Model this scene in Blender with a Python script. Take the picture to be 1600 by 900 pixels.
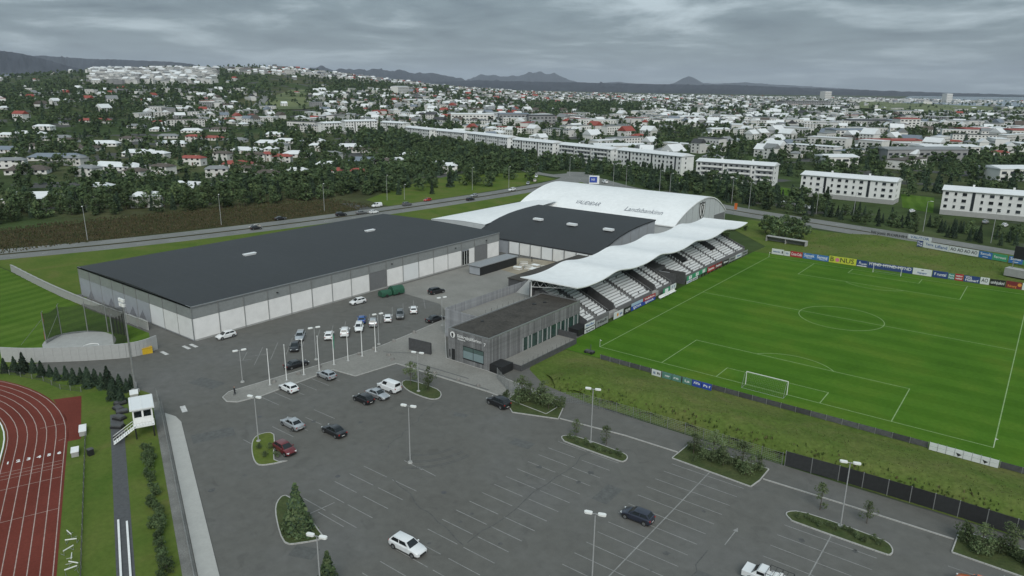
import bpy, math, random
import numpy as np
from mathutils import Matrix, Vector

for _o in list(bpy.data.objects):
    bpy.data.objects.remove(_o)
random.seed(7)
scene = bpy.context.scene
COL = scene.collection
R = math.radians

# ------------------------------------------------------------------ camera
FPX, PIT, YAW, ROL = 1110.28, 0.275195, -0.650216, 0.011278
CX, CY, CZ = 68.589, -120.200, 51.098
fw = Vector((math.sin(YAW) * math.cos(PIT), math.cos(YAW) * math.cos(PIT), -math.sin(PIT)))
_r = Vector((math.cos(YAW), -math.sin(YAW), 0))
_u = _r.cross(fw)
RT = _r * math.cos(ROL) + _u * math.sin(ROL)
UP = -_r * math.sin(ROL) + _u * math.cos(ROL)
cam = bpy.data.cameras.new('drone_camera')
cam.sensor_width = 36.0
cam.lens = FPX / 1600 * 36
cam.clip_start = 0.5
cam.clip_end = 120000
camo = bpy.data.objects.new('drone_camera', cam)
camo.matrix_world = Matrix(((RT.x, UP.x, -fw.x, CX), (RT.y, UP.y, -fw.y, CY), (RT.z, UP.z, -fw.z, CZ), (0, 0, 0, 1)))
COL.objects.link(camo)
scene.camera = camo

# ------------------------------------------------------------------ sky and sun (overcast)
SUN_EL, SUN_AZ = 40.0, 135.0           # elevation; azimuth measured from +x towards +y is 90-AZ
w = bpy.data.worlds.new('World')
scene.world = w
w.use_nodes = True
nt = w.node_tree
nt.nodes.clear()
def wn(t, **k):
    n = nt.nodes.new(t)
    for a, b in k.items():
        setattr(n, a, b)
    return n
L = nt.links.new
out = wn('ShaderNodeOutputWorld')
bg = wn('ShaderNodeBackground')
sky = wn('ShaderNodeTexSky', sky_type='NISHITA', sun_disc=False)
sky.sun_elevation = R(SUN_EL)
sky.sun_rotation = R(SUN_AZ)
sky.altitude = 50
tc = wn('ShaderNodeTexCoord')
sep = wn('ShaderNodeSeparateXYZ')
L(tc.outputs['Generated'], sep.inputs[0])
zc = wn('ShaderNodeMath', operation='MAXIMUM'); zc.inputs[1].default_value = 0.0
L(sep.outputs['Z'], zc.inputs[0])
za = wn('ShaderNodeMath', operation='ADD'); za.inputs[1].default_value = 0.11
L(zc.outputs[0], za.inputs[0])
dx = wn('ShaderNodeMath', operation='DIVIDE'); dy = wn('ShaderNodeMath', operation='DIVIDE')
L(sep.outputs['X'], dx.inputs[0]); L(za.outputs[0], dx.inputs[1])
L(sep.outputs['Y'], dy.inputs[0]); L(za.outputs[0], dy.inputs[1])
cmb = wn('ShaderNodeCombineXYZ')
L(dx.outputs[0], cmb.inputs[0]); L(dy.outputs[0], cmb.inputs[1])
n1 = wn('ShaderNodeTexNoise'); n1.inputs['Scale'].default_value = 0.80; n1.inputs['Detail'].default_value = 7; n1.inputs['Roughness'].default_value = 0.55
n1.inputs['Distortion'].default_value = 0.6
L(cmb.outputs[0], n1.inputs['Vector'])
n2 = wn('ShaderNodeTexNoise'); n2.inputs['Scale'].default_value = 2.6; n2.inputs['Detail'].default_value = 8; n2.inputs['Roughness'].default_value = 0.6
L(cmb.outputs[0], n2.inputs['Vector'])
mx = wn('ShaderNodeMix', data_type='FLOAT'); mx.inputs[0].default_value = 0.26
L(n1.outputs[0], mx.inputs[2]); L(n2.outputs[0], mx.inputs[3])
rp = wn('ShaderNodeValToRGB')
e = rp.color_ramp.elements
e[0].position = 0.38; e[0].color = (0.086, 0.113, 0.130, 1)
e[1].position = 0.64; e[1].color = (0.345, 0.408, 0.436, 1)
x = rp.color_ramp.elements.new(0.50); x.color = (0.146, 0.186, 0.204, 1)
L(mx.outputs[0], rp.inputs[0])
# overcast law: brighter overhead, and a pale band low down where the cloud base is seen through air
hz = wn('ShaderNodeMapRange'); hz.inputs[1].default_value = 0.0; hz.inputs[2].default_value = 0.085
hz.inputs[3].default_value = 0.42; hz.inputs[4].default_value = 0.0
L(zc.outputs[0], hz.inputs[0])
mh = wn('ShaderNodeMix', data_type='RGBA'); mh.inputs[7].default_value = (0.225, 0.275, 0.290, 1)
L(hz.outputs[0], mh.inputs[0]); L(rp.outputs[0], mh.inputs[6])
oz = wn('ShaderNodeMath', operation='MULTIPLY_ADD'); oz.inputs[1].default_value = 1.25; oz.inputs[2].default_value = 0.92
L(zc.outputs[0], oz.inputs[0])
vm = wn('ShaderNodeVectorMath', operation='SCALE')
L(mh.outputs[2], vm.inputs[0]); L(oz.outputs[0], vm.inputs['Scale'])
sk = wn('ShaderNodeVectorMath', operation='SCALE'); sk.inputs['Scale'].default_value = 0.06
L(sky.outputs[0], sk.inputs[0])
mk = wn('ShaderNodeMix', data_type='RGBA'); mk.inputs[0].default_value = 0.92
L(sk.outputs[0], mk.inputs[6]); L(vm.outputs[0], mk.inputs[7])
L(mk.outputs[2], bg.inputs[0])
bg.inputs[1].default_value = 1.0
L(bg.outputs[0], out.inputs[0])

sun = bpy.data.lights.new('sun', 'SUN')
sun.energy = 1.5
sun.angle = R(38)
sun.color = (1.0, 0.965, 0.90)
suno = bpy.data.objects.new('sun', sun)
_sd = Vector((math.sin(R(SUN_AZ)) * math.cos(R(SUN_EL)), math.cos(R(SUN_AZ)) * math.cos(R(SUN_EL)), math.sin(R(SUN_EL))))
suno.rotation_euler = _sd.to_track_quat('Z', 'Y').to_euler()
COL.objects.link(suno)

vs = scene.view_settings
vs.view_transform = 'Standard'
vs.look = 'None'
vs.exposure = 0.66
vs.gamma = 1.0
vs.use_curve_mapping = False

# ------------------------------------------------------------------ helpers
def lin(r, g, b):
    def c(v):
        v /= 255.0
        return v / 12.92 if v <= 0.04045 else ((v + 0.055) / 1.055) ** 2.4
    return (c(r), c(g), c(b))

MATS = {}
def mat(name, col, rough=0.75, var=0.12, scale=3.0, metal=0.0, bump=0.0, bscale=None, world=False, rnd=0.0, col2=None, spec=None, detail=5.0, scale2=None):
    """procedural material: base colour broken up by two octaves of noise, optional per-object brightness"""
    if name in MATS:
        return MATS[name]
    m = bpy.data.materials.new(name)
    m.use_nodes = True
    t = m.node_tree
    p = t.nodes['Principled BSDF']
    p.inputs['Roughness'].default_value = rough
    p.inputs['Metallic'].default_value = metal
    if spec is not None:
        p.inputs['Specular IOR Level'].default_value = spec
    if world:
        g = t.nodes.new('ShaderNodeNewGeometry'); vec = g.outputs['Position']
    else:
        g = t.nodes.new('ShaderNodeTexCoord'); vec = g.outputs['Object']
    n = t.nodes.new('ShaderNodeTexNoise')
    n.inputs['Scale'].default_value = scale; n.inputs['Detail'].default_value = detail; n.inputs['Roughness'].default_value = 0.6
    t.links.new(vec, n.inputs['Vector'])
    fac = n.outputs[0]
    if scale2:
        nb = t.nodes.new('ShaderNodeTexNoise')
        nb.inputs['Scale'].default_value = scale2; nb.inputs['Detail'].default_value = 4
        t.links.new(vec, nb.inputs['Vector'])
        mm = t.nodes.new('ShaderNodeMix'); mm.data_type = 'FLOAT'; mm.inputs[0].default_value = 0.5
        t.links.new(fac, mm.inputs[2]); t.links.new(nb.outputs[0], mm.inputs[3]); fac = mm.outputs[0]
    r = t.nodes.new('ShaderNodeValToRGB')
    a = col if col2 is None else col
    b = col2 if col2 is not None else col
    lo, hi = (1 - var), (1 + var)
    r.color_ramp.elements[0].position = 0.32; r.color_ramp.elements[1].position = 0.68
    r.color_ramp.elements[0].color = (a[0] * lo, a[1] * lo, a[2] * lo, 1)
    r.color_ramp.elements[1].color = (min(1, b[0] * hi), min(1, b[1] * hi), min(1, b[2] * hi), 1)
    t.links.new(fac, r.inputs[0])
    cout = r.outputs[0]
    if rnd:
        oi = t.nodes.new('ShaderNodeObjectInfo')
        mr = t.nodes.new('ShaderNodeMapRange'); mr.inputs[3].default_value = 1 - rnd; mr.inputs[4].default_value = 1 + rnd
        t.links.new(oi.outputs['Random'], mr.inputs[0])
        sc = t.nodes.new('ShaderNodeVectorMath'); sc.operation = 'SCALE'
        t.links.new(cout, sc.inputs[0]); t.links.new(mr.outputs[0], sc.inputs['Scale']); cout = sc.outputs[0]
    t.links.new(cout, p.inputs['Base Color'])
    if bump:
        nn = t.nodes.new('ShaderNodeTexNoise'); nn.inputs['Scale'].default_value = bscale or scale * 4; nn.inputs['Detail'].default_value = 4
        t.links.new(vec, nn.inputs['Vector'])
        bp = t.nodes.new('ShaderNodeBump'); bp.inputs['Strength'].default_value = bump; bp.inputs['Distance'].default_value = 0.05
        t.links.new(nn.outputs[0], bp.inputs['Height']); t.links.new(bp.outputs[0], p.inputs['Normal'])
    MATS[name] = m
    return m

class MB:
    def __init__(s):
        s.v = []; s.f = []; s.m = []
    def add(s, vs, fs, m=0):
        b = len(s.v); s.v.extend(vs)
        for f in fs:
            s.f.append(tuple(i + b for i in f)); s.m.append(m)
    def box(s, x0, x1, y0, y1, z0, z1, m=0):
        s.add([(x0, y0, z0), (x1, y0, z0), (x1, y1, z0), (x0, y1, z0), (x0, y0, z1), (x1, y0, z1), (x1, y1, z1), (x0, y1, z1)],
              [(0, 3, 2, 1), (4, 5, 6, 7), (0, 1, 5, 4), (1, 2, 6, 5), (2, 3, 7, 6), (3, 0, 4, 7)], m)
    def obox(s, c, sz, rz=0.0, m=0):
        ca, sa = math.cos(rz), math.sin(rz)
        b = len(s.v)
        s.box(-sz[0] / 2, sz[0] / 2, -sz[1] / 2, sz[1] / 2, -sz[2] / 2, sz[2] / 2, m)
        for i in range(b, len(s.v)):
            x, y, z = s.v[i]
            s.v[i] = (c[0] + x * ca - y * sa, c[1] + x * sa + y * ca, c[2] + z)
    def prism(s, pts, z0, z1, m=0):
        n = len(pts)
        s.add([(p[0], p[1], z0) for p in pts] + [(p[0], p[1], z1) for p in pts],
              [tuple(range(n - 1, -1, -1)), tuple(range(n, 2 * n))] + [(i, (i + 1) % n, n + (i + 1) % n, n + i) for i in range(n)], m)
    def tube(s, p0, p1, r0, r1=None, n=6, m=0):
        r1 = r0 if r1 is None else r1
        p0, p1 = Vector(p0), Vector(p1)
        d = (p1 - p0).normalized()
        a = d.cross(Vector((0, 0, 1)) if abs(d.z) < 0.9 else Vector((1, 0, 0))).normalized()
        b = d.cross(a)
        vs = []
        for p, r in ((p0, r0), (p1, r1)):
            for i in range(n):
                t = 2 * math.pi * i / n
                vs.append(tuple(p + a * r * math.cos(t) + b * r * math.sin(t)))
        s.add(vs, [(i, (i + 1) % n, n + (i + 1) % n, n + i) for i in range(n)] + [tuple(range(n - 1, -1, -1)), tuple(range(n, 2 * n))], m)
    def quad(s, a, b, c, d, m=0):
        s.add([a, b, c, d], [(0, 1, 2, 3)], m)
    def ribbon(s, pts, w0, w1, z=0.0, m=0, zf=None):
        """flat strip along a polyline, from offset w0 to w1 (left positive)"""
        P = [Vector((p[0], p[1], 0)) for p in pts]
        vs = []
        for i, p in enumerate(P):
            a = P[max(i - 1, 0)]; b = P[min(i + 1, len(P) - 1)]
            t = (b - a).normalized(); n = Vector((-t.y, t.x, 0))
            for o in (w0, w1):
                q = p + n * o
                vs.append((q.x, q.y, z + (zf(q.x, q.y) if zf else 0)))
        s.add(vs, [(2 * i, 2 * i + 2, 2 * i + 3, 2 * i + 1) if w1 > w0 else (2 * i, 2 * i + 1, 2 * i + 3, 2 * i + 2) for i in range(len(P) - 1)], m)
    def mesh(s, name, mats, smooth=None):
        me = bpy.data.meshes.new(name)
        me.from_pydata(s.v, [], s.f)
        if not isinstance(mats, (list, tuple)):
            mats = [mats]
        for k in mats:
            me.materials.append(k)
        if len(mats) > 1:
            me.polygons.foreach_set('material_index', s.m)
        if smooth is not None:
            me.polygons.foreach_set('use_smooth', [True] * len(me.polygons))
            me.set_sharp_from_angle(angle=R(smooth))
        me.update()
        return me

def obj(name, me, parent=None, loc=(0, 0, 0), rot=(0, 0, 0)):
    o = bpy.data.objects.new(name, me)
    o.location = loc; o.rotation_euler = rot
    COL.objects.link(o)
    if parent:
        o.parent = parent
    return o
def tag(o, label, cat, group=None):
    o['label'] = label; o['category'] = cat
    if group:
        o['group'] = group
    return o
def thing(name, label, cat, loc=(0, 0, 0), rz=0.0, group=None):
    o = bpy.data.objects.new(name, None)
    o.location = loc; o.rotation_euler = (0, 0, rz)
    o.empty_display_size = 0.2
    COL.objects.link(o)
    return tag(o, label, cat, group)
def struct(name, me, kind='structure'):
    o = obj(name, me)
    o['kind'] = kind
    return o
def dup(root, loc, rz, label=None, group=None, scale=None):
    def cp(o, par):
        c = o.copy(); COL.objects.link(c); c.parent = par
        for ch in kids(o):
            cp(ch, c)
        return c
    r = cp(root, None)
    r.location = loc; r.rotation_euler = (0, 0, rz)
    if scale:
        r.scale = scale
    if label: r['label'] = label
    if group: r['group'] = group
    return r
def kids(o):
    return list(o.children)

def G(px, py, z=0.0):
    """ground position (metres) of a point measured in the photograph"""
    d = fw + RT * ((px - 800) / FPX) - UP * ((py - 450) / FPX)
    t = (z - CZ) / d.z
    return Vector((CX + d.x * t, CY + d.y * t, z))
def col_of(x, y):
    dx_, dy_ = x - CX, y - CY
    a = dx_ * math.sin(YAW) + dy_ * math.cos(YAW)
    b = dx_ * math.cos(YAW) - dy_ * math.sin(YAW)
    if a < 1:
        return -4000 if b < 0 else 6000
    return max(-4000, min(6000, 800 + FPX * b / (a * math.cos(PIT))))
def sstep(a, b, x):
    t = max(0.0, min(1.0, (x - a) / (b - a)))
    return t * t * (3 - 2 * t)
_HC = [-4000, -600, 0, 130, 250, 400, 500, 600, 700, 820, 1000, 1500, 6000]
_HH = [60, 60, 66, 88, 108, 120, 100, 72, 44, 16, 4, 0, 0]
def terrain(x, y):
    d = math.hypot(x - CX, y - CY)
    if d < 420:
        return 0.0
    c = col_of(x, y)
    h = float(np.interp(c, _HC, _HH))
    z = h * sstep(900, 3300, d)
    z += 2.2 * sstep(450, 1200, d) * (math.sin(x * .006 + 1) * math.cos(y * .005) )
    if c < 500 and d > 900:   # wooded knoll on the left
        z += 16 * math.exp(-((c - 60) / 130) ** 2 - ((d - 1250) / 300) ** 2)
    return z
def hit(px, py):
    """where the sight line of a photographed point meets the terrain"""
    d = fw + RT * ((px - 800) / FPX) - UP * ((py - 450) / FPX)
    hd = math.hypot(d.x, d.y)
    s = 250.0
    prev = s
    while s < 20000:
        t = s / hd
        x, y, z = CX + d.x * t, CY + d.y * t, CZ + d.z * t
        if z <= terrain(x, y):
            break
        prev = s
        s *= 1.01
    lo, hi = prev, s
    for _ in range(18):
        m_ = (lo + hi) / 2; t = m_ / hd
        if CZ + d.z * t <= terrain(CX + d.x * t, CY + d.y * t): hi = m_
        else: lo = m_
    t = hi / hd
    x, y = CX + d.x * t, CY + d.y * t
    return Vector((x, y, terrain(x, y)))
def spline(pts, n=8):
    P = [Vector((p[0], p[1], 0)) for p in pts]
    P = [P[0] * 2 - P[1]] + P + [P[-1] * 2 - P[-2]]
    o = []
    for i in range(1, len(P) - 2):
        for k in range(n):
            t = k / n
            a, b, c, d = P[i - 1], P[i], P[i + 1], P[i + 2]
            o.append(0.5 * ((2 * b) + (c - a) * t + (2 * a - 5 * b + 4 * c - d) * t * t + (3 * b - a - 3 * c + d) * t ** 3))
    o.append(P[-2])
    return [(p.x, p.y) for p in o]

_TX = {}
def text_mesh(s, size, m, bold=0.0, width=None):
    k = (s, size, m.name, bold, width)
    if k in _TX:
        return _TX[k]
    c = bpy.data.curves.new('lettering', 'FONT')
    c.body = s; c.size = size; c.extrude = 0.012; c.offset = bold
    c.align_x = 'CENTER'; c.align_y = 'CENTER'
    c.resolution_u = 2
    o = bpy.data.objects.new('lettering', c)
    me = bpy.data.meshes.new_from_object(o)
    bpy.data.objects.remove(o)
    if width:
        co = np.empty(len(me.vertices) * 3); me.vertices.foreach_get('co', co); co = co.reshape(-1, 3)
        if len(co):
            co[:, 0] *= width / max(.01, np.ptp(co[:, 0])); me.vertices.foreach_set('co', co.ravel())
    me.materials.clear(); me.materials.append(m)
    me.name = 'lettering'
    _TX[k] = me
    return me

# ------------------------------------------------------------------ shared materials
M = {}
M['white'] = mat('white_metal', (.72, .74, .75), .5, .06, .6)
M['pole'] = mat('light_grey_pole', (.33, .34, .34), .5, .1, 2)
M['membrane'] = mat('white_roof_membrane', (.77, .785, .785), .45, .07, .09, scale2=.7)
M['paintw'] = mat('white_paint', (.76, .77, .76), .55, .08, .8)
M['grey'] = mat('grey_metal', (.30, .31, .32), .5, .1, 2, metal=.3)
M['dgrey'] = mat('dark_grey', (.07, .072, .075), .7, .2, 2)
M['black'] = mat('black', (.016, .017, .018), .6, .2, 3)
M['glass'] = mat('dark_glass', (.012, .016, .018), .08, .3, 1.0, spec=.6)
M['conc'] = mat('concrete', (.33, .335, .325), .9, .14, .8, bump=.2, bscale=6, scale2=5)
M['galv'] = mat('galvanised_steel', (.34, .35, .35), .45, .12, 3, metal=.6)
M['brown'] = mat('brown', (.11, .075, .05), .85, .2, 2)
M['line'] = mat('pitch_line_paint', (.21, .31, .13), .9, .22, 1.2, world=True)
# ------------------------------------------------------------------ surface materials
def surf(name, build, rough=.9, spec=.2):
    m = bpy.data.materials.new(name); m.use_nodes = True
    t = m.node_tree; p = t.nodes['Principled BSDF']; p.inputs['Roughness'].default_value = rough
    p.inputs['Specular IOR Level'].default_value = spec
    g = t.nodes.new('ShaderNodeNewGeometry')
    def N(scale, detail=4, rough_=.55, vec=None, dist=0.):
        n = t.nodes.new('ShaderNodeTexNoise'); n.inputs['Scale'].default_value = scale; n.inputs['Detail'].default_value = detail
        n.inputs['Roughness'].default_value = rough_; n.inputs['Distortion'].default_value = dist
        t.links.new(vec or g.outputs['Position'], n.inputs['Vector']); return n.outputs[0]
    def ramp(f, *st):
        r = t.nodes.new('ShaderNodeValToRGB')
        el = r.color_ramp.elements
        el[0].position = st[0][0]; el[0].color = (*st[0][1], 1); el[1].position = st[-1][0]; el[1].color = (*st[-1][1], 1)
        for q, c in st[1:-1]:
            k = el.new(q); k.color = (*c, 1)
        t.links.new(f, r.inputs[0]); return r.outputs[0]
    def mixc(f, a, b, blend='MIX'):
        k = t.nodes.new('ShaderNodeMix'); k.data_type = 'RGBA'; k.blend_type = blend
        if isinstance(f, (int, float)): k.inputs[0].default_value = f
        else: t.links.new(f, k.inputs[0])
        for i, c in ((6, a), (7, b)):
            if isinstance(c, tuple): k.inputs[i].default_value = (*c, 1)
            else: t.links.new(c, k.inputs[i])
        return k.outputs[2]
    def scaled(v):
        k = t.nodes.new('ShaderNodeVectorMath'); k.operation = 'MULTIPLY'; k.inputs[1].default_value = v
        t.links.new(g.outputs['Position'], k.inputs[0]); return k.outputs[0]
    def wave(scale, rot, dist=0.):
        k = t.nodes.new('ShaderNodeMapping'); k.inputs['Rotation'].default_value = (0, 0, rot)
        t.links.new(g.outputs['Position'], k.inputs[0])
        q = t.nodes.new('ShaderNodeTexWave'); q.inputs['Scale'].default_value = scale; q.inputs['Distortion'].default_value = dist
        q.inputs['Detail'].default_value = 0
        t.links.new(k.outputs[0], q.inputs[0]); return q.outputs['Fac']
    c = build(N, ramp, mixc, scaled, wave)
    t.links.new(c, p.inputs['Base Color'])
    n = N(9, 4)
    bp = t.nodes.new('ShaderNodeBump'); bp.inputs['Strength'].default_value = .35; bp.inputs['Distance'].default_value = .04
    t.links.new(n, bp.inputs['Height']); t.links.new(bp.outputs[0], p.inputs['Normal'])
    return m
k3 = lambda r, g, b: (r, g, b)
def _asph(N, ramp, mixc, scaled, wave):
    a = ramp(N(.05, 5, .6), (.3, (.110, .108, .099)), (.5, (.120, .119, .110)), (.7, (.131, .131, .126)))
    b = mixc(.55, a, ramp(N(.6, 6, .65), (.3, (.78, .78, .78)), (.7, (1.18, 1.18, 1.18))), 'MULTIPLY')
    st = ramp(N(.35, 3, .5, dist=1.2), (.60, (0, 0, 0)), (.72, (1, 1, 1)))
    b = mixc(st, b, mixc(.16, b, (.02, .02, .02)))
    return mixc(.35, b, ramp(N(14, 3, .7), (.25, (.5, .5, .5)), (.75, (1.5, 1.5, 1.5))), 'MULTIPLY')
M['asph'] = surf('asphalt', _asph, .85)
def _road(N, ramp, mixc, scaled, wave):
    a = ramp(N(.06, 5, .6), (.3, (.150, .155, .148)), (.7, (.215, .22, .21)))
    return mixc(.4, a, ramp(N(2.5, 5, .65), (.3, (.6, .6, .6)), (.7, (1.3, 1.3, 1.3))), 'MULTIPLY')
M['road'] = surf('road_asphalt', _road, .9)
def _turf(N, ramp, mixc, scaled, wave):
    a = ramp(N(.07, 5, .55, dist=.6), (.28, (.048, .118, .013)), (.5, (.062, .142, .016)), (.72, (.088, .152, .020)))
    s = ramp(wave(.045, R(90)), (.44, (.90, .92, .88)), (.56, (1.08, 1.06, 1.1)))
    a = mixc(.8, a, s, 'MULTIPLY')
    return mixc(.5, a, ramp(N(1.3, 5, .7), (.3, (.72, .74, .7)), (.7, (1.22, 1.2, 1.2))), 'MULTIPLY')
M['turf'] = surf('mown_turf', _turf, .95, .03)
def _turf2(N, ramp, mixc, scaled, wave):
    a = ramp(N(.05, 5, .55, dist=.6), (.28, (.060, .122, .017)), (.72, (.088, .150, .026)))
    s = ramp(wave(.07, R(-12), 1.5), (.40, (.86, .88, .84)), (.62, (1.14, 1.1, 1.16)))
    a = mixc(.8, a, s, 'MULTIPLY')
    return mixc(.5, a, ramp(N(1.3, 5, .7), (.3, (.72, .74, .7)), (.7, (1.22, 1.2, 1.2))), 'MULTIPLY')
M['turf2'] = surf('training_turf', _turf2, .95, .03)
def _rough(N, ramp, mixc, scaled, wave):
    a = ramp(N(.09, 6, .6, dist=.8), (.25, (.064, .106, .024)), (.45, (.090, .132, .032)), (.6, (.112, .138, .042)), (.78, (.136, .128, .056)))
    a = mixc(.7, a, ramp(N(1.6, 6, .75), (.28, (.45, .47, .42)), (.72, (1.45, 1.42, 1.4))), 'MULTIPLY')
    return a
M['rough'] = surf('rough_grass', _rough, .98, .03)
def _lawn(N, ramp, mixc, scaled, wave):
    a = ramp(N(.1, 5, .6, dist=.6), (.28, (.066, .116, .022)), (.55, (.098, .136, .032)), (.75, (.132, .134, .048)))
    return mixc(.6, a, ramp(N(1.4, 6, .75), (.28, (.6, .62, .58)), (.72, (1.35, 1.32, 1.3))), 'MULTIPLY')
M['lawn'] = surf('lawn', _lawn, .98, .03)
def _heath(N, ramp, mixc, scaled, wave):
    a = ramp(N(.15, 6, .65, dist=.8), (.25, (.030, .036, .016)), (.5, (.052, .050, .024)), (.75, (.075, .060, .034)))
    return mixc(.7, a, ramp(N(1.8, 6, .75), (.28, (.4, .4, .4)), (.72, (1.55, 1.5, 1.5))), 'MULTIPLY')
M['heath'] = surf('lupin_scrub', _heath, .98, .03)
def _town(N, ramp, mixc, scaled, wave):
    a = ramp(N(.0035, 6, .6, dist=.5), (.3, (.030, .052, .020)), (.5, (.050, .074, .028)), (.62, (.076, .080, .040)), (.75, (.056, .082, .030)))
    b = ramp(N(.03, 5, .7), (.35, (.5, .5, .5)), (.65, (1.4, 1.4, 1.4)))
    c = mixc(.8, a, b, 'MULTIPLY')
    st = ramp(N(.018, 3, .5), (.57, (0, 0, 0)), (.60, (1, 1, 1)))
    return mixc(st, c, (.085, .087, .085))
M['town'] = surf('far_ground', _town, .98, .05)
def _pave(N, ramp, mixc, scaled, wave):
    a = ramp(N(.12, 5, .6), (.3, (.190, .187, .172)), (.7, (.255, .25, .232)))
    return mixc(.5, a, ramp(N(3.0, 4, .7), (.3, (.68, .68, .68)), (.7, (1.25, 1.25, 1.25))), 'MULTIPLY')
M['pave'] = surf('paving', _pave, .9)
def _tan(N, ramp, mixc, scaled, wave):
    a = ramp(N(.2, 5, .6), (.3, (.235, .205, .155)), (.7, (.345, .31, .245)))
    return mixc(.5, a, ramp(N(3.0, 4, .7), (.3, (.68, .68, .68)), (.7, (1.25, 1.25, 1.25))), 'MULTIPLY')
M['tan'] = surf('dirt_yard', _tan, .95)
def _grav(N, ramp, mixc, scaled, wave):
    a = ramp(N(.3, 5, .6), (.3, (.13, .132, .125)), (.7, (.22, .22, .21)))
    return mixc(.6, a, ramp(N(6.0, 4, .8), (.3, (.5, .5, .5)), (.7, (1.45, 1.45, 1.45))), 'MULTIPLY')
M['grav'] = surf('gravel', _grav, .95)
def _trk(N, ramp, mixc, scaled, wave):
    a = ramp(N(.15, 5, .6), (.3, (.118, .026, .017)), (.7, (.155, .036, .025)))
    return mixc(.5, a, ramp(N(3.0, 5, .7), (.3, (.7, .7, .7)), (.7, (1.25, 1.25, 1.25))), 'MULTIPLY')
M['trk'] = surf('running_track_rubber', _trk, .9)
def _mt(N, ramp, mixc, scaled, wave):
    a = ramp(N(.0012, 6, .6), (.3, (.016, .021, .030)), (.7, (.038, .045, .056)))  # blue of the distant air is put into the rock colour
    return mixc(.5, a, ramp(N(.006, 5, .7), (.3, (.6, .6, .6)), (.7, (1.4, 1.4, 1.4))), 'MULTIPLY')
M['mount'] = surf('hazed_mountain_rock', _mt, .98)
def _sea(N, ramp, mixc, scaled, wave):
    return ramp(N(.002, 4, .5), (.3, (.13, .165, .195)), (.7, (.17, .205, .235)))
M['sea'] = surf('sea_water', _sea, .25)

# ------------------------------------------------------------------ the ground, out to the horizon
def ground_mesh():
    rings = [0.0] + list(np.linspace(40, 420, 8)) + list(np.geomspace(450, 45000, 96))
    nseg = 300
    vs, fs = [], []
    for r_ in rings:
        for k in range(nseg):
            a = 2 * math.pi * k / nseg
            x, y = CX + r_ * math.sin(a), CY + r_ * math.cos(a)
            vs.append((x, y, terrain(x, y) - 0.05))
    for i in range(len(rings) - 1):
        for k in range(nseg):
            a, b = i * nseg + k, i * nseg + (k + 1) % nseg
            fs.append((a, b, b + nseg, a + nseg))
    me = bpy.data.meshes.new('ground'); me.from_pydata(vs, [], fs); me.materials.append(M['town'])
    me.polygons.foreach_set('use_smooth', [True] * len(fs))
    return me
g_ = ground_mesh()
# first ring is degenerate at the centre: flip so that normals point up
g_.flip_normals()
struct('ground', g_)

def ridge(name, prof, dist, depth, rough_, seed, base=-5, mt='mount'):
    """a mountain range: crest heights from its skyline, with slopes of real depth in front and behind"""
    rs = np.random.RandomState(seed)
    c0, c1 = prof[0][0], prof[-1][0]
    n = int((c1 - c0) / 4) + 2
    cols = np.linspace(c0, c1, n)
    ys = np.interp(cols, [p[0] for p in prof], [p[1] for p in prof])
    yh = 137.0 + (cols - 800) * 0.01128
    crest = np.maximum(base, CZ + (yh - ys) / FPX * dist)
    nz = rs.randn(n); nz = np.convolve(nz, [.25, .5, .25], 'same')
    offs = np.linspace(-1, 1, 13)
    vs, fs = [], []
    for i, c in enumerate(cols):
        az = math.atan((c - 800) * math.cos(PIT) / FPX) + YAW
        for j, o in enumerate(offs):
            dd = dist / math.cos(az - YAW) + o * depth + rs.randn() * depth * .03
            fall = (1 - abs(o)) ** 0.8
            h = base + (crest[i] - base) * fall * (1 if j == 6 else (.9 + .12 * rs.randn()))
            if j == 6: h = crest[i] + nz[i] * rough_
            vs.append((CX + math.sin(az) * dd, CY + math.cos(az) * dd, max(base, h)))
    m_ = len(offs)
    for i in range(n - 1):
        for j in range(m_ - 1):
            a = i * m_ + j
            fs.append((a, a + m_, a + m_ + 1, a + 1))
    me = bpy.data.meshes.new(name); me.from_pydata(vs, [], fs); me.materials.append(M[mt])
    me.polygons.foreach_set('use_smooth', [True] * len(fs))
    return struct(name, me)
ridge('hills', [(-420, 60), (-200, 76), (-60, 84), (0, 83), (40, 88), (75, 97), (110, 106), (150, 116), (230, 124)], 9000, 1800, 4, 1)
ridge('hills', [(-100, 92), (20, 92), (70, 91), (130, 95), (200, 97), (270, 100), (300, 103), (314, 107), (330, 118), (380, 130)], 13500, 2500, 5, 2)
ridge('hills', [(380, 124), (450, 112), (500, 107), (530, 110), (560, 109), (590, 113), (610, 111), (640, 116), (690, 119), (720, 125), (760, 127), (800, 130)], 16000, 2500, 30, 3)
ridge('hills', [(700, 130), (735, 124), (748, 118), (765, 120), (785, 121), (805, 122), (822, 115), (835, 114), (848, 119), (855, 118), (862, 115), (872, 121), (885, 127), (905, 131)], 24000, 2500, 34, 4)
ridge('hills', [(900, 134), (920, 131), (945, 130), (960, 129), (980, 131), (1010, 134), (1040, 133), (1050, 131), (1062, 124), (1072, 121), (1082, 125), (1094, 131), (1120, 132), (1160, 130), (1200, 133), (1260, 136), (1330, 140)], 24000, 2200, 6, 5)
ridge('hills', [(520, 136), (640, 130), (740, 127), (900, 130), (1000, 132), (1150, 134), (1250, 138), (1400, 143), (1600, 149), (1900, 153)], 11500, 3000, 4, 6)

def poly(name, pts, z, mt, parent=None):
    b = MB()
    b.add([(p[0], p[1], z) for p in pts], [tuple(range(len(pts)))])
    o = obj(name, b.mesh(name, mt), parent)
    if not parent: o['kind'] = 'structure'
    return o
def ccw(pts):
    a = sum(p[0] * q[1] - q[0] * p[1] for p, q in zip(pts, pts[1:] + pts[:1]))
    return pts if a > 0 else pts[::-1]

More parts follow.
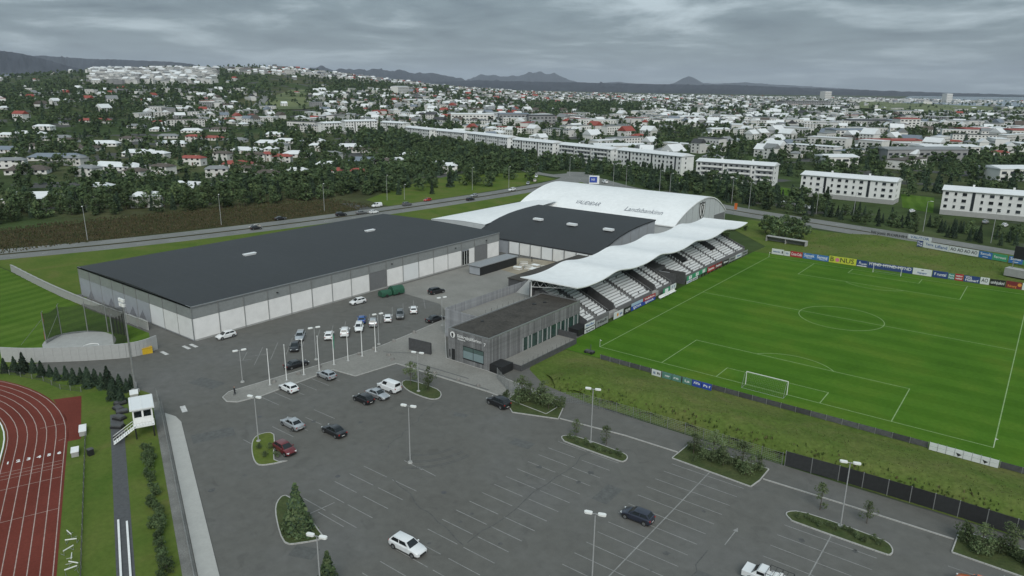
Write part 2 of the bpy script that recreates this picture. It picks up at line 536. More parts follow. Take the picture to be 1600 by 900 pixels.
# sea on the right beyond the town
sp = [G(c, y)[:2] for c, y in ((1395, 160), (1480, 165.5), (1560, 166.5), (1700, 169))]
far = [(CX + math.sin(a) * 30000, CY + math.cos(a) * 30000) for a in (YAW + .66, YAW + .50)]
poly('sea', ccw([tuple(p) for p in sp] + far), 1.2, M['sea'])

# ---- asphalt, grass and paving round the stadium
T0 = Vector((-40, -85.1, 0)); TT = Vector((.918, -.395, 0)); TM = Vector((.395, .918, 0))
def tf(s, o):
    p = T0 + TT * s + TM * o
    return (p.x, p.y)
poly('car_park', [(-140, -190), (150, -190), (150, -25.0), (16, -25.0), (2, -20), (-6.5, -8), (-6.5, 4), (-29, 62), (-121, 62), (-121, -52), (-140, -60)], 0.0, M['asph'])
poly('verge', ccw([tf(-85, 2), tf(-55, -2.0), tf(-42, .5), (-78.2, -80.4), (-72, -76.2), (-64.5, -72.0), (-56, -69.6), (-49.5, -68.6), tf(-14, 12.1), tf(6, 12.1), tf(90, 12.1), tf(90, -70), tf(-85, -70)]), .020, M['lawn'])
poly('training_field', ccw([(-83.5, -77.6), (-79, -74.5), (-74.5, -70.5), (-69, -63.3), (-69.6, -57.6), (-79, -53.4), (-112, -54.2), (-160, -52.4), (-230, -52), (-230, -150), (-104, -95)]), .024, M['turf2'])
poly('verge', ccw([(-121, -51.5), (-121, 60), (-128, 110), (-130, 235), (-145, 240), (-148, 170), (-156, 78), (-170, -8), (-190, -52), (-160, -52), (-112, -53.9)]), .012, M['lawn'])
gp = poly('scrub_slope', ccw([(-186, -60), (-181, -5), (-171, 38), (-166, 80), (-196, 88), (-215, 30), (-232, -60)]), .012, M['heath'])
poly('verge', ccw([(-164, 95), (-161, 130), (-160, 180), (-163, 225), (-195, 240), (-220, 200), (-205, 140), (-185, 100)]), .012, M['lawn'])
poly('pitch', [(-6.4, -5.6), (82, -5.6), (82, 109.4), (-6.4, 109.4)], .028, M['turf'])
PITCH = bpy.data.objects['pitch']
poly('verge', ccw([(-6.4, 109.4), (130, 109.4), (130, 134), (62, 150), (5, 160.5), (-28, 168), (-32, 150), (-6, 120)]), .016, M['rough'])
poly('verge', ccw([(-6.4, -5.7), (-8, -12), (-4, -19), (2, -23), (12, -24.6), (130, -24.6), (130, 109), (82.2, 109), (82.2, -5.7)]), .016, M['rough'])

# pitch markings, each line a sheet of paint
def pline(x0, x1, y0, y1):
    b = MB(); b.quad((x0, y0, .033), (x1, y0, .033), (x1, y1, .033), (x0, y1, .033))
    obj('pitch_line', b.mesh('pitch_line', M['line']), PITCH)
W_, L_ = 68.0, 105.0
h_ = .08
pline(-h_, h_, -h_, L_ + h_); pline(W_ - h_, W_ + h_, -h_, L_ + h_)
for y in (0, L_ / 2, L_): pline(h_, W_ - h_, y - h_, y + h_)
for y0, s in ((0, 1), (L_, -1)):
    for hw, dp in ((20.16, 16.5), (9.16, 5.5)):
        c = W_ / 2
        for x in (c - hw, c + hw):
            a, b_ = sorted((y0 + s * h_, y0 + s * (dp + h_)))
            pline(x - h_, x + h_, a, b_)
        a, b_ = sorted((y0 + s * (dp - h_), y0 + s * (dp + h_)))
        pline(c - hw + h_, c + hw - h_, a, b_)
def parc(cx, cy, r, a0, a1, n=48):
    b = MB()
    vs = []
    for i in range(n + 1):
        a = a0 + (a1 - a0) * i / n
        for q in (r - h_, r + h_):
            vs.append((cx + q * math.cos(a), cy + q * math.sin(a), .037))
    b.add(vs, [(2 * i, 2 * i + 1, 2 * i + 3, 2 * i + 2) for i in range(n)])
    obj('pitch_line', b.mesh('pitch_line', M['line']), PITCH)
parc(34, 52.5, 9.15, 0, 2 * math.pi, 64)
_a = math.acos(5.5 / 9.15)
parc(34, 11, 9.15, math.pi / 2 - _a, math.pi / 2 + _a, 20)
parc(34, 94, 9.15, -math.pi / 2 - _a, -math.pi / 2 + _a, 20)

# running track: straight along T, then a bend round the far end
bx, by = (T0 + TT * -3.3 - TM * 44).x, (T0 + TT * -3.3 - TM * 44).y
a0 = math.atan2(TM.y, TM.x)
def tpath(off, far_=70):
    """line at distance `off` inside the outer edge"""
    r_ = 44 - off
    pts = [tf(far_, -off), tf(40, -off), tf(20, -off), tf(8, -off)]
    for i in range(41):
        a = a0 + math.pi * i / 40 * .98
        pts.append((bx + r_ * math.cos(a), by + r_ * math.sin(a)))
    return pts
b = MB()
po, pi_ = tpath(-.3), tpath(7.6)
vs = []
for p, q in zip(po, pi_):
    vs += [(p[0], p[1], .034), (q[0], q[1], .034)]
b.add(vs, [(2 * i, 2 * i + 2, 2 * i + 3, 2 * i + 1) for i in range(len(po) - 1)])
b.add([(*tf(-1, .29), .034), (*tf(-1, 2.0), .034), (*tf(-18.5, 1.8), .034), (*tf(-19.0, -2.35), .034), (*tf(-13, -.75), .034), (*tf(-7, .2), .034)], [(0, 1, 2, 3, 4, 5)])
me = b.mesh('running_track', M['trk'])
TRK = struct('running_track', me)
bm_fix = [p for p in me.polygons if p.normal.z < 0]
if len(bm_fix) > len(me.polygons) / 2: me.flip_normals()
M['lane'] = mat('track_line_paint', (.36, .29, .26), .9, .25, 1.5, world=True)
for k in range(7):
    b = MB(); b.ribbon(tpath(.05 + k * 1.22), -.05, .05, .040)
    obj('lane_line', b.mesh('lane_line', M['lane']), TRK)
for k in range(6):
    o = obj('lane_number', text_mesh(str(6 - k), 1.05, M['paintw'], .03), TRK, (*tf(2.4 + .0 * k, -.62 - k * 1.22), .047), (0, 0, math.atan2(TT.y, TT.x) + R(90)))
for s_, l in ((-8, 3.5), (-2.2, .9), (10.0, 7.3), (18.5, 7.3), (5.0, 7.3), (6.0, 7.3), (7.0, 7.3)):
    b = MB(); b.ribbon([tf(s_, -.12), tf(s_ + .3, -l)], -.035, .035, .043)
    obj('start_line', b.mesh('start_line', M['lane']), TRK)
b = MB(); b.ribbon(tpath(7.75), -.12, .12, .06)
kb = MB(); pk = tpath(7.8)
for i in range(3, 30):
    c = ((pk[i][0] + pk[i + 1][0]) / 2, (pk[i][1] + pk[i + 1][1]) / 2, .07)
    kb.obox(c, (math.dist(pk[i], pk[i + 1]) + .02, .16, .1), math.atan2(pk[i + 1][1] - pk[i][1], pk[i + 1][0] - pk[i][0]))
obj('track_kerb', kb.mesh('track_kerb', M['paintw']), TRK)
# strips beside the track
def strip(name, o0, o1, z, mt, s0=-12, s1=90):
    b = MB(); b.ribbon([tf(s0, 0), tf((s0 + s1) / 2, 0), tf(s1, 0)], o0, o1, z)
    return struct(name, b.mesh(name, mt))
strip('path', 5.9, 7.7, .03, M['dgrey'], -8, 90)
strip('gravel_strip', 12.1, 13.5, .028, M['grav'], -10, 90)
pw = MB()
pw.prism(ccw([tf(-4.6, 13.6), tf(-2.5, 15.0), tf(0, 15.6), tf(90, 15.6), tf(90, 13.6)]), 0.0, .12)
struct('pavement', pw.mesh('pavement', mat('pale_concrete', (.37, .37, .352), .9, .08, .5, scale2=3)))

# paved forecourt with flagpoles (a raised kerbed slab), yard between the halls
fc = [(-38.4, -59.8), (-37.2, -61.7), (-35.2, -62.2), (-33.6, -61.2), (-32.6, -57), (-32.5, -42.2), (-26.9, -41.6), (-25.6, -32.6), (-3.4, -31.8), (9.3, -32.7), (9.3, -29.5), (3, -26.4), (-9.6, -24.6), (-20, -24.6), (-29, -15.2), (-36.8, -6.5), (-35.5, -20), (-34.9, -29.6), (-36.4, -42.8)]
b = MB(); b.prism(ccw(fc), .0, .12)
FC = struct('forecourt', b.mesh('forecourt', M['pave']))
M['kerb'] = mat('kerb_stone', (.37, .37, .355), .9, .2, 2, scale2=9, world=True)
def kerb(pts, parent=None, closed=False, w_=.14, h=.15, name='kerb_stone', step=2.6, z0=0.0):
    pts = list(pts) + ([pts[0]] if closed else [])
    me_c = {}
    for p, q in zip(pts, pts[1:]):
        d = math.dist(p, q); n = max(1, round(d / step))
        a = math.atan2(q[1] - p[1], q[0] - p[0])
        k = round(d / n, 3)
        if k not in me_c:
            bb = MB(); bb.box(-k / 2 + .012, k / 2 - .012, -w_ / 2, w_ / 2, 0, h); me_c[k] = bb.mesh(name, M['kerb'])
        for i in range(n):
            t = (i + .5) / n
            obj(name, me_c[k], parent, (p[0] + (q[0] - p[0]) * t, p[1] + (q[1] - p[1]) * t, z0), (0, 0, a))
CP = bpy.data.objects['car_park']
kerb(ccw([(p[0], p[1]) for p in fc])[:], FC, closed=True)
poly('yard', ccw([(-65.5, 2.5), (-46, 1.2), (-38, -4), (-29, -9), (-29, 60), (-65.5, 51)]), .03, M['pave'])
poly('yard', ccw([(-60, 38), (-48, 36), (-30, 56), (-30, 60), (-60, 53)]), .038, M['tan'])
# rows of slab joints across the forecourt
for (x0, y0, x1, y1) in ((-32, -30, -24, -24.9), (-24.5, -30.2, -10, -29.6), (-24, -32.0, -4, -31.2)):
    b = MB(); b.ribbon([(x0, y0), (x1, y1)], -.12, .12, .124)
    obj('drain_channel', b.mesh('drain_channel', M['dgrey']), FC)

# ---- parking bays
M['bay'] = mat('worn_bay_paint', (.140, .143, .139), .9, .0, .9, world=True, col2=(.33, .33, .32), scale2=7)
def bay(x0, y0, x1, y1, w_=.10, z=.004):
    b = MB(); b.ribbon([(x0, y0), ((x0 + x1) / 2, (y0 + y1) / 2), (x1, y1)], -w_ / 2, w_ / 2, z)
    obj('bay_line', b.mesh('bay_line', M['bay']), CP)
for xc, ya, yb, full in ((21.0, -36.5, -82, False), (37.3, -34.5, -82, True), (54.5, -39.5, -90, True), (71.5, -36, -90, True), (3.8, -62, -74, False)):
    y = ya; k = 0
    while y > yb:
        if full: bay(xc - 5.1, y, xc + 5.3, y)
        else:
            g0 = random.uniform(.0, .6)
            bay(xc - 5.1, y, xc - g0 - .1, y); bay(xc + .6, y, xc + 5.2, y)
        y -= 2.55
    if full: bay(xc + .05, ya + 2.0, xc + .05, yb, .14, .008)
for y in (-57.5, -55, -52.4, -49.8, -47.2, -44.7): bay(-32.2, y, -27.4, y)
for i in range(15):
    y_ = -53.4 + i * 3.55; cd_, sd_ = math.cos(R(137)), math.sin(R(137))
    if i: bay(-46.0, y_, -46.0 + 4.7 * cd_, y_ + 4.7 * sd_)
    bay(-46.0 + 5.0 * cd_, y_ + 5.0 * sd_, -46.0 + 9.6 * cd_, y_ + 9.6 * sd_)
for i in (0, 1): bay(-50.2, -50.6 + i * 3.6, -48.9, -48.5 + i * 3.6)
for y in (-68, -65.4, -62.8, -60.2, -57.6, -55): bay(-20.8 + random.uniform(-1, 1), y, -16.2, y)
for q0, q1 in (((483, 803), (523, 785)), ((497, 800), (537, 823))):
    g0, g1 = G(*q0), G(*q1); bay(g0.x, g0.y, g1.x, g1.y)
for i in range(9): bay(2 + i * 2.6, -57.4, 2.0 + i * 2.6 + 3.8, -57.4 - .3) if i < 2 else None
# painted arrows on the aisle
for ax, ay in ((62.5, -43), (45.2, -44.5)):
    b = MB()
    b.quad((ax - .05, ay - 3.4, .004), (ax + .05, ay - 3.4, .004), (ax + .05, ay, .004), (ax - .05, ay, .004))
    b.add([(ax - .3, ay, .004), (ax + .3, ay, .004), (ax, ay + .9, .004)], [(0, 1, 2)])
    obj('painted_arrow', b.mesh('painted_arrow', M['bay']), CP)
# cracks, patches and oil stains on the asphalt
M['crack'] = mat('tarred_crack', (.075, .077, .075), .8, .3, 2, world=True)
_rc = random.Random(5)
for (x0, y0, x1, y1) in ((21.2, -34, 21.6, -66), (3.8, -62, 21, -66.5), (-8, -40, -2, -58), (44, -50, 46, -72)):
    n_ = 14; pts = [(x0 + (x1 - x0) * k / n_ + _rc.uniform(-.35, .35), y0 + (y1 - y0) * k / n_ + _rc.uniform(-.35, .35)) for k in range(n_ + 1)]
    b = MB(); b.ribbon(pts, -.06, .07, .0088); obj('asphalt_crack', b.mesh('asphalt_crack', M['crack']), CP)
M['patch'] = mat('asphalt_patch', (.092, .095, .092), .9, .2, 1.5, world=True)
for (x0, y0, w_, d_, a_) in ((-1.5, -41.5, 2.4, 1.2, .3), (12, -43, 3.5, 2.0, .1), (29, -47, 2.2, 4.4, 0), (8, -79, 3, 2, .4), (46, -57, 2.5, 6, .05), (-26, -70, 3, 6, -.4), (-45, -60, 6, 3, .2), (31, -70, 1.6, 3, .2)):
    b = MB(); b.obox((x0, y0, .004), (w_, d_, .004), a_); obj('asphalt_patch', b.mesh('asphalt_patch', M['patch']), CP)
for k in range(40):
    xc_ = _rc.choice((18, 24.5, 34.5, 40.5, 52, 57.5, -29.5, -18, -12)); yc_ = _rc.uniform(-80, -37); r_ = _rc.uniform(.15, .55)
    b = MB(); b.add([(xc_ + r_ * _rc.uniform(.6, 1.2) * math.cos(2 * math.pi * i / 9), yc_ + r_ * _rc.uniform(.6, 1.2) * math.sin(2 * math.pi * i / 9), .0071) for i in range(9)], [tuple(range(9))]); obj('oil_stain', b.mesh('oil_stain', M['crack']), CP)
for (x_, y_) in ((-2, -66), (12, -60), (29.5, -52), (46, -62), (-26, -62), (-44, -48), (62, -52)):
    b = MB(); b.tube((x_, y_, 0), (x_, y_, .009), .36, n=14); obj('manhole_cover', b.mesh('manhole_cover', M['dgrey']), CP)
# zebra crossing by the hall corner
M['zebra'] = mat('zebra_paint', (.50, .50, .49), .9, .3, 1.4, world=True)
for i in range(5):
    x0, y0 = -66.4 + .12 * i, -57.6 + i * 1.45
    b = MB(); b.quad((x0, y0, .004), (x0 + 2.6, y0 - .1, .004), (x0 + 2.6, y0 + .6, .004), (x0, y0 + .7, .004))
    if i not in (1, 2): obj('zebra_stripe', b.mesh('zebra_stripe', M['zebra']), CP)
b = MB(); p = G(287, 639); b.obox((p.x, p.y, .006), (2.6, .8, .004), R(-20)); obj('painted_mark', b.mesh('painted_mark', M['zebra']), CP)
# curved tyre marks
for cx_, cy_, r_ in ((-2.0, -49.8, 7.2), (-2.0, -49.8, 9.0), (-2.4, -50.0, 10.8)):
    pts = [(cx_ + r_ * math.cos(R(a)), cy_ + r_ * math.sin(R(a))) for a in range(-58, 2, 5)]
    for o_ in (0, .35):
        b = MB(); b.ribbon(pts, o_, o_ + .16, .005)
        obj('tyre_mark', b.mesh('tyre_mark', mat('tyre_rubber_mark', (.080, .082, .080), .9, .25, 1.0, world=True)), CP)

# ---- roads
RA = spline([(-260, -210), (-222, -130), (-196, -75), (-184, -44), (-173, -12), (-163.5, 30), (-156.5, 78), (-152, 130), (-150.5, 178), (-153, 222), (-164, 252), (-172, 266)])
RB = spline([(-176, 246), (-150, 238), (-110, 213), (-45, 187), (0, 175.5), (33, 167), (64, 157.6), (120, 138), (220, 100), (360, 40)])
b = MB(); b.ribbon(RA, -8.3, 8.3, .020); struct('main_road', b.mesh('main_road', M['road']))
b = MB(); b.ribbon(RB, -9.5, 9.5, .030); struct('crossing_road', b.mesh('crossing_road', M['road']))
b = MB(); b.ribbon(RA[:70], -.9, .9, .032); struct('median', b.mesh('median', M['heath']))
b = MB(); b.ribbon(RB[14:], -1.0, .6, .042); struct('median', b.mesh('median', M['heath']))
for ribs, o_ in ((RA, 4.4), (RA, -4.4), (RB, 4.6), (RB, -4.6)):
    par = bpy.data.objects['main_road' if ribs is RA else 'crossing_road']
    for i in range(8, len(ribs) - 8, 2):
        b = MB(); b.ribbon([ribs[i], ((ribs[i][0] * 2 + ribs[i + 1][0]) / 3, (ribs[i][1] * 2 + ribs[i + 1][1]) / 3)], o_ - .08, o_ + .08, .046)
        obj('lane_dash', b.mesh('lane_dash', M['zebra']), par)
# side road climbing beyond the junction, and the hillside road far behind
RC = spline([(-166, 236), (-192, 244), (-212, 262), (-232, 300), (-300, 380)])
b = MB(); b.ribbon(RC, -4, 4, .050); struct('side_road', b.mesh('side_road', M['road']))
hr = [hit(c, y) for c, y in ((388, 182), (392, 175), (402, 168), (408, 160), (414, 153), (420, 147))]
b = MB(); b.ribbon(spline([(p.x, p.y) for p in hr]), -9, 9, 1.6, zf=terrain); struct('hillside_road', b.mesh('hillside_road', M['road']))
# grass field beside it and the headland turf by the sea
for q in (((400, 172), (430, 150), (455, 141), (600, 143), (640, 152), (470, 172)), ((1340, 170), (1345, 158), (1500, 166), (1640, 170), (1640, 184), (1430, 178)), ((235, 262), (262, 248), (300, 262), (270, 270))):
    pts = [hit(*p) for p in q]; px0, py0 = q[0]
    n_ = 6
    b = MB()
    c = sum((Vector(p) for p in pts), Vector()) / len(pts)
    vs = []
    for rr in range(n_ + 1):
        for i in range(len(pts)):
            for s_ in range(4):
                e_ = Vector(pts[i]).lerp(Vector(pts[(i + 1) % len(pts)]), s_ / 4)
                p = c.lerp(e_, rr / n_ + .0001)
                vs.append((p.x, p.y, terrain(p.x, p.y) + (1.2 if py0 > 250 or px0 < 800 else 3.0)))
    k_ = len(pts) * 4
    b.add(vs, [(r0 * k_ + i, r0 * k_ + (i + 1) % k_, (r0 + 1) * k_ + (i + 1) % k_, (r0 + 1) * k_ + i) for r0 in range(n_) for i in range(k_)])
    me = b.mesh('meadow', mat('meadow_grass', (.078, .112, .034), .98, .3, .01, world=True, col2=(.118, .138, .05)))
    if me.polygons[k_].normal.z < 0: me.flip_normals()
    struct('meadow', me)

# lawns between the blocks of flats
for q in (((1408, 303), (1460, 309), (1458, 333), (1410, 324)), ((1058, 262), (1084, 262), (1084, 284), (1046, 288)), ((1215, 292), (1246, 296), (1244, 308), (1216, 304))):
    poly('lawn', ccw([tuple(G(*p)[:2]) for p in q]), .016, M['turf2'])
# ---- grass bank behind the near goal
nx, ny = 90, 22
vs, fs = [], []
rs = np.random.RandomState(3)
def bank_z(x, y):
    v = (-7.6 - y) / 14.8                      # 0 at the top by the pitch fence, 1 at the foot
    if v <= 0 or v >= 1: return 0.0
    prof = float(np.interp(v, [0, .12, .45, .80, .93, 1.0], [.02, .45, 1.6, 2.1, 1.5, .02]))
    e_ = sstep(-1.5, 8, x)
    return prof * e_ * (1 + .10 * math.sin(x * .5) * math.sin(y * .8)) + .10 * math.sin(x * 1.7 + y) * e_ * min(1, 4 * v * (1 - v))
for j in range(ny + 1):
    for i in range(nx + 1):
        x = -2 + i * (112 / nx)
        cut = max(0, 6 - (x + 2)) * .8
        y = -7.4 - (15.0 - cut) * j / ny + .25 * math.sin(x * .9) * (j / ny)
        vs.append((x, y, .02 + bank_z(x, y)))
for j in range(ny):
    for i in range(nx):
        a = j * (nx + 1) + i
        fs.append((a, a + nx + 1, a + nx + 2, a + 1))
me = bpy.data.meshes.new('grass_bank'); me.from_pydata(vs, [], fs); me.materials.append(M['rough'])
me.polygons.foreach_set('use_smooth', [True] * len(fs))
BANK = struct('grass_bank', me)
# bank behind the far goal, up to the road
vs, fs = [], []
def bank2_z(x, y):
    yt = 160 - (x - 5) * .19
    v = (y - 112) / max(1, yt - 112)
    if v <= 0: return 0
    return 2.0 * sstep(0, .9, v) * sstep(0, 22, x) * (1 + .08 * math.sin(x * .35) + .06 * math.sin(y * .6)) * (1 - sstep(.97, 1.06, v))
for j in range(21):
    for i in range(51):
        x = -2 + i * 2.4
        y = 111.6 + (160 - (x - 5) * .19 - 111.6) * j / 20 * 1.02
        vs.append((x, y, .03 + bank2_z(x, y)))
for j in range(20):
    for i in range(50):
        a = j * 51 + i
        fs.append((a, a + 1, a + 52, a + 51))
me = bpy.data.meshes.new('grass_bank'); me.from_pydata(vs, [], fs); me.materials.append(M['rough'])
me.polygons.foreach_set('use_smooth', [True] * len(fs))
struct('grass_bank', me)
# ------------------------------------------------------------------ the big dark-roofed sports hall
def corr(name, col, scale=9.0, rot=0.0, rough=.5, depth=.6):
    m = mat(name, col, rough, .06, .5)
    t = m.node_tree; p = t.nodes['Principled BSDF']
    tcn = t.nodes.new('ShaderNodeTexCoord'); mp = t.nodes.new('ShaderNodeMapping'); mp.inputs['Rotation'].default_value = (0, 0, rot)
    t.links.new(tcn.outputs['Object'], mp.inputs[0])
    wv = t.nodes.new('ShaderNodeTexWave'); wv.inputs['Scale'].default_value = scale; wv.inputs['Distortion'].default_value = 0
    t.links.new(mp.outputs[0], wv.inputs[0])
    bp = t.nodes.new('ShaderNodeBump'); bp.inputs['Strength'].default_value = depth; bp.inputs['Distance'].default_value = .05
    t.links.new(wv.outputs['Fac'], bp.inputs['Height']); t.links.new(bp.outputs[0], p.inputs['Normal'])
    return m
M['wpan'] = corr('white_corrugated_cladding', (.72, .73, .72), 1.6)
M['wpan_y'] = corr('white_corrugated_cladding_side', (.80, .80, .79), 1.6, R(90))
M['gpan'] = corr('light_grey_cladding', (.33, .355, .385), 1.6)
M['flatw'] = mat('smooth_white_panel', (.70, .72, .73), .45, .03, .4)
M['mesh'] = mat('grey_polycarbonate_band', (.235, .25, .25), .35, .12, .35, scale2=2)
M['roofd'] = mat('dark_roof_felt', (.029, .033, .036), .75, .18, .05, scale2=1.2, bump=.1, bscale=3)
M['door'] = mat('grey_roller_door', (.16, .165, .17), .5, .06, 1)
HX0, HX1, HY0, HY1, HZ = -119.0, -66.6, -50.2, 50.6, 7.4
hall = thing('sports_hall', 'long low sports hall with flat dark roof and white panelled walls', 'sports hall', (-92, 0, 0))
def hp(name, b, m, smooth=None, par=None):
    o = obj(name, b.mesh(name, m, smooth), par or hall)
    if (par or hall) is hall: o.location = (92, 0, 0)
    return o
b = MB(); b.box(HX0 + .2, HX1 - .2, HY0 + .2, HY1 - .2, 0, HZ - .1); hp('wall', b, M['gpan'])
b = MB()
n = 24
vs = []
for i in range(n + 1):
    x = HX0 - .1 + (HX1 - HX0 + .2) * i / n
    z = HZ + .06 + .5 * math.sin(math.pi * i / n) 
    vs += [(x, HY0 - .1, z), (x, HY1 + .1, z)]
b.add(vs, [(2 * i, 2 * i + 2, 2 * i + 3, 2 * i + 1) for i in range(n)])
b.add([(v[0], v[1], HZ - .2) for v in vs[::2]] + vs[::2], [(i, i + 1, n + 2 + i, n + 1 + i) for i in range(n)])
b.add([(v[0], v[1], HZ - .2) for v in vs[1::2]] + vs[1::2], [(i + 1, i, n + 1 + i, n + 2 + i) for i in range(n)])
roof = hp('roof', b, M['roofd'])
for px_, py_ in ((390, 398), (578, 361)):
    p = G(px_, py_, 8.0)
    b = MB(); b.box(p.x - .5, p.x + .5, p.y - 1.6, p.y + 1.6, 7.6, 8.25); b.box(p.x - .6, p.x + .6, p.y - 1.75, p.y + 1.75, 8.25, 8.42)
    hp('roof_vent', b, M['flatw'], par=roof)
M['seam'] = mat('roof_felt_seam', (.036, .040, .043), .75, .2, .4)
for k in range(1, 19):
    y = HY0 + k * (HY1 - HY0) / 19
    b = MB(); vs2 = []
    for i in range(n + 1):
        x = HX0 + (HX1 - HX0) * i / n; z = HZ + .072 + .5 * math.sin(math.pi * (x - HX0 + .1) / (HX1 - HX0 + .2))
        vs2 += [(x, y - .14, z), (x, y + .14, z)]
    b.add(vs2, [(2 * i, 2 * i + 2, 2 * i + 3, 2 * i + 1) for i in range(n)])
    hp('felt_seam', b, M['seam'], par=roof)
NB = 17
bw = (HY1 - HY0) / NB
trim = M['galv']
for i in range(NB):
    y0, y1 = HY0 + i * bw, HY0 + (i + 1) * bw
    m_ = M['wpan_y']; nm = 'wall_panel'; zt = 4.75
    if i == 8: m_, nm, zt = M['door'], 'roller_door', 4.9
    if i == 10: m_ = M['flatw']
    if i == 15: m_, zt = M['door'], 5.0
    b = MB(); b.box(HX1 - .19, HX1 - .02, y0 + .05, y1 - .05, .35 if nm == 'wall_panel' else 0, zt)
    if i == 14:
        b = MB(); b.box(HX1 - .19, HX1 - .02, y0 + 3.6, y1 - .05, .35, zt)
    o = hp(nm, b, m_)
    b = MB(); b.box(HX1 - .19, HX1 - .06, y0 + .05, y1 - .05, zt + .06, HZ - .15); hp('translucent_panel', b, M['mesh'])
    b = MB(); b.box(HX1 - .02, HX1 + .12, y0 - .07, y0 + .07, 0, HZ + .05); hp('steel_post', b, trim)
b = MB(); b.box(HX1 - .02, HX1 + .12, HY1 - .14, HY1, 0, HZ + .05); hp('steel_post', b, trim)
b = MB(); b.box(HX1 - .03, HX1 + .16, HY0 - .1, HY1 + .1, HZ - .15, HZ + .12); hp('eave_rail', b, trim)
b = MB(); b.box(HX1 - .2, HX1 + .02, HY0, HY1, 0, .34); hp('plinth', b, M['conc'])
gy = HY0 + 14 * bw
b = MB(); b.box(HX1 - .18, HX1 - .06, gy + .2, gy + 3.5, .1, 4.4); dr = hp('glass_door', b, M['glass'])
for k in range(4):
    b = MB(); b.box(HX1 - .055, HX1 + .02, gy + .2 + k * 1.08, gy + .3 + k * 1.08, .1, 4.4); hp('door_frame', b, M['paintw'], par=dr)
NE = 9
ew = (HX1 - HX0) / NE
for i in range(NE):
    x0, x1 = HX0 + i * ew, HX0 + (i + 1) * ew
    m_ = M['flatw'] if i == 6 else (M['wpan'] if i > 6 else M['gpan'])
    b = MB(); b.box(x0 + .04, x1 - .04, HY0 + .02, HY0 + .19, .35, 4.75); hp('wall_panel', b, m_)
    b = MB(); b.box(x0 + .04, x1 - .04, HY0 + .06, HY0 + .19, 4.8, HZ - .15); hp('translucent_panel', b, M['mesh'])
    b = MB(); b.box(x0 - .05, x0 + .05, HY0 - .06, HY0 + .02, 0, HZ); hp('steel_post', b, trim)
b = MB(); b.box(HX0, HX1, HY0 - .1, HY0 + .03, HZ - .15, HZ + .12); hp('eave_rail', b, trim)
# graffiti-like dark triangles at the foot of the end wall
for xx in (-113.5, -103, -92.5, -88):
    b = MB(); b.add([(xx - 1.7, HY0 + .005, .4), (xx + 1.7, HY0 + .005, .4), (xx + .3, HY0 + .005, 2.6)], [(0, 1, 2)]); hp('painted_triangle', b, mat('faded_grey_paint', (.19, .20, .22), .8, .2, 2))
# wall lamps
for y in (-30, 5, 30, 44):
    b = MB(); b.box(HX1 + .12, HX1 + .5, y - .15, y + .15, 6.0, 6.2); hp('wall_lamp', b, M['black'])

# ------------------------------------------------------------------ dark arched hall
def arch_hall(t, x0, x1, prof, mr, mw, off=(0, 0, 0), th=.35):
    """roof skin extruded along x over a y/z profile, with gable walls below"""
    n = len(prof)
    b = MB()
    vs = [(x0 - .3, y, z) for y, z in prof] + [(x1 + .3, y, z) for y, z in prof] + [(x0 - .3, y, z - th) for y, z in prof] + [(x1 + .3, y, z - th) for y, z in prof]
    fs = []
    for i in range(n - 1):
        fs += [(i, n + i, n + i + 1, i + 1), (2 * n + i, 2 * n + i + 1, 3 * n + i + 1, 3 * n + i), (i, i + 1, 2 * n + i + 1, 2 * n + i), (n + i, 3 * n + i, 3 * n + i + 1, n + i + 1)]
    fs += [(0, 2 * n, 3 * n, n), (n - 1, 2 * n - 1, 4 * n - 1, 3 * n - 1)]
    b.add(vs, fs)
    r_ = obj('roof', b.mesh('roof', mr, 40), t); r_.location = (-t.location.x, -t.location.y, 0)
    for x, s in ((x0, -1), (x1, 1)):
        b = MB()
        vs = []
        for y, z in prof:
            vs += [(x, y, 0), (x, y, z - th - .01)]
        b.add(vs, [(2 * i, 2 * i + 1, 2 * i + 3, 2 * i + 2) if s < 0 else (2 * i, 2 * i + 2, 2 * i + 3, 2 * i + 1) for i in range(n - 1)])
        q = obj('gable_wall', b.mesh('gable_wall', mw), t); q.location = (-t.location.x, -t.location.y, 0)
    for ya, za in ((prof[0][0] + .25, prof[0][1]), (prof[-1][0] - .45, prof[-1][1])):
        b = MB(); b.box(x0 + .05, x1 - .05, ya, ya + .2, 0, za - th - .02)
        q = obj('wall', b.mesh('wall', mw), t); q.location = (-t.location.x, -t.location.y, 0)
    return r_
def tp(t, name, b, m, par=None, smooth=None):
    o = obj(name, b.mesh(name, m, smooth), par or t)
    if par is None: o.location = (-t.location.x, -t.location.y, 0)
    return o
dh = thing('arena_hall', 'arena hall with curved dark roof between the white hall and the stand', 'sports hall', (-58, 76, 0))
dprof = [(55.2, 4.5), (57, 5.3), (60, 6.4), (64, 7.5), (68, 8.35), (73, 9.1), (78, 9.55), (84, 9.85), (91, 10.0)]
dr_ = arch_hall(dh, -80, -33.5, dprof, M['roofd'], M['gpan'])
for px_, py_ in ((841, 342), (894, 350), (951, 358)):
    p = G(px_, py_, 9.3)
    b = MB(); b.box(p.x - 1.6, p.x + 1.6, p.y - .8, p.y + .8, 8.9, 9.5); tp(dh, 'skylight', b, M['flatw'], par=dr_)
for i in range(6):
    y = 58 + i * 5.5
    z = float(np.interp(y, [p[0] for p in dprof], [p[1] for p in dprof])) - .4
    b = MB(); b.box(-33.49, -33.4, y - .06, y + .06, 0, z); tp(dh, 'panel_joint', b, M['grey'])
for i in range(9):
    x = -66 + i * 4.2
    b = MB(); b.box(x, x + 3.9, 55.2, 55.44, .3, 4.0); tp(dh, 'facade_panel', b, M['wpan'] if i % 3 else M['flatw'])
    b = MB(); b.box(x - .2, x + .0, 54.9, 55.3, 0, 4.1); tp(dh, 'steel_post', b, M['galv'])

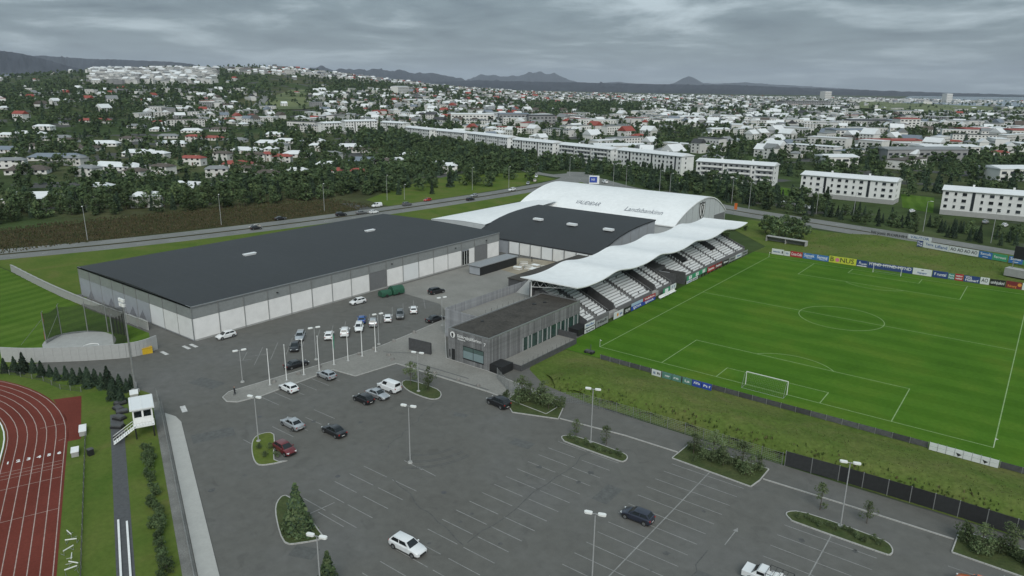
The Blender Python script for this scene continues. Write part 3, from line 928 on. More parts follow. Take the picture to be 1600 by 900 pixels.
# ------------------------------------------------------------------ big white arched hall and its low wing
wh = thing('arched_football_hall', 'big white arched hall with lettering on its roof and a shield on the gable', 'sports hall', (-62, 122, 0))
wprof = [(98.4, 7.0), (101, 8.4), (104, 9.7), (107, 10.8), (110, 11.7), (113, 12.45), (116, 13.1), (119, 13.55), (122, 13.85), (125, 13.95), (128, 13.75), (131, 13.2), (134, 12.3), (137, 11.1), (140, 9.5), (142, 8.3), (144, 6.8)]
M['gable'] = mat('white_gable_cladding', (.50, .53, .54), .5, .05, .5)
wr = arch_hall(wh, -95.5, -30.2, wprof, M['membrane'], M['gable'])
def on_wroof(xa, yc):
    z = float(np.interp(yc, [p[0] for p in wprof], [p[1] for p in wprof]))
    z2 = float(np.interp(yc + 1, [p[0] for p in wprof], [p[1] for p in wprof]))
    return (xa, yc, z + .05), math.atan2(z2 - z, 1)
M['ink'] = mat('dark_lettering', (.15, .17, .20), .6, .1, 3)
for s_, xa, yc, sz, wd in (('VALIÐIÐAR', -67.8, 105.0, 3.9, 10.5), ('Landsbankinn', -44.5, 104.4, 4.2, 14.5)):
    lo, an = on_wroof(xa, yc)
    o = obj('lettering', text_mesh(s_, sz, M['ink'], 0.0, wd), wr, lo, (an, 0, 0))
# shield on the gable
def shield(sc, m1, m2):
    pts = [(-1, 1.2), (-.45, 1.05), (0, 1.3), (.45, 1.05), (1, 1.2), (1.02, 0), (.75, -.8), (0, -1.6), (-.75, -.8), (-1.02, 0)]
    b = MB()
    for k, (f_, z_, m_) in enumerate(((1, .02, 0), (.80, .05, 1))):
        q = [(p[0] * sc * f_, p[1] * sc * f_, z_) for p in pts]
        b.add(q, [tuple(range(len(q)))][::1], m_)
    b.add([(p[0] * sc, p[1] * sc, .08) for p in ((-.55, .75), (-.25, .75), (0, -.2), (.25, .75), (.55, .75), (.18, -.9), (-.18, -.9))][::-1], [(0, 1, 2, 3, 4, 5, 6)], 0)
    b.add([(p[0] * sc, p[1] * sc, .08) for p in ((-.2, .62), (.2, .62), (.2, .95), (-.2, .95))], [(0, 1, 2, 3)], 0)
    me = b.mesh('shield_emblem', [m1, m2])
    return me
sh = shield(2.4, M['black'], M['paintw'])
o = obj('shield_emblem', sh, wh, (-30.1 + 62, 121.2 - 122, 9.7), (R(90), 0, R(90)))
b = MB(); b.box(-30.19, -30.08, 133, 143.4, 0, 6.3); tp(wh, 'grey_panel', b, M['door'])
for y in (103, 108, 113, 118, 123, 128, 133, 138):
    z = float(np.interp(y, [p[0] for p in wprof], [p[1] for p in wprof])) - .45
    b = MB(); b.box(-30.19, -30.14, y - .04, y + .04, 0, z); tp(wh, 'panel_joint', b, M['grey'])
lw = thing('low_hall', 'low white-roofed wing behind the long dark hall', 'hall wing', (-97, 78, 0))
b = MB()
us = np.linspace(0, 1, 9); ys = np.linspace(60, 103.0, 9)
def lx(u, y): f_ = (y - 60) / 43; return (-104.8 + 7.6 * f_) * (1 - u) + -80.1 * u
def lz(u, y): f_ = (y - 60) / 43; return (6.0 + 1.9 * f_) * (1 - u) + (7.0 + 3.0 * f_ ** .8) * u + .5 * math.sin(math.pi * u)
vs = [(lx(u, y), y, lz(u, y)) for y in ys for u in us]
b.add(vs, [(j * 9 + i, j * 9 + i + 1, (j + 1) * 9 + i + 1, (j + 1) * 9 + i) for j in range(8) for i in range(8)])
for (ax, ay), (bx_, by_) in (((-108, 60), (-84.4, 60)), ((-108, 98), (-84.4, 98))):
    pass
tp(lw, 'roof', b, M['membrane'], smooth=40)
b = MB()
for j in range(8):
    b.quad((lx(0, ys[j + 1]) + .1, ys[j + 1], 0), (lx(0, ys[j]) + .1, ys[j], 0), (lx(0, ys[j]) + .1, ys[j], lz(0, ys[j]) - .02), (lx(0, ys[j + 1]) + .1, ys[j + 1], lz(0, ys[j + 1]) - .02))
for i in range(8):
    b.quad((lx(us[i], 60), 60.1, 0), (lx(us[i + 1], 60), 60.1, 0), (lx(us[i + 1], 60), 60.1, lz(us[i + 1], 60) - .02), (lx(us[i], 60), 60.1, lz(us[i], 60) - .02))
tp(lw, 'wall', b, M['gable'])

# ------------------------------------------------------------------ grandstand
st = thing('grandstand', 'football grandstand with rows of white seats under a wavy white canopy', 'grandstand', (-14, 56, 0))
S = lambda name, b, m, par=None, smooth=None: tp(st, name, b, m, par, smooth)
CYS = np.linspace(4.6, 107.6, 150)
def cz(x, y):
    ph = 2 * math.pi * (y - 11.3) / 22.2
    return 9.95 - .46 * math.cos(ph - .35 * math.sin(ph)) + .012 * (x + 16) - .004 * (y - 5)
CXS = np.linspace(-24.0, -8.8, 9)
b = MB()
nxs, nys = len(CXS), len(CYS)
vs = [(x, y, cz(x, y)) for y in CYS for x in CXS] + [(x, y, cz(x, y) - .2) for y in CYS for x in CXS]
o_ = nxs * nys
fs = []
for j in range(nys - 1):
    for i in range(nxs - 1):
        a = j * nxs + i
        fs += [(a, a + 1, a + nxs + 1, a + nxs), (o_ + a, o_ + a + nxs, o_ + a + nxs + 1, o_ + a + 1)]
    fs += [(j * nxs, (j + 1) * nxs, o_ + (j + 1) * nxs, o_ + j * nxs), ((j + 1) * nxs - 1, o_ + (j + 1) * nxs - 1, o_ + (j + 2) * nxs - 1, (j + 2) * nxs - 1)]
for i in range(nxs - 1):
    fs += [(i, o_ + i, o_ + i + 1, i + 1), ((nys - 1) * nxs + i, (nys - 1) * nxs + i + 1, o_ + (nys - 1) * nxs + i + 1, o_ + (nys - 1) * nxs + i)]
b.add(vs, fs)
can = S('canopy', b, M['membrane'], smooth=50)
NR = 15
rx = lambda k: -8.1 - .82 * k
rz_ = lambda k: 1.25 + .36 * k
SECT = [(7.6, 17.3), (21.4, 39.0), (42.6, 50.2), (56.8, 104.5)]
M['step'] = mat('stand_concrete', (.155, .158, .16), .9, .15, 1.2, scale2=6)
for s0, s1 in SECT:
    b = MB()
    for k in range(NR):
        b.box(rx(k) - .82 + (0 if k < NR - 1 else -.4), rx(k), s0, s1, 0, rz_(k))
    b.box(rx(0) + .001, rx(0) + .25, s0, s1, 0, 1.9)
    S('terrace', b, M['step'])
for s0, s1 in ((17.3, 21.4), (39.0, 42.6)):
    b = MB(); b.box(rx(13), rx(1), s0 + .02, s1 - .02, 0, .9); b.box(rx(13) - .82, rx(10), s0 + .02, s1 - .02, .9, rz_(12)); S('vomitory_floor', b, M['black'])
    for y in (s0 + .02, s1 - .14):
        b = MB()
        b.add([(rx(1), y, .9), (rx(10), y, .9), (rx(10), y, rz_(10) + .9), (rx(1), y, rz_(1) + .9), (rx(1), y + .12, .9), (rx(10), y + .12, .9), (rx(10), y + .12, rz_(10) + .9), (rx(1), y + .12, rz_(1) + .9)], [(0, 1, 2, 3), (7, 6, 5, 4), (3, 2, 6, 7), (0, 3, 7, 4), (1, 5, 6, 2)])
        S('vomitory_wall', b, M['dgrey'])
    b = MB(); b.box(rx(1), rx(0) + .25, s0 + .02, s1 - .02, 0, 1.2); S('stair_landing', b, M['conc'])
b = MB(); b.box(rx(9), rx(0) + 1.2, 50.22, 50.4, 0, 4.2); b.box(rx(9), rx(0) + 1.2, 56.6, 56.78, 0, 3.4); b.box(rx(13), rx(6), 50.4, 56.6, 3.4, rz_(9)); b.box(rx(13), rx(12), 50.4, 56.6, 0, 3.4)
S('tunnel', b, M['dgrey'])
b = MB(); b.box(rx(6) + .02, rx(0) - 2, 50.4, 53.4, 3.3, 3.55); S('tunnel_roof', b, M['gpan'])
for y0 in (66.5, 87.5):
    b = MB(); b.add([(rx(12), y0, rz_(12) + .4), (rx(6), y0, rz_(6) + .4), (rx(6), y0 + 4, rz_(6) + .4), (rx(12), y0 + 4, rz_(12) + .4), (rx(12), y0, 0), (rx(6), y0, 0), (rx(6), y0 + 4, 0), (rx(12), y0 + 4, 0)], [(0, 1, 2, 3), (0, 4, 5, 1), (1, 5, 6, 2), (2, 6, 7, 3), (3, 7, 4, 0)]); S('vomitory_shade_block', b, M['black'])  # solid black wedge painted for the darkness inside the opening
b = MB(); b.box(-22.4, -22.0, 6, 106, 0, 8.6); S('back_wall', b, M['dgrey'])
b = MB(); b.box(-22.0, rx(NR - 1) - 1.23, 7.6, 104.5, 0, rz_(NR - 1)); S('gangway', b, M['step'])
# railings and end walls
for y in (7.5, 104.6):
    b = MB()
    b.add([(rx(0) + .2, y, 0), (rx(14) - 1, y, 0), (rx(14) - 1, y, rz_(14) + 1), (rx(0) + .2, y, 2.2), (rx(0) + .2, y + .14, 0), (rx(14) - 1, y + .14, 0), (rx(14) - 1, y + .14, rz_(14) + 1), (rx(0) + .2, y + .14, 2.2)], [(0, 1, 2, 3), (7, 6, 5, 4), (3, 2, 6, 7), (0, 3, 7, 4)])
    S('end_wall', b, M['dgrey'])
# roof steel: rear columns and cantilever trusses
for i in range(10):
    y = 6 + i * 11.1
    b = MB()
    b.tube((-21.9, y, 0), (-21.9, y, cz(-21.9, y) - .5), .16, n=6)
    b.tube((-21.9, y, 7.6), (-9.6, y, cz(-9.6, y) - .5), .08, n=5)
    for k in range(6):
        xa, xb = -21.5 + k * 2, -20.5 + k * 2
        zl = lambda x: 7.6 + (x + 21.9) / 12.3 * (cz(-9.6, y) - 8.1)
        b.tube((xa, y, zl(xa)), (xb, y, cz(xb, y) - .48), .05, n=4)
        b.tube((xb, y, cz(xb, y) - .48), (xb + 1, y, zl(xb + 1)), .05, n=4)
    S('roof_truss', b, M['paintw'])
for x in (-20, -16.5, -13, -9.4):
    b = MB()
    for j in range(0, nys - 3, 3):
        b.tube((x, CYS[j], cz(x, CYS[j]) - .52), (x, CYS[j + 3], cz(x, CYS[j + 3]) - .52), .06, n=4)
    S('purlin', b, M['galv'])
# seats: tip-up white seats; the nearest 300 are pieces of their own, the rest one mass
def seat_geo(b, x, y, z, m=0):
    b.box(x - .42, x - .05, y - .21, y + .21, z + .36, z + .42, m)
    b.box(x - .50, x - .42, y - .21, y + .21, z + .36, z + .80, m)
    b.box(x - .46, x - .38, y - .04, y + .04, z, z + .36, m)
M['seat'] = mat('white_plastic_seat', (.70, .72, .73), .45, .05, 1.0)
seats = []
for s0, s1 in SECT:
    aisles = [a for a in (12.4, 30.2, 46.5, 65.0, 73.5, 82.0, 90.5, 98.5) if s0 < a < s1]
    y = s0 + .35
    while y < s1 - .25:
        if all(abs(y - a) > .7 for a in aisles):
            for k in range(NR):
                if any(y0 - .3 < y < y0 + 4.3 and 5 <= k <= 12 for y0 in (66.5, 87.5)): continue
                if random.random() < .012: continue
                seats.append((rx(k) - .1, y, rz_(k)))
        y += .56
seats.sort(key=lambda p: (p[0] - CX) ** 2 + (p[1] - CY) ** 2)
b = MB(); seat_geo(b, 0, 0, 0); sm = b.mesh('seat', M['seat'])
# seats hidden behind the clubhouse are not among the ones that show largest
vis = [p for p in seats if p[1] > 9.0]
hid = [p for p in seats if p[1] <= 9.0]
for p in vis[:300]:
    obj('seat', sm, st, (p[0] + 14, p[1] - 56, p[2]))
b = MB()
for p in vis[300:] + hid: seat_geo(b, *p)
o = S('seat_rows', b, M['seat']); o['kind'] = 'stuff'
# a few people-free row end rails
for s0, s1 in SECT:
    for a in (s0 + .05, s1 - .05):
        b = MB()
        b.tube((rx(0), a, rz_(0) + .9), (rx(14), a, rz_(14) + .9), .03, n=4)
        for k in range(0, 15, 2): b.tube((rx(k), a, rz_(k)), (rx(k), a, rz_(k) + .9), .025, n=4)
        S('handrail', b, M['galv'])

# ------------------------------------------------------------------ clubhouse with weathered timber
cl = thing('clubhouse', 'two-storey clubhouse clad in weathered grey timber with a brown flat roof', 'clubhouse', (-14.4, -9, 0))
Cc = lambda name, b, m, par=None, smooth=None: tp(cl, name, b, m, par, smooth)
M['timber'] = mat('weathered_timber', (.165, .168, .17), .9, .35, 1.4, rnd=.28, scale2=8)
M['mossroof'] = mat('moss_brown_roof', (.030, .027, .022), .95, .35, .35, scale2=2.5, col2=(.055, .050, .043))
bx0, bx1, by0, by1, bz = -19.5, -9.4, -24.5, 7.0, 6.45
b = MB(); b.box(bx0 + .12, bx1 - .12, by0 + .12, by1 - .12, 0, bz - .25); Cc('wall', b, M['dgrey'])
b = MB(); b.box(bx0 + .16, bx1 - .16, by0 + .16, by1 - .16, bz - .245, bz - .18); rf = Cc('roof', b, M['mossroof'])
for (x, y, r_) in ((-16, -1, .5), (-15, 1.5, .4), (-17.2, -17, .35)):
    b = MB(); b.tube((x, y, bz - .2), (x, y, bz - .05), r_, n=10); Cc('roof_hatch', b, M['black'], par=rf)
b = MB()
for q in ((bx0, bx1, by0 - .02, by0 + .14), (bx0, bx1, by1 - .14, by1 + .02), (bx0 - .02, bx0 + .14, by0 + .15, by1 - .15), (bx1 - .14, bx1 + .02, by0 + .15, by1 - .15)):
    b.box(*q, bz - .2, bz + .06)
Cc('parapet_cap', b, M['galv'])
PLK = {}
def plank(w_, h, rotz, loc):
    k = (round(w_, 2), round(h, 2))
    if k not in PLK:
        bb = MB(); bb.box(0, k[0] - .03, -.05, .05, 0, k[1]); PLK[k] = bb.mesh('plank', M['timber'])
    o = obj('plank', PLK[k], cl, (loc[0] + 14.4, loc[1] + 9, loc[2]), (0, 0, rotz))
x = bx0
while x < bx1 - .05:     # front
    if -15.9 < x < -10.7:
        plank(.42, 1.0, 0, (x, by0 + .05 + random.uniform(-.02, .02), .0)); plank(.42, 2.55, 0, (x, by0 + .05 + random.uniform(-.02, .02), 3.7))
    elif -18.75 < x < -18.0:
        plank(.42, 3.8, 0, (x, by0 + .05, 2.45))
    else: plank(.42, bz - .2, 0, (x, by0 + .05 + random.uniform(-.02, .02), 0))
    x += .42
y = by0
while y < by1 - .05:     # pitch side
    if y < -14.2: plank(.42, bz - .2, R(90), (bx1 - .05 + random.uniform(-.02, .02), y, 0))
    else: plank(.42, 2.6, R(90), (bx1 - .05 + random.uniform(-.02, .02), y, 3.65))
    y += .42
b = MB(); b.box(-15.8, -10.6, by0 - .02, by0 + .1, 1.0, 3.65); wf = Cc('window', b, M['black'])
M['paneb'] = mat('blue_reflecting_glass', (.20, .27, .28), .12, .1, .4)
M['pane2'] = mat('green_reflecting_glass', (.075, .115, .105), .12, .2, .6)
for i in range(2):
    x0 = -15.68 + i * 2.55
    b = MB(); b.box(x0, x0 + 2.4, by0 - .045, by0 - .022, 1.25, 2.75); Cc('pane', b, M['paneb'], par=wf)
    b = MB(); b.box(x0, x0 + 2.4, by0 - .045, by0 - .022, 2.80, 3.55); Cc('pane', b, M['pane2'], par=wf)
b = MB(); b.box(-18.7, -18.05, by0 - .01, by0 + .1, 0, 2.4); Cc('door', b, M['black'])
b = MB(); b.box(-19.3, -19.0, by0 - .03, by0 + .0, .6, 2.2); Cc('door', b, M['black'])
# sign: emblem and lettering
b = MB(); b.tube((0, 0, 0), (0, 0, .06), .62, n=20); b.tube((0, .1, .06), (0, .1, .09), .2, n=12)
obj('emblem', b.mesh('emblem', M['paintw']), cl, (-18.3 + 14.4, by0 - .08 + 9, 5.35), (R(90), 0, 0))
b = MB(); b.tube((0, .12, .091), (0, .12, .1), .26, n=12); b.add([(-.3, -.15, .075), (.3, -.15, .075), (0, -.55, .075)], [(0, 2, 1)])
obj('emblem', b.mesh('emblem', M['black']), cl, (-18.3 + 14.4, by0 - .10 + 9, 5.35), (R(90), 0, 0))
obj('lettering', text_mesh('Sjúkraþjálfarinn', .85, M['paintw'], .008, 6.0), cl, (-14.2 + 14.4, by0 - .05 + 9, 5.35), (R(90), 0, 0))
obj('lettering', text_mesh('Kaplakriki', .42, M['paintw'], .005, 1.9), cl, (-16.1 + 14.4, by0 - .05 + 9, 4.75), (R(90), 0, 0))
obj('lettering', text_mesh('7', .95, M['paintw'], .01), cl, (-10.4 + 14.4, by0 - .05 + 9, 5.0), (R(90), 0, 0))
M['gglass'] = mat('dark_green_glass', (.026, .055, .046), .1, .4, .7, spec=.6)
# pitch-side glazing with pale columns
y = -14.0
k = 0
while y < by1 - .6:
    ww = (1.7, 1.2, 2.2, 1.6)[k % 4]
    b = MB(); b.box(bx1 - .11, bx1 - .05, y + .3, min(by1, y + ww), .55, 3.62); wn_ = Cc('window', b, M['gglass'])
    if k % 2: 
        b = MB(); b.box(bx1 - .049, bx1 - .03, y + .3, min(by1, y + ww) - .3, 1.0, 3.5); Cc('pane', b, M['pane2'], par=wn_)
    b = MB(); b.box(bx1 - .11, bx1 + .02, y, y + .3, 0, 3.64); Cc('column', b, M['pole'])
    y += ww; k += 1
b = MB(); b.box(bx1 + .03, -4.9, -20.5, -1.5, .0, .95); Cc('terrace_deck', b, M['pave'])
b = MB(); b.box(-4.88, -4.7, -20.5, -1.5, 0, 1.1); b.box(bx1 + .03, -4.7, -20.7, -20.52, 0, 1.1); b.box(bx1 + .03, -4.9, -1.48, -1.3, 0, 2.2); Cc('terrace_wall', b, M['dgrey'])
for i in range(12):
    b = MB(); b.tube((-4.8, -20 + i * 1.6, 1.1), (-4.8, -20 + i * 1.6, 1.9), .03, n=4); Cc('railing_post', b, M['dgrey'])
b = MB(); b.box(bx1 + .05, -6.4, -24.3, -21.0, 0, 1.5); Cc('dark_box', b, M['black'])  # black box stands in for the shade of the recess at this corner
b = MB(); b.box(bx1 + .05, -6.8, 2.5, 6.6, 0, 1.5); Cc('dark_box', b, M['black'])
# rear wing with roof deck and metal screen
b = MB(); b.box(-28.8, bx0 - .02, -15.0, 13.5, 0, 4.3); Cc('wing_wall', b, M['gpan'])
b = MB(); b.box(-28.6, bx0 - .03, -14.8, 13.5, 4.31, 4.4); Cc('wing_deck', b, M['pave'])
M['slat'] = mat('lavender_grey_metal_slats', (.27, .28, .295), .5, .15, 2, rnd=.15)
bb = MB(); bb.box(-.04, .04, 0, .36, 0, 2.6); sl = bb.mesh('slat', M['slat'])
bb = MB(); bb.box(0, .36, -.04, .04, 0, 6.2); sl2 = bb.mesh('slat', M['slat'])
for i in range(70): obj('slat', sl, cl, (-28.9 + 14.4, -15 + i * .41 + 9, 3.7))
for i in range(22): obj('slat', sl2, cl, (-28.9 + i * .41 + 14.4, -15.1 + 9, 0))
for i in range(14):
    b = MB(); b.tube((bx0 - .15, -13 + i * 1.9, 4.4), (bx0 - .15, -13 + i * 1.9, 7.2), .035, n=4); Cc('guard_post', b, M['dgrey'])
b = MB(); b.add([(-28.4, 9, 4.4), (bx0 - .3, 9, 4.4), (bx0 - .3, 14, 7.6), (-27.4, 14, 7.6), (-28.4, 14.2, 4.4), (bx0 - .3, 14.2, 4.4)], [(0, 1, 2, 3), (0, 3, 4), (1, 5, 2), (4, 3, 2, 5)]); Cc('stair_cover', b, M['conc'])

# things around the clubhouse and in the yard
sc_ = thing('slatted_screen', 'black slatted screen wall standing on the forecourt', 'screen wall', (-26.3, -25.5, .12), math.atan2(.6, 5.3))
for i in range(18):
    b = MB(); b.box(-2.75 + i * .305, -2.75 + i * .305 + .26, -.09, .09, 0, 2.5); obj('slat', b.mesh('slat', M['dgrey']), sc_)
b = MB(); b.box(-2.8, 2.75, .1, .2, .1, 2.4); obj('frame', b.mesh('frame', M['black']), sc_)
t = thing('black_shed', 'long low black shed beside the glass door of the long hall', 'shed', (-57.4, 36.5, 0))
b = MB(); b.box(-2.0, 2.0, -8.5, 8.5, 0, 2.5); obj('wall', b.mesh('wall', M['black']), t)
b = MB(); b.box(-2.3, 2.3, -8.9, 8.9, 2.52, 2.75); obj('roof', b.mesh('roof', M['grey']), t)
b = MB(); b.box(-1.9, 1.9, -8.56, -8.52, .2, 2.3); obj('end_panel', b.mesh('end_panel', M['gpan']), t)
t = thing('black_container', 'black shipping container in the tan yard by the arena hall', 'container', (-51.6, 66.5 - 9, 0))
b = MB(); b.box(-3.2, 3.2, -1.3, 1.3, 0, 2.8)
for i in range(20): b.box(-3.1 + i * .32, -2.95 + i * .32, -1.36, -1.3, .15, 2.65)
obj('body', b.mesh('body', M['black']), t)
b = MB(); b.box(-3.25, 3.25, -1.35, 1.35, 2.81, 2.9); obj('lid', b.mesh('lid', M['dgrey']), t)
t = thing('low_wing', 'low flat-roofed brown wing between the yard and the canopy', 'building', (-33, 38, 0))
b = MB(); b.box(-7, 3.5, -17, 17, 0, 3.4); obj('wall', b.mesh('wall', M['dgrey']), t)
b = MB(); b.box(-7.2, 3.7, -17.2, 17.2, 3.41, 3.6); obj('roof', b.mesh('roof', M['mossroof']), t)
t = thing('basement_ramp', 'sunken ramp with black walls beside the metal slat screen', 'ramp', (-36.5, 6, 0))
b = MB(); b.box(-2.6, -2.3, -9, 11, 0, 1.3); b.box(2.3, 2.6, -9, 11, 0, 1.0); obj('wall', b.mesh('wall', M['gpan']), t)
b = MB(); b.box(-2.28, 2.28, -9, 11, .03, .08); obj('floor', b.mesh('floor', M['black']), t)
for i, (x, y) in enumerate(((-52, 41), (-50, 43.5), (-47.6, 42.3), (-46, 45.5), (-49.5, 46.5), (-53.5, 46), (-44, 48))):
    t = thing('pallet_stack', ['loose heap of pale building boards in the tan yard', 'pallet of pale boards, one of several in the tan yard'][i > 0], 'building material', (x, y, .04), i * .7, 'building material in the yard')
    for k in range(3 + i % 2):
        b = MB(); b.box(-1.2, 1.2, -.7, .7, k * .26, k * .26 + .2)
        obj('board_stack', b.mesh('board_stack', mat('pale_board', (.42, .40, .35), .9, .15, 2) if k % 2 else M['paintw']), t, (0, 0, 0), (0, 0, .15 * k))
    if i: t['label'] = 'pallet of pale boards, one of several in the tan yard'
# ------------------------------------------------------------------ vehicles
def paint(name, c, metal=.25):
    m = mat('car_paint_' + name, c, .28, .03, 1.5, metal=metal)
    m.node_tree.nodes['Principled BSDF'].inputs['Coat Weight'].default_value = .6
    return m
PAINT = {'white': paint('white', (.70, .72, .73), 0), 'silver': paint('silver', (.42, .44, .46), .5), 'grey': paint('grey', (.13, .135, .14)), 'black': paint('black', (.018, .019, .022)),
         'blue': paint('blue', (.02, .09, .30)), 'maroon': paint('maroon', (.14, .018, .022)), 'red': paint('red', (.42, .03, .02)), 'navy': paint('navy', (.03, .035, .055)), 'orange': paint('orange', (.62, .15, .04)), 'beige': paint('beige', (.45, .43, .38))}
M['tyre'] = mat('tyre_rubber', (.018, .018, .018), .9, .2, 4)
M['rim'] = mat('alloy_rim', (.30, .31, .32), .35, .1, 4, metal=.7)
M['lens'] = mat('headlight_lens', (.62, .65, .66), .15, .1, 3)
M['tail'] = mat('tail_light_lens', (.30, .02, .015), .25, .1, 3)
M['plate'] = mat('number_plate', (.68, .68, .66), .5, .05, 3)
# kind: length, half width, bonnet z, waist z, roof z, cabin base (rear, front), roof (rear, front), tail deck z
CARK = {'hatch': (4.05, .86, .88, .95, 1.48, -1.95, 1.05, -1.45, .25, .95),
        'sedan': (4.60, .89, .86, .93, 1.43, -1.55, 1.05, -.95, .25, .93),
        'wagon': (4.65, .90, .88, .95, 1.50, -2.2, 1.10, -1.75, .35, .95),
        'suv': (4.50, .92, 1.02, 1.10, 1.70, -2.15, 1.05, -1.75, .35, 1.10),
        'van': (4.70, .92, 1.05, 1.12, 1.92, -2.25, 1.35, -2.15, .75, 1.12)}
_CM = {}
def car_meshes(kind):
    if kind in _CM: return _CM[kind]
    Ln, hw, zb, zw, zr, cb0, cb1, cr0, cr1, zt = CARK[kind]
    h = Ln / 2
    d = {}
    stn = [(-h, .36, zt - .22, .80), (-h + .08, .26, zt - .06, .92), (-h + .30, .22, zt, .98), (cb0 + .3, .2, zw, 1), (0, .2, zw, 1), (cb1, .2, zw - .01, 1), (cb1 + .35, .2, zb + .02, .99), (h - .45, .21, zb - .07, .96), (h - .14, .24, zb - .16, .88), (h, .34, zb - .30, .74)]
    b = MB(); n = None
    rings = []
    for x, zl, ztp, f_ in stn:
        w_ = hw * f_
        zm = zl + (ztp - zl) * .45
        half = [(w_ * .86, zl), (w_ * .985, zl + .12), (w_, zm), (w_ * .975, ztp - .07), (w_ * .88, ztp)]
        rg = [(x, -y, z) for y, z in half] + [(x, 0, ztp + .025)] + [(x, y, z) for y, z in half[::-1]] + [(x, 0, zl)]
        rings.append(rg)
    k = len(rings[0])
    vs = [v for r_ in rings for v in r_]
    fs = [(i * k + j, i * k + (j + 1) % k, (i + 1) * k + (j + 1) % k, (i + 1) * k + j) for i in range(len(rings) - 1) for j in range(k)]
    fs += [tuple(range(k - 1, -1, -1)), tuple((len(rings) - 1) * k + j for j in range(k))]
    fs = [f[::-1] for f in fs]
    b.add(vs, fs)
    # cabin frame
    wb, wt = hw * .90, hw * .70
    zc0 = zw - .03
    A = [(cb0, -wb, zc0), (cb1, -wb, zc0), (cb1, wb, zc0), (cb0, wb, zc0)]
    B = [(cr0, -wt, zr - .05), (cr1, -wt, zr - .05), (cr1, wt, zr - .05), (cr0, wt, zr - .05)]
    Cc_ = [(cr0 + .1, -wt * .8, zr), (cr1 - .12, -wt * .8, zr), (cr1 - .12, wt * .8, zr), (cr0 + .1, wt * .8, zr)]
    b.add(A + B + Cc_, [(0, 1, 5, 4), (1, 2, 6, 5), (2, 3, 7, 6), (3, 0, 4, 7), (4, 5, 9, 8), (5, 6, 10, 9), (6, 7, 11, 10), (7, 4, 8, 11), (8, 9, 10, 11)])
    d['body'] = b
    def on(a, b_, c, d_, u, v):      # bilinear point on a cabin face
        p = Vector(a).lerp(Vector(b_), u); q = Vector(d_).lerp(Vector(c), u)
        return p.lerp(q, v)
    def pane(a, b_, c, d_, u0, u1, v0, v1, o=.012):
        P_ = [on(a, b_, c, d_, *q) for q in ((u0, v0), (u1, v0), (u1, v1), (u0, v1))]
        n_ = (P_[1] - P_[0]).cross(P_[3] - P_[0]).normalized()
        m_ = MB(); P1 = [p + n_ * o for p in P_]
        m_.add([tuple(p) for p in P1] + [tuple(p - n_ * .03) for p in P1], [(0, 1, 2, 3), (0, 4, 5, 1), (1, 5, 6, 2), (2, 6, 7, 3), (3, 7, 4, 0)])
        return m_
    d['windscreen'] = pane(A[1], A[2], B[2], B[1], .05, .95, .08, .93)
    d['rear_window'] = pane(A[3], A[0], B[0], B[3], .08, .92, .28 if kind != 'sedan' else .1, .9)
    sw = []
    cuts = ((.07, .46), (.50, .90)) if kind not in ('van',) else ((.62, .93),)
    for s_ in (0, 1):
        for u0, u1 in cuts:
            if s_ == 0: sw.append(pane(A[0], A[1], B[1], B[0], u0, u1, .22, .9))
            else: sw.append(pane(A[2], A[3], B[3], B[2], 1 - u1, 1 - u0, .22, .9))
    d['side_windows'] = sw
    wr_ = .32 if kind != 'suv' else .36
    d['wheels'] = [(sx * Ln * .305 - (.02 if sx < 0 else -.05), sy * (hw - .09), wr_) for sx in (-1, 1) for sy in (-1, 1)]
    ty = MB(); ty.tube((0, -.115, 0), (0, .115, 0), wr_, n=16); d['tyre'] = ty
    ri = MB(); ri.tube((0, -.13, 0), (0, .13, 0), wr_ * .62, n=12); d['rim'] = ri
    ar = MB()
    for s_ in (-1, 1):
        for sy in (-1, 1):
            cx_ = s_ * Ln * .305 - (.02 if s_ < 0 else -.05); yy = sy * (hw + .006)
            pts = [(cx_ + (wr_ + .075) * math.cos(R(a)), yy, max(.2, wr_ + (wr_ + .075) * math.sin(R(a)))) for a in range(-20, 201, 20)]
            ar.add(pts, [tuple(range(len(pts)))] if sy < 0 else [tuple(range(len(pts)))[::-1]])
    d['arch'] = ar
    hl = []
    for s_ in (-1, 1):
        m_ = MB(); m_.obox((h - .17, s_ * hw * .66, zb - .24), (.30, .32, .13), -s_ * .5); hl.append(m_)
    d['headlights'] = hl
    tl = []
    for s_ in (-1, 1):
        m_ = MB(); m_.obox((-h + .09, s_ * hw * .74, zt - .18), (.16, .26, .2), s_ * .2); tl.append(m_)
    d['taillights'] = tl
    mr = []
    for s_ in (-1, 1):
        m_ = MB(); m_.obox((cb1 - .35, s_ * (hw + .08), zw + .05), (.14, .2, .14)); mr.append(m_)
    d['mirrors'] = mr
    pl = []
    for x_ in (h - .01, -h + .0):
        m_ = MB(); m_.box(x_ - .02, x_ + .02, -.25, .25, .42, .53); pl.append(m_)
    d['plates'] = pl
    gr = MB(); gr.obox((h - .04, 0, .45), (.16, hw * 1.1, .16)); gr.obox((-h + .03, 0, .38), (.12, hw * 1.3, .14)); gr.box(-h + .2, h - .3, -hw * .9, hw * .9, .16, .24)
    d['bumper_trim'] = gr
    _CM[kind] = d
    return d
_CP = {}
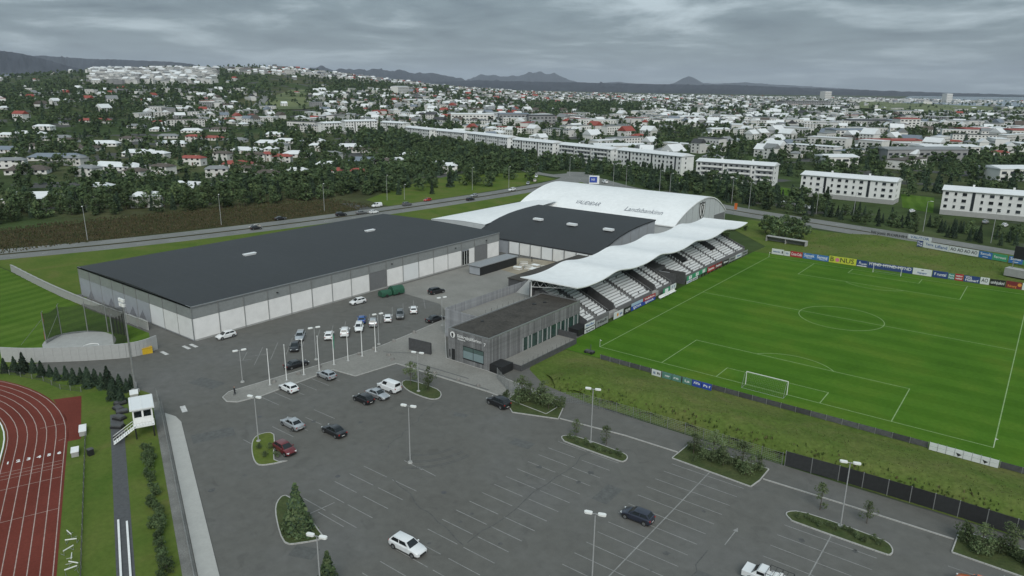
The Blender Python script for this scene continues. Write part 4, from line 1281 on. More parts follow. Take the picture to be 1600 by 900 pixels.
def car(kind, color, x, y, rz, label, group=None, far=False, name=None, z=0.0):
    key = (kind, color)
    if key not in _CP:
        d = car_meshes(kind)
        q = {'body': d['body'].mesh('body', PAINT[color], 38)}
        for nm in ('windscreen', 'rear_window'): q[nm] = d[nm].mesh(nm, M['glass'])
        q['side_windows'] = [m_.mesh('side_window', M['glass']) for m_ in d['side_windows']]
        q['tyre'] = d['tyre'].mesh('tyre', M['tyre'], 40); q['rim'] = d['rim'].mesh('rim', M['rim'])
        q['arch'] = d['arch'].mesh('wheel_arch', M['black'])
        q['headlights'] = [m_.mesh('headlight', M['lens']) for m_ in d['headlights']]
        q['taillights'] = [m_.mesh('tail_light', M['tail']) for m_ in d['taillights']]
        q['mirrors'] = [m_.mesh('mirror', PAINT[color]) for m_ in d['mirrors']]
        q['plates'] = [m_.mesh('number_plate', M['plate']) for m_ in d['plates']]
        q['bumper_trim'] = d['bumper_trim'].mesh('bumper_trim', M['black'])
        _CP[key] = q
    q = _CP[key]; d = car_meshes(kind)
    t = thing(name or ('van' if kind == 'van' else 'car'), label, 'van' if kind == 'van' else 'car', (x, y, z), rz, group)
    bd = obj('body', q['body'], t)
    obj('windscreen', q['windscreen'], t); obj('rear_window', q['rear_window'], t)
    for m_ in q['side_windows']: obj('side_window', m_, t)
    for wx, wy, wr_ in d['wheels']:
        ty = obj('wheel', q['tyre'], t, (wx, wy, wr_)); 
        obj('rim', q['rim'], ty)
    if not far:
        obj('wheel_arches', q['arch'], bd)
        for m_ in q['mirrors']: obj('mirror', m_, t)
        for m_ in q['plates']: obj('number_plate', m_, t)
        obj('bumper_trim', q['bumper_trim'], t)
    for m_ in q['headlights']: obj('headlight', m_, t)
    for m_ in q['taillights']: obj('tail_light', m_, t)
    return t
def carp(kind, color, px, py, deg, label, group=None, **k):
    p = G(px, py, .4)
    return car(kind, color, p.x, p.y, R(deg), label, group, **k)
GP = 'cars parked in front of the clubhouse'
GH = 'cars parked along the long hall'
carp('wagon', 'white', 637, 854, 2, 'white estate car alone in the near bays, front to the lower right', GP)
carp('hatch', 'navy', 996, 807, 182, 'dark grey hatchback parked across the long centre line', GP)
carp('sedan', 'silver', 457, 663, 177, 'silver saloon left of the black saloon, near the flagpoles', GP)
carp('sedan', 'black', 522, 674, 177, 'black saloon beside the silver one in the middle of the car park', GP)
carp('hatch', 'maroon', 445, 702, -4, 'dark red hatchback beside the grassy kerbed island', GP)
carp('hatch', 'black', 568, 624, 178, 'black hatchback beside the pale saloon and the white van', GP)
carp('sedan', 'silver', 590, 617, 2, 'pale silver saloon between the black hatchback and the white van', GP)
carp('van', 'white', 608, 606, 180, 'white delivery van beside the two young trees', GP)
carp('hatch', 'white', 451, 607, 177, 'white hatchback nose to the flagpole pavement', GP)
carp('hatch', 'silver', 510, 587, 178, 'silver hatchback right of the white one beside the flagpole pavement', GP)
carp('sedan', 'black', 463, 570, 82, 'black saloon parked behind the flagpoles', GH)
carp('hatch', 'black', 461, 543, -43, 'black hatchback in front of the silver estate behind the flagpoles', GH)
carp('wagon', 'silver', 469, 526, -43, 'silver estate car parked nose to tail with a black hatchback', GH)
carp('hatch', 'white', 514, 525, 137, 'white hatchback, leftmost of the row of white cars along the hall', GH)
carp('suv', 'white', 539, 520, 137, 'white hatchback, second of the row of white cars along the hall', GH)
carp('wagon', 'white', 561, 512, -43, 'white estate car in front of the small blue car', GH)
carp('hatch', 'blue', 565.5, 500, 137, 'small blue car behind a white estate', GH)
carp('suv', 'silver', 583, 505, 137, 'silver off-roader right of the small blue car', GH)
carp('hatch', 'white', 606, 498, 137, 'white hatchback left of the dark grey off-roader', GH)
carp('suv', 'grey', 625, 493, -43, 'dark grey off-roader between two white hatchbacks', GH)
carp('hatch', 'white', 646, 485, 137, 'white hatchback at the right end of the row', GH)
carp('sedan', 'black', 680, 499, 80, 'black saloon at the corner of the slatted clubhouse wing', GH)
carp('hatch', 'white', 559, 472, 262, 'white hatchback parked against the wall of the long hall', GH)
carp('hatch', 'white', 353, 525, 268, 'white hatchback at the near corner of the long hall', GH)
carp('suv', 'black', 779, 630, 172, 'black off-roader beside the shrubs below the clubhouse', GP)
carp('suv', 'black', 682, 456, 80, 'black off-roader on the paved yard', GH)
carp('suv', 'orange', 1530, 920, 178, 'orange car of which only the roof shows at the bottom right', GP)

# white works pickup with a black rack at the bottom edge
t = thing('pickup_truck', 'white pickup truck with a black load rack at the bottom edge', 'pickup', G(1199, 901, .8).to_tuple()[:2] + (0,), R(180))
d = car_meshes('suv')
b = MB(); b.obox((1.75, 0, .72), (1.5, 1.78, .62)); b.add([(.0, -.86, .95), (1.6, -.84, .98), (1.6, .84, .98), (.0, .86, .95), (.05, -.7, 1.68), (.85, -.68, 1.68), (.85, .68, 1.68), (.05, .7, 1.68)], [(0, 1, 5, 4), (1, 2, 6, 5), (2, 3, 7, 6), (3, 0, 4, 7), (4, 5, 6, 7)]); b.obox((.45, 0, .6), (2.2, 1.8, .75))
obj('cab', b.mesh('cab', PAINT['white'], 30), t)
b = MB(); b.box(-2.6, -.1, -.95, .95, .62, .8); b.box(-2.6, -.1, -.95, -.88, .8, 1.15); b.box(-2.6, -.1, .88, .95, .8, 1.15); b.box(-2.6, -2.53, -.9, .9, .8, 1.15)
obj('load_bed', b.mesh('load_bed', M['grey']), t)
b = MB(); b.add([(.87, -.66, 1.62), (1.52, -.78, 1.05), (1.52, .78, 1.05), (.87, .66, 1.62)], [(0, 1, 2, 3)]); o = obj('windscreen', b.mesh('windscreen', M['glass']), t); o.location = (.02, 0, .015)
b = MB()
for s_ in (-1, 1): b.obox((.55, s_ * .785, 1.32), (.8, .03, .45))
obj('side_window', b.mesh('side_window', M['glass']), t)
b = MB()
for sy in (-.9, .9):
    b.tube((-2.5, sy, 1.75), (.0, sy, 1.75), .03)
    for x_ in (-2.5, -1.3, 0): b.tube((x_, sy, 1.0), (x_, sy, 1.75), .03)
for x_ in (-2.5, -1.9, -1.3, -.7, 0): b.tube((x_, -.9, 1.75), (x_, .9, 1.75), .025)
obj('load_rack', b.mesh('load_rack', M['black']), t)
for i in range(6):
    b = MB(); b.obox((-.5 - i * .36, random.uniform(-.1, .1), 1.0 + .1 * (i % 3)), (.3, 1.5, .35 + .1 * (i % 2)), random.uniform(-.1, .1)); obj('cargo_sack', b.mesh('cargo_sack', M['paintw']), t)
for wx in (-1.6, 1.55):
    for sy in (-.85, .85):
        ty = obj('wheel', _CP[('suv', 'black')]['tyre'], t, (wx, sy, .36)); obj('rim', _CP[('suv', 'black')]['rim'], ty)

# traffic on the roads
GT = 'cars driving on the main road'
RDX = [('sedan', 'black', 438, 342, 75, 'black car'), ('hatch', 'beige', 398, 355, 255, 'pale car'), ('suv', 'black', 533, 336, 75, 'black off-roader'), ('sedan', 'grey', 565, 333, 75, 'grey saloon'), ('van', 'white', 589, 322, 262, 'white van'),
       ('hatch', 'white', 584, 332, 80, 'white car'), ('suv', 'grey', 636, 320, 82, 'grey off-roader'), ('hatch', 'red', 668, 313, 268, 'red car'), ('wagon', 'black', 735, 312, 84, 'black estate'), ('hatch', 'silver', 741, 306, 268, 'silver car'), ('suv', 'white', 800, 297, 268, 'white off-roader'),
       ('hatch', 'white', 838, 276, 300, 'white car'), ('hatch', 'silver', 825, 287, 300, 'silver car'), ('suv', 'beige', 836, 283, 120, 'beige off-roader'), ('hatch', 'black', 400, 357, 75, 'black hatchback'), ('hatch', 'black', 950, 300, -26, 'black hatchback'), ('sedan', 'grey', 990, 303, -26, 'grey saloon'), ('van', 'white', 945, 285, 150, 'white van'), ('hatch', 'black', 970, 296, 154, 'small black car')]
for i, (kd, cl_, px, py, dg, nm) in enumerate(RDX):
    where = 'on the road above the roof of the long hall' if px < 620 else ('on the road left of the white hall' if px < 760 else ('near the junction behind the white hall' if px < 880 else 'on the road behind the arched roof'))
    if px == 400: where = 'on the near lane left of the lamp by the scrub slope'
    if (kd, px) == ('suv', 836): where = 'waiting at the junction behind the white hall'
    carp(kd, cl_, px, py, dg, nm + ' ' + where, GT, far=True, z=.05)

# ------------------------------------------------------------------ lamps, poles and flags
M['lampw'] = mat('white_lamp_housing', (.74, .75, .73), .4, .04, 3)
def twin_lamp(px, py, label, h=8.7, rz=0.0):
    p = G(px, py)
    t = thing('street_lamp', label, 'street lamp', (p.x, p.y, 0), rz, 'twin-headed lamps in the car park')
    b = MB(); b.tube((0, 0, 0), (0, 0, h - .1), .085, .06, n=8); obj('pole', b.mesh('pole', M['pole'], 40), t)
    b = MB(); b.tube((0, 0, 0), (0, 0, .22), .38, .3, n=10); obj('footing', b.mesh('footing', M['conc']), t)
    b = MB(); b.tube((-.5, 0, h), (.5, 0, h), .045, n=6); b.tube((0, 0, h - .2), (0, 0, h + .06), .07, n=6); obj('arm', b.mesh('arm', M['galv']), t)
    for s_ in (-1, 1):
        b = MB()
        pts = [(.30, -.14), (.45, -.21), (1.0, -.23), (1.16, -.12), (1.16, .12), (1.0, .23), (.45, .21), (.30, .14)]
        b.prism(ccw([(s_ * x_, y_) for x_, y_ in pts]), h - .04, h + .16)
        hd = obj('lamp_head', b.mesh('lamp_head', M['lampw']), t)
        b = MB(); b.box(min(s_ * .5, s_ * 1.05), max(s_ * .5, s_ * 1.05), -.16, .16, h - .07, h - .042); obj('lens', b.mesh('lens', M['lens']), hd)
    return t
twin_lamp(641, 723, 'twin-headed lamp on a white footing in the middle of the car park', rz=.35)
twin_lamp(923, 692, 'twin-headed lamp on the long kerbed island below the grass bank', rz=.35)
twin_lamp(925, 907, 'twin-headed lamp at the bottom edge between the bay rows', h=8.2, rz=.35)
twin_lamp(1313, 823, 'twin-headed lamp on the kerbed island at the lower right', rz=.35)
twin_lamp(404, 690, 'twin-headed lamp on the grassy island by the dark red car', h=7.2, rz=.35)
twin_lamp(502, 935, 'twin-headed lamp at the bottom edge beside a young tree', h=7.4, rz=.35)
twin_lamp(654, 612, 'twin-headed lamp between the two young trees by the van', h=7.2, rz=.35)
twin_lamp(494, 562, 'dark twin-headed lamp among the flagpoles', h=6.5, rz=1.2)
twin_lamp(592, 538, 'slim twin-headed lamp by the row of white cars', h=6.5, rz=1.2)
twin_lamp(691, 509, 'twin-headed lamp before the black slatted screen', h=6.5, rz=1.2)
twin_lamp(379, 597, 'slim twin-headed lamp on the asphalt left of the first flagpole', h=6.0, rz=1.2)
FL = [(422, 603), (448, 595.5), (475, 587), (499, 580), (522, 571), (544, 565), (566, 558), (587, 551)]
ordn = ['first', 'second', 'third', 'fourth', 'fifth', 'sixth', 'seventh', 'eighth']
for i, (px, py) in enumerate(FL):
    p = G(px, py)
    t = thing('flagpole', '%s white flagpole from the left on the forecourt strip' % ordn[i], 'flagpole', (p.x, p.y, .12), 0, 'white flagpoles on the forecourt')
    b = MB(); b.tube((0, 0, 0), (0, 0, 6.7), .085, .05, n=8); obj('pole', b.mesh('pole', M['paintw'], 40), t)
    b = MB(); b.tube((0, 0, 6.7), (0, 0, 6.85), .09, n=8); obj('finial', b.mesh('finial', M['paintw']), t)
    b = MB(); b.box(-.25, .25, -.25, .25, 0, .1); obj('footing', b.mesh('footing', M['conc']), t)
    if i == 4:
        b = MB()
        vs = []
        for k in range(9):
            for j in range(5):
                vs.append((.08 + j * .10 + .02 * math.sin(k), .05 * math.sin(j * 2.1 + k * .4), 6.4 - k * .36 - j * .12))
        b.add(vs, [(k * 5 + j, k * 5 + j + 1, (k + 1) * 5 + j + 1, (k + 1) * 5 + j) for k in range(8) for j in range(4)])
        t2 = tag(obj('flag', b.mesh('flag', mat('green_flag_cloth', (.06, .22, .15), .9, .2, 2), 60), None, (p.x, p.y, .12)), 'limp green flag hanging from the fifth flagpole', 'flag')
RL = [(137, 376), (346, 352), (507, 330), (605, 313), (632, 312), (738, 297), (795, 295), (840, 265), (890, 275), (958, 290), (978, 293), (1046, 308), (1143, 318), (1275, 335), (1332, 345), (1442, 362), (1548, 380), (1170, 326), (1030, 303)]
for i, (px, py) in enumerate(RL):
    p = G(px, py)
    hh = 11.5 if i not in (4,) else 7
    t = thing('street_lamp', 'tall single-arm road lamp beside the main road' if px < 820 else 'tall single-arm road lamp beside the road before the apartment blocks', 'street lamp', (p.x, p.y, 0), 0, 'road lamps along the main road' if px < 820 else 'road lamps along the apartment road')
    b = MB(); b.tube((0, 0, 0), (0, 0, hh), .12, .07, n=6); b.tube((0, 0, hh - .05), (1.0, -.5, hh + .25), .06, n=5); obj('pole', b.mesh('pole', M['pole']), t)
    b = MB(); b.obox((1.35, -.68, hh + .3), (.95, .34, .16), -.46); obj('lamp_head', b.mesh('lamp_head', M['lampw']), t)
# floodlight mast by the hammer cage
p = G(212, 612)
t = thing('floodlight_mast', 'tall grey floodlight mast with a cluster of white lamps beside the white judges hut', 'floodlight', (p.x, p.y, 0))
b = MB(); b.tube((0, 0, 0), (0, 0, 16.6), .22, .10, n=8); obj('pole', b.mesh('pole', M['galv'], 40), t)
b = MB(); b.box(-.9, .9, -.05, .05, 15.6, 15.75); b.box(-.9, .9, -.05, .05, 16.4, 16.55); obj('crossbar', b.mesh('crossbar', M['galv']), t)
for i in range(3):
    for z_ in (15.7, 16.5):
        b = MB(); b.obox((-.65 + i * .65, -.22, z_), (.48, .35, .5), .3 * (i - 1)); obj('floodlight', b.mesh('floodlight', M['lampw']), t)
b = MB(); b.box(-.5, .5, -.5, .5, 0, .5); obj('footing', b.mesh('footing', M['conc']), t)
b = MB(); b.box(.24, .5, -.12, .12, 1, 1.9); obj('switch_box', b.mesh('switch_box', M['grey']), t)

# ------------------------------------------------------------------ kerbed islands with planting beds
M['bed'] = surf('planting_bed', lambda N, ramp, mixc, scaled, wave: mixc(.6, ramp(N(.5, 5), (.3, (.040, .062, .020)), (.7, (.075, .088, .035))), ramp(N(3, 5, .8), (.3, (.4, .4, .4)), (.7, (1.5, 1.5, 1.5))), 'MULTIPLY'))
def island(pts, label_kind, mt='bed'):
    pts = ccw(list(pts))
    if len(pts) > 5 and label_kind != 'shrubs': pts = spline([pts[-1]] + [tuple(p) for p in pts] + [pts[0], pts[1]], 3)[3:-4]
    b = MB(); b.prism(pts, 0, .13)
    o = struct('planted_island', b.mesh('planted_island', M[mt]))
    kerb(pts, o, closed=True, step=1.6)
    return o
def lens(x0, x1, y0, y1, bulge):
    return [(x0, (y0 + y1) / 2), (x0 + .8, y0 + .25), (x0 + 2, y0), (x1 - 1.6, y0 + .0), (x1, y0 + .3), (x1 - .3, y1 - bulge * .5), (x1 - 2.2, y1), (x0 + 2, y1)]
island(lens(15.6, 26.6, -38.6, -36.2, 1), 'far')
island(lens(48.9, 60.9, -38.2, -35.4, 1.5), 'right')
island([G(400, 724)[:2], G(415, 727)[:2], G(449, 720)[:2], (-12.4, -68.8), G(428, 680)[:2], G(408, 679)[:2], G(396, 688)[:2], G(394, 706)[:2]], 'left', 'lawn')
island([G(445, 848)[:2], G(470, 849)[:2], G(503, 842)[:2], (6.2, -75.5), G(470, 795)[:2], G(446, 775)[:2], G(432, 789)[:2], G(433, 815)[:2]], 'near')
island([G(628, 600)[:2], G(640, 612)[:2], G(672, 624)[:2], G(688, 621)[:2], G(683, 609)[:2], G(640, 595)[:2]], 'trees')
island([(4.6, -35.6), (11.8, -32.9), (9.4, -27.2), (0, -27.2), (1.2, -33)], 'shrubs')
island([(31.6, -33.1), (43.2, -33.6), (43.6, -31.2), (43.6, -27.5), (31.8, -27.5)], 'shrubs')
island([(66.4, -33.0), (92, -33.6), (92, -26.6), (66.6, -27.5)], 'shrubs')
kerb([(11.9, -32.6), (23, -31.2), (31.5, -31.0)], CP)
kerb([(43.8, -30.6), (55, -30.2), (66.3, -30.0)], CP)
poly('roadside_strip', ccw([(9.5, -27), (12, -32.4), (23, -31.05), (31.4, -30.9), (31.4, -25.2), (14, -25.2)]), .006, M['asph'])
poly('roadside_strip', ccw([(43.8, -30.5), (66.2, -29.9), (66.2, -25.2), (43.8, -25.2)]), .006, M['asph'])

# ------------------------------------------------------------------ fences
def panel_fence(name, label, cat, pts, h, mt, pstep=2.5, post=.06, mesh_gap=None, rails=True, slats=None):
    o0 = pts[0]
    t = thing(name, label, cat, (o0[0], o0[1], 0))
    for p, q in zip(pts, pts[1:]):
        d = math.dist(p, q); n = max(1, round(d / pstep)); a = math.atan2(q[1] - p[1], q[0] - p[0]); k = d / n
        for i in range(n + (1 if q == pts[-1] else 0)):
            x_, y_ = p[0] + (q[0] - p[0]) * i / n - o0[0], p[1] + (q[1] - p[1]) * i / n - o0[1]
            if ('post', h, post) not in PLK:
                b = MB(); b.tube((0, 0, 0), (0, 0, h + .05), post, n=5); PLK[('post', h, post)] = b.mesh('post', M['galv'])
            obj('post', PLK[('post', h, post)], t, (x_, y_, 0))
        for i in range(n):
            x_, y_ = p[0] + (q[0] - p[0]) * (i + .5) / n - o0[0], p[1] + (q[1] - p[1]) * (i + .5) / n - o0[1]
            key = (name, round(k, 2), h)
            if key not in PLK:
                b = MB()
                if slats:           # wire mesh: real wires
                    for j in range(slats):
                        z_ = .15 + (h - .2) * j / (slats - 1); b.box(-k / 2, k / 2, -.012, .012, z_ - .012, z_ + .012)
                    for j in range(int(k / .3)):
                        b.box(-k / 2 + j * .3, -k / 2 + j * .3 + .02, -.012, .012, .1, h)
                else:
                    b.box(-k / 2 + .04, k / 2 - .04, -.03, .03, .1, h)
                PLK[key] = b.mesh('fence_panel', mt)
            obj('fence_panel', PLK[key], t, (x_, y_, 0), (0, 0, a))
    return t
M['bmesh'] = mat('black_fence_mesh', (.022, .024, .025), .8, .25, 2, rnd=.35)
panel_fence('panel_fence', 'solid black panel fence along the foot of the grass bank, lower right', 'fence', [(45, -25.0), (52, -24.6), (58, -24.4), (66, -24.3), (90, -25.0)], 2.3, M['bmesh'], 2.9, .07)
panel_fence('wire_fence', 'grey wire mesh fence along the foot of the bank below the clubhouse', 'fence', [(6.5, -28.5), (12, -25.6), (24, -24.9), (44.6, -25.0)], 1.9, M['galv'], 2.9, .05, slats=7)
M['wood'] = mat('weathered_dark_boards', (.075, .078, .082), .9, .3, 1.5, rnd=.3)
panel_fence('pitch_fence', 'dark grey board fence behind the near goal', 'fence', [(3.6, -5.9), (14.5, -6.1), (60.2, -6.4)], 1.0, M['wood'], 2.4, .05)
panel_fence('pitch_fence', 'dark grey board fence behind the near right corner of the pitch', 'fence', [(69.2, -6.5), (82, -6.6)], 1.0, M['wood'], 2.4, .05)
panel_fence('chain_fence', 'chain-link fence between the pale pavement and the verge', 'fence', [tf(-11.5, 12.9), tf(-6, 13.05), tf(0, 13.1), tf(70, 13.2)], 1.7, M['galv'], 3.0, .04, slats=7)
panel_fence('rail_fence', 'low dark rail fence between the running track and the path', 'fence', [tf(-4, 2.6), tf(70, 2.6)], .8, M['dgrey'], 2.6, .04, slats=3)
panel_fence('rail_fence', 'broken low dark rail fence outside the bend of the running track', 'fence', [(-84, -84.6), (-76, -80.2), (-68, -77.6), (-62, -77.2), (-58, -75.5)], .9, M['dgrey'], 2.6, .06, slats=2)
panel_fence('gate_fence', 'grey wire gate fence at the corner below the clubhouse window', 'fence', [(-6.2, -26.0), (-1, -29.4), (3.5, -29.0)], 2.0, M['galv'], 2.3, .06, slats=8)

# ------------------------------------------------------------------ advertising boards
def adm(name, c): return mat('board_' + name, c, .5, .06, .6)
BC = {'white': adm('white', (.62, .65, .66)), 'red': adm('red', (.36, .03, .035)), 'blue': adm('blue', (.04, .16, .42)), 'navy': adm('navy', (.025, .055, .19)), 'yellow': adm('yellow', (.52, .56, .06)), 'teal': adm('teal', (.05, .22, .20)), 'green': adm('green', (.05, .30, .16)),
      'black': adm('black', (.02, .022, .022)), 'dred': adm('dark_red', (.17, .025, .03)), 'grey': adm('grey', (.26, .27, .28)), 'royal': adm('royal', (.03, .07, .36)), 'lblue': adm('light_blue', (.35, .48, .60)), 'mint': adm('mint', (.10, .23, .19)), 'pink': adm('pink', (.60, .18, .28)), 'orange': adm('orange', (.6, .22, .06))}
INK = {'w': mat('board_ink_white', (.75, .77, .78), .6, .03, 2), 'k': mat('board_ink_black', (.02, .02, .022), .6, .1, 2), 'b': mat('board_ink_blue', (.06, .12, .3), .6, .1, 2), 'y': mat('board_ink_orange', (.62, .26, .05), .6, .1, 2), 'p': BC['pink']}
def board(a, b_, z0, h, colr, texts, label, group, face=-1, tilt=0.0, base_dz=0.0):
    """advertising board standing from ground point a to b_; texts: (string, height frac, x frac, z frac, width frac, ink)"""
    ax, ay = a; bx2, by2 = b_
    wd = math.dist(a, b_); an = math.atan2(by2 - ay, bx2 - ax)
    t = thing('advertising_board', label, 'advertising board', ((ax + bx2) / 2, (ay + by2) / 2, base_dz), an, group)
    b = MB(); b.box(-wd / 2 + .02, wd / 2 - .02, -.04, .04, z0, z0 + h); obj('panel', b.mesh('panel', BC[colr]), t)
    b = MB()
    for x_ in (-wd / 2 + .15, 0, wd / 2 - .15): b.box(x_ - .03, x_ + .03, .041, .12, 0, z0 + h - .05)
    obj('support', b.mesh('support', M['galv']), t)
    for (s_, hf, xf, zf, wf_, ik) in texts:
        if s_ == '@':     # plain round mark
            bb = MB(); bb.tube((0, 0, 0), (0, 0, .015), h * hf / 2, n=16); me_ = bb.mesh('round_mark', INK[ik])
            obj('round_mark', me_, t, ((xf - .5) * wd, -.055, z0 + h * zf), (R(90), 0, 0)); continue
        if s_ == '-':     # stripe
            bb = MB(); bb.box(-wd * wf_ / 2, wd * wf_ / 2, -.012, .0, -h * hf / 2, h * hf / 2); obj('stripe', bb.mesh('stripe', INK[ik]), t, ((xf - .5) * wd, -.045, z0 + h * zf)); continue
        obj('lettering', text_mesh(s_, h * hf * 1.35, INK[ik], .012, wd * wf_), t, ((xf - .5) * wd, -.055, z0 + h * zf), (R(90), 0, 0))
    return t
GF = 'advertising boards behind the far goal'
YB = 110.2
def fb(p0, p1, h, colr, texts, label, y=YB):
    x0 = G(p0, 400 + (p0 - 1200) * .1445).x; x1 = G(p1, 400 + (p1 - 1200) * .1445).x
    board((x0, y), (x1, y), .05, h, colr, texts, label, GF)
fb(1199, 1218, 1.75, 'white', [('Icelandair', .28, .42, .5, .6, 'b'), ('-', .45, .88, .5, .10, 'k')], 'white board with blue script at the left end of the far boards')
fb(1218.5, 1228, 1.5, 'white', [('Vis', .4, .5, .5, .5, 'b')], 'narrow pale board left of the red cola board')
fb(1228.5, 1247.5, 1.75, 'red', [('Coca-Cola', .55, .5, .5, .85, 'w')], 'red board with white cola script')
fb(1248, 1289, 1.75, 'blue', [('Samsk', .55, .25, .6, .40, 'w'), ('Samsg', .55, .75, .6, .40, 'w'), ('-', .07, .25, .2, .2, 'w'), ('-', .07, .75, .2, .2, 'w')], 'blue board with a white word printed twice')
fb(1289.5, 1332.5, 2.0, 'yellow', [('B', .75, .11, .5, .13, 'k'), ('@', .62, .31, .5, .1, 'p'), ('NUS', .75, .66, .5, .50, 'k')], 'bright yellow board with black letters BONUS')
fb(1333, 1350, 1.9, 'navy', [('A', .5, .3, .6, .2, 'w'), ('Landsb', .3, .68, .45, .5, 'w'), ('-', .12, .5, .1, .9, 'w')], 'navy board with a white mark left of the long blue lettering')
fb(1350.5, 1421.5, 1.8, 'navy', [('MYND', .5, .17, .68, .27, 'w'), ('MYND-MYND', .5, .66, .66, .62, 'w')], 'long navy board lettered MYND behind the far goal')
fb(1422, 1452, 1.9, 'white', [('Hagvagnar', .28, .5, .35, .5, 'b'), ('-', .1, .5, .75, .12, 'k')], 'whitish board with a small blue line of text right of the far goal')
fb(1453, 1477.5, 1.9, 'navy', [('F runtal', .45, .5, .5, .75, 'w')], 'royal blue board with one white word')
fb(1478, 1488, 1.7, 'teal', [('Fura', .3, .5, .7, .8, 'w'), ('Fura', .3, .5, .3, .8, 'w')], 'narrow teal board left of the round red one')
fb(1488.5, 1502, 1.9, 'red', [('veitur', .3, .5, .7, .8, 'w'), ('veitur', .3, .5, .3, .8, 'w')], 'red board with two white lines of text')
fb(1502.5, 1528, 1.8, 'navy', [('VISA', .4, .3, .7, .4, 'w'), ('Hafnarf', .4, .5, .3, .8, 'w')], 'dark navy board with two lines left of the white AO board')
fb(1528.5, 1543, 1.9, 'white', [('AO', .6, .5, .55, .7, 'k')], 'white board with black letters AO behind the far goal line')
fb(1543.5, 1568.5, 1.8, 'black', [('unhjukni', .5, .5, .5, .85, 'w')], 'black board with white lettering')
fb(1569, 1594.5, 1.9, 'dred', [('Ránarg', .35, .4, .3, .55, 'y'), ('@', .5, .85, .6, .1, 'y')], 'dark red board with an orange mark')
fb(1595, 1625, 1.9, 'white', [], 'white board at the right edge of the far boards')
# second row up on the bank towards the road
GB2 = 'advertising boards on the bank by the road'
def hb(p0, p1, q0, q1, h, colr, texts, label, z=2.0):
    a, b_ = G(p0, q0, z), G(p1, q1, z)
    board((a.x, a.y), (b_.x, b_.y), .1, h, colr, texts, label, GB2, base_dz=z)
hb(1360, 1384, 365, 369, 1.2, 'grey', [('hit yoni', .8, .5, .5, .9, 'k')], 'grey board with dark letters on the bank, left half')
hb(1384.5, 1418, 369, 374, 1.2, 'grey', [('RORHH', .8, .5, .5, .9, 'k')], 'grey board with dark letters on the bank, right half')
hb(1418.5, 1455, 373, 379, 1.5, 'white', [('VALITOR', .6, .5, .5, .8, 'b')], 'white board with blue capitals on the bank beside the grey ones')
hb(1432, 1441, 385, 386.5, 1.9, 'navy', [('Flug', .3, .5, .7, .8, 'w'), ('Flug', .3, .5, .3, .8, 'w')], 'narrow navy board left of the long white ones on the bank')
hb(1441.5, 1482, 386.5, 394, 2.0, 'white', [('Terra', .4, .25, .6, .3, 'b'), ('Lifland', .5, .7, .5, .45, 'b')], 'long white board with pale blue words on the bank')
hb(1482.5, 1528, 394, 402, 2.0, 'white', [('AO AO AO AO', .55, .5, .55, .92, 'k')], 'long white board lettered AO four times on the bank')
hb(1528.5, 1549.5, 402, 406, 2.0, 'blue', [('Samsk', .4, .5, .65, .8, 'w'), ('-', .08, .5, .2, .4, 'w')], 'blue board right of the AO AO AO AO board')
hb(1550, 1573, 406, 410, 2.0, 'green', [('Ferrouni', .4, .5, .5, .8, 'w')], 'green board on the bank')
hb(1575, 1597, 410.5, 414, 2.0, 'blue', [('Samsk', .4, .5, .65, .8, 'w'), ('-', .08, .5, .2, .4, 'w')], 'blue board right of the green one on the bank')
hb(1597.5, 1615, 414, 417, 2.0, 'green', [], 'green board at the right edge of the bank')
# along the grandstand, facing the pitch
GS = 'advertising boards along the grandstand'
def sb(y0, y1, z0, h, colr, texts, label, x=-6.55):
    board((x, y0), (x, y1), z0, h, colr, texts, label, GS)
sb(4.6, 8.8, .1, .85, 'white', [('Sparisj', .5, .5, .5, .8, 'k')], 'white board nearest the clubhouse, lower of two')
sb(4.6, 8.8, 1.25, 1.0, 'white', [('Norður', .5, .5, .5, .8, 'b')], 'white board nearest the clubhouse, upper of two')
sb(9.2, 14.6, .2, 1.5, 'grey', [('Hlað', .4, .5, .6, .7, 'k')], 'grey board below the nearest block of seats')
sb(17.2, 21.6, .1, 1.6, 'white', [('@', .5, .4, .5, .1, 'y'), ('byko', .4, .75, .5, .3, 'b')], 'white board at the first stair of the grandstand')
sb(22.0, 25.4, .1, 1.5, 'black', [('XLM', .5, .5, .45, .7, 'w')], 'black board with white letters below the grandstand')
sb(25.6, 31.4, .1, 1.0, 'royal', [('SJOVA', .6, .5, .5, .7, 'w')], 'royal blue board, nearer of two below the grandstand')
sb(25.6, 31.4, 1.15, .7, 'lblue', [], 'light blue strip board above the royal blue one')
sb(31.6, 38.2, .1, .8, 'royal', [('SJOVA', .6, .5, .5, .7, 'w')], 'royal blue board, farther of two below the grandstand')
sb(31.6, 38.2, .95, .9, 'red', [('Vodafone', .55, .5, .5, .8, 'w')], 'red board above the farther royal blue one')
sb(42.6, 46.4, .3, 1.5, 'green', [('12', .6, .5, .5, .4, 'w'), ('-', .7, .5, .5, .5, 'w')], 'green and white board left of the players tunnel')
sb(46.8, 50.2, .6, 1.3, 'white', [('11', .5, .5, .5, .4, 'b')], 'white board right beside the players tunnel')
for i in range(3):
    y0 = 57 + i * 4.6
    sb(y0, y0 + 4.4, 1.0, 1.2, 'green', [('-', .75, .5, .5, .42, 'w'), ('T', .45, .5, .5, .12, 'k')], '%s green and white board right of the players tunnel' % ('first', 'second', 'third')[i])
sb(57, 60.5, .1, .75, 'white', [('Actavis', .5, .5, .5, .8, 'b')], 'low white board right after the players tunnel')
sb(61, 64.5, .1, .75, 'white', [('Actavis', .5, .5, .5, .8, 'k')], 'low white board under the second green and white one')
sb(71.2, 76.4, .4, 1.5, 'red', [('Dominos', .5, .5, .5, .8, 'w')], 'dark red board, nearer of two in the far half of the stand')
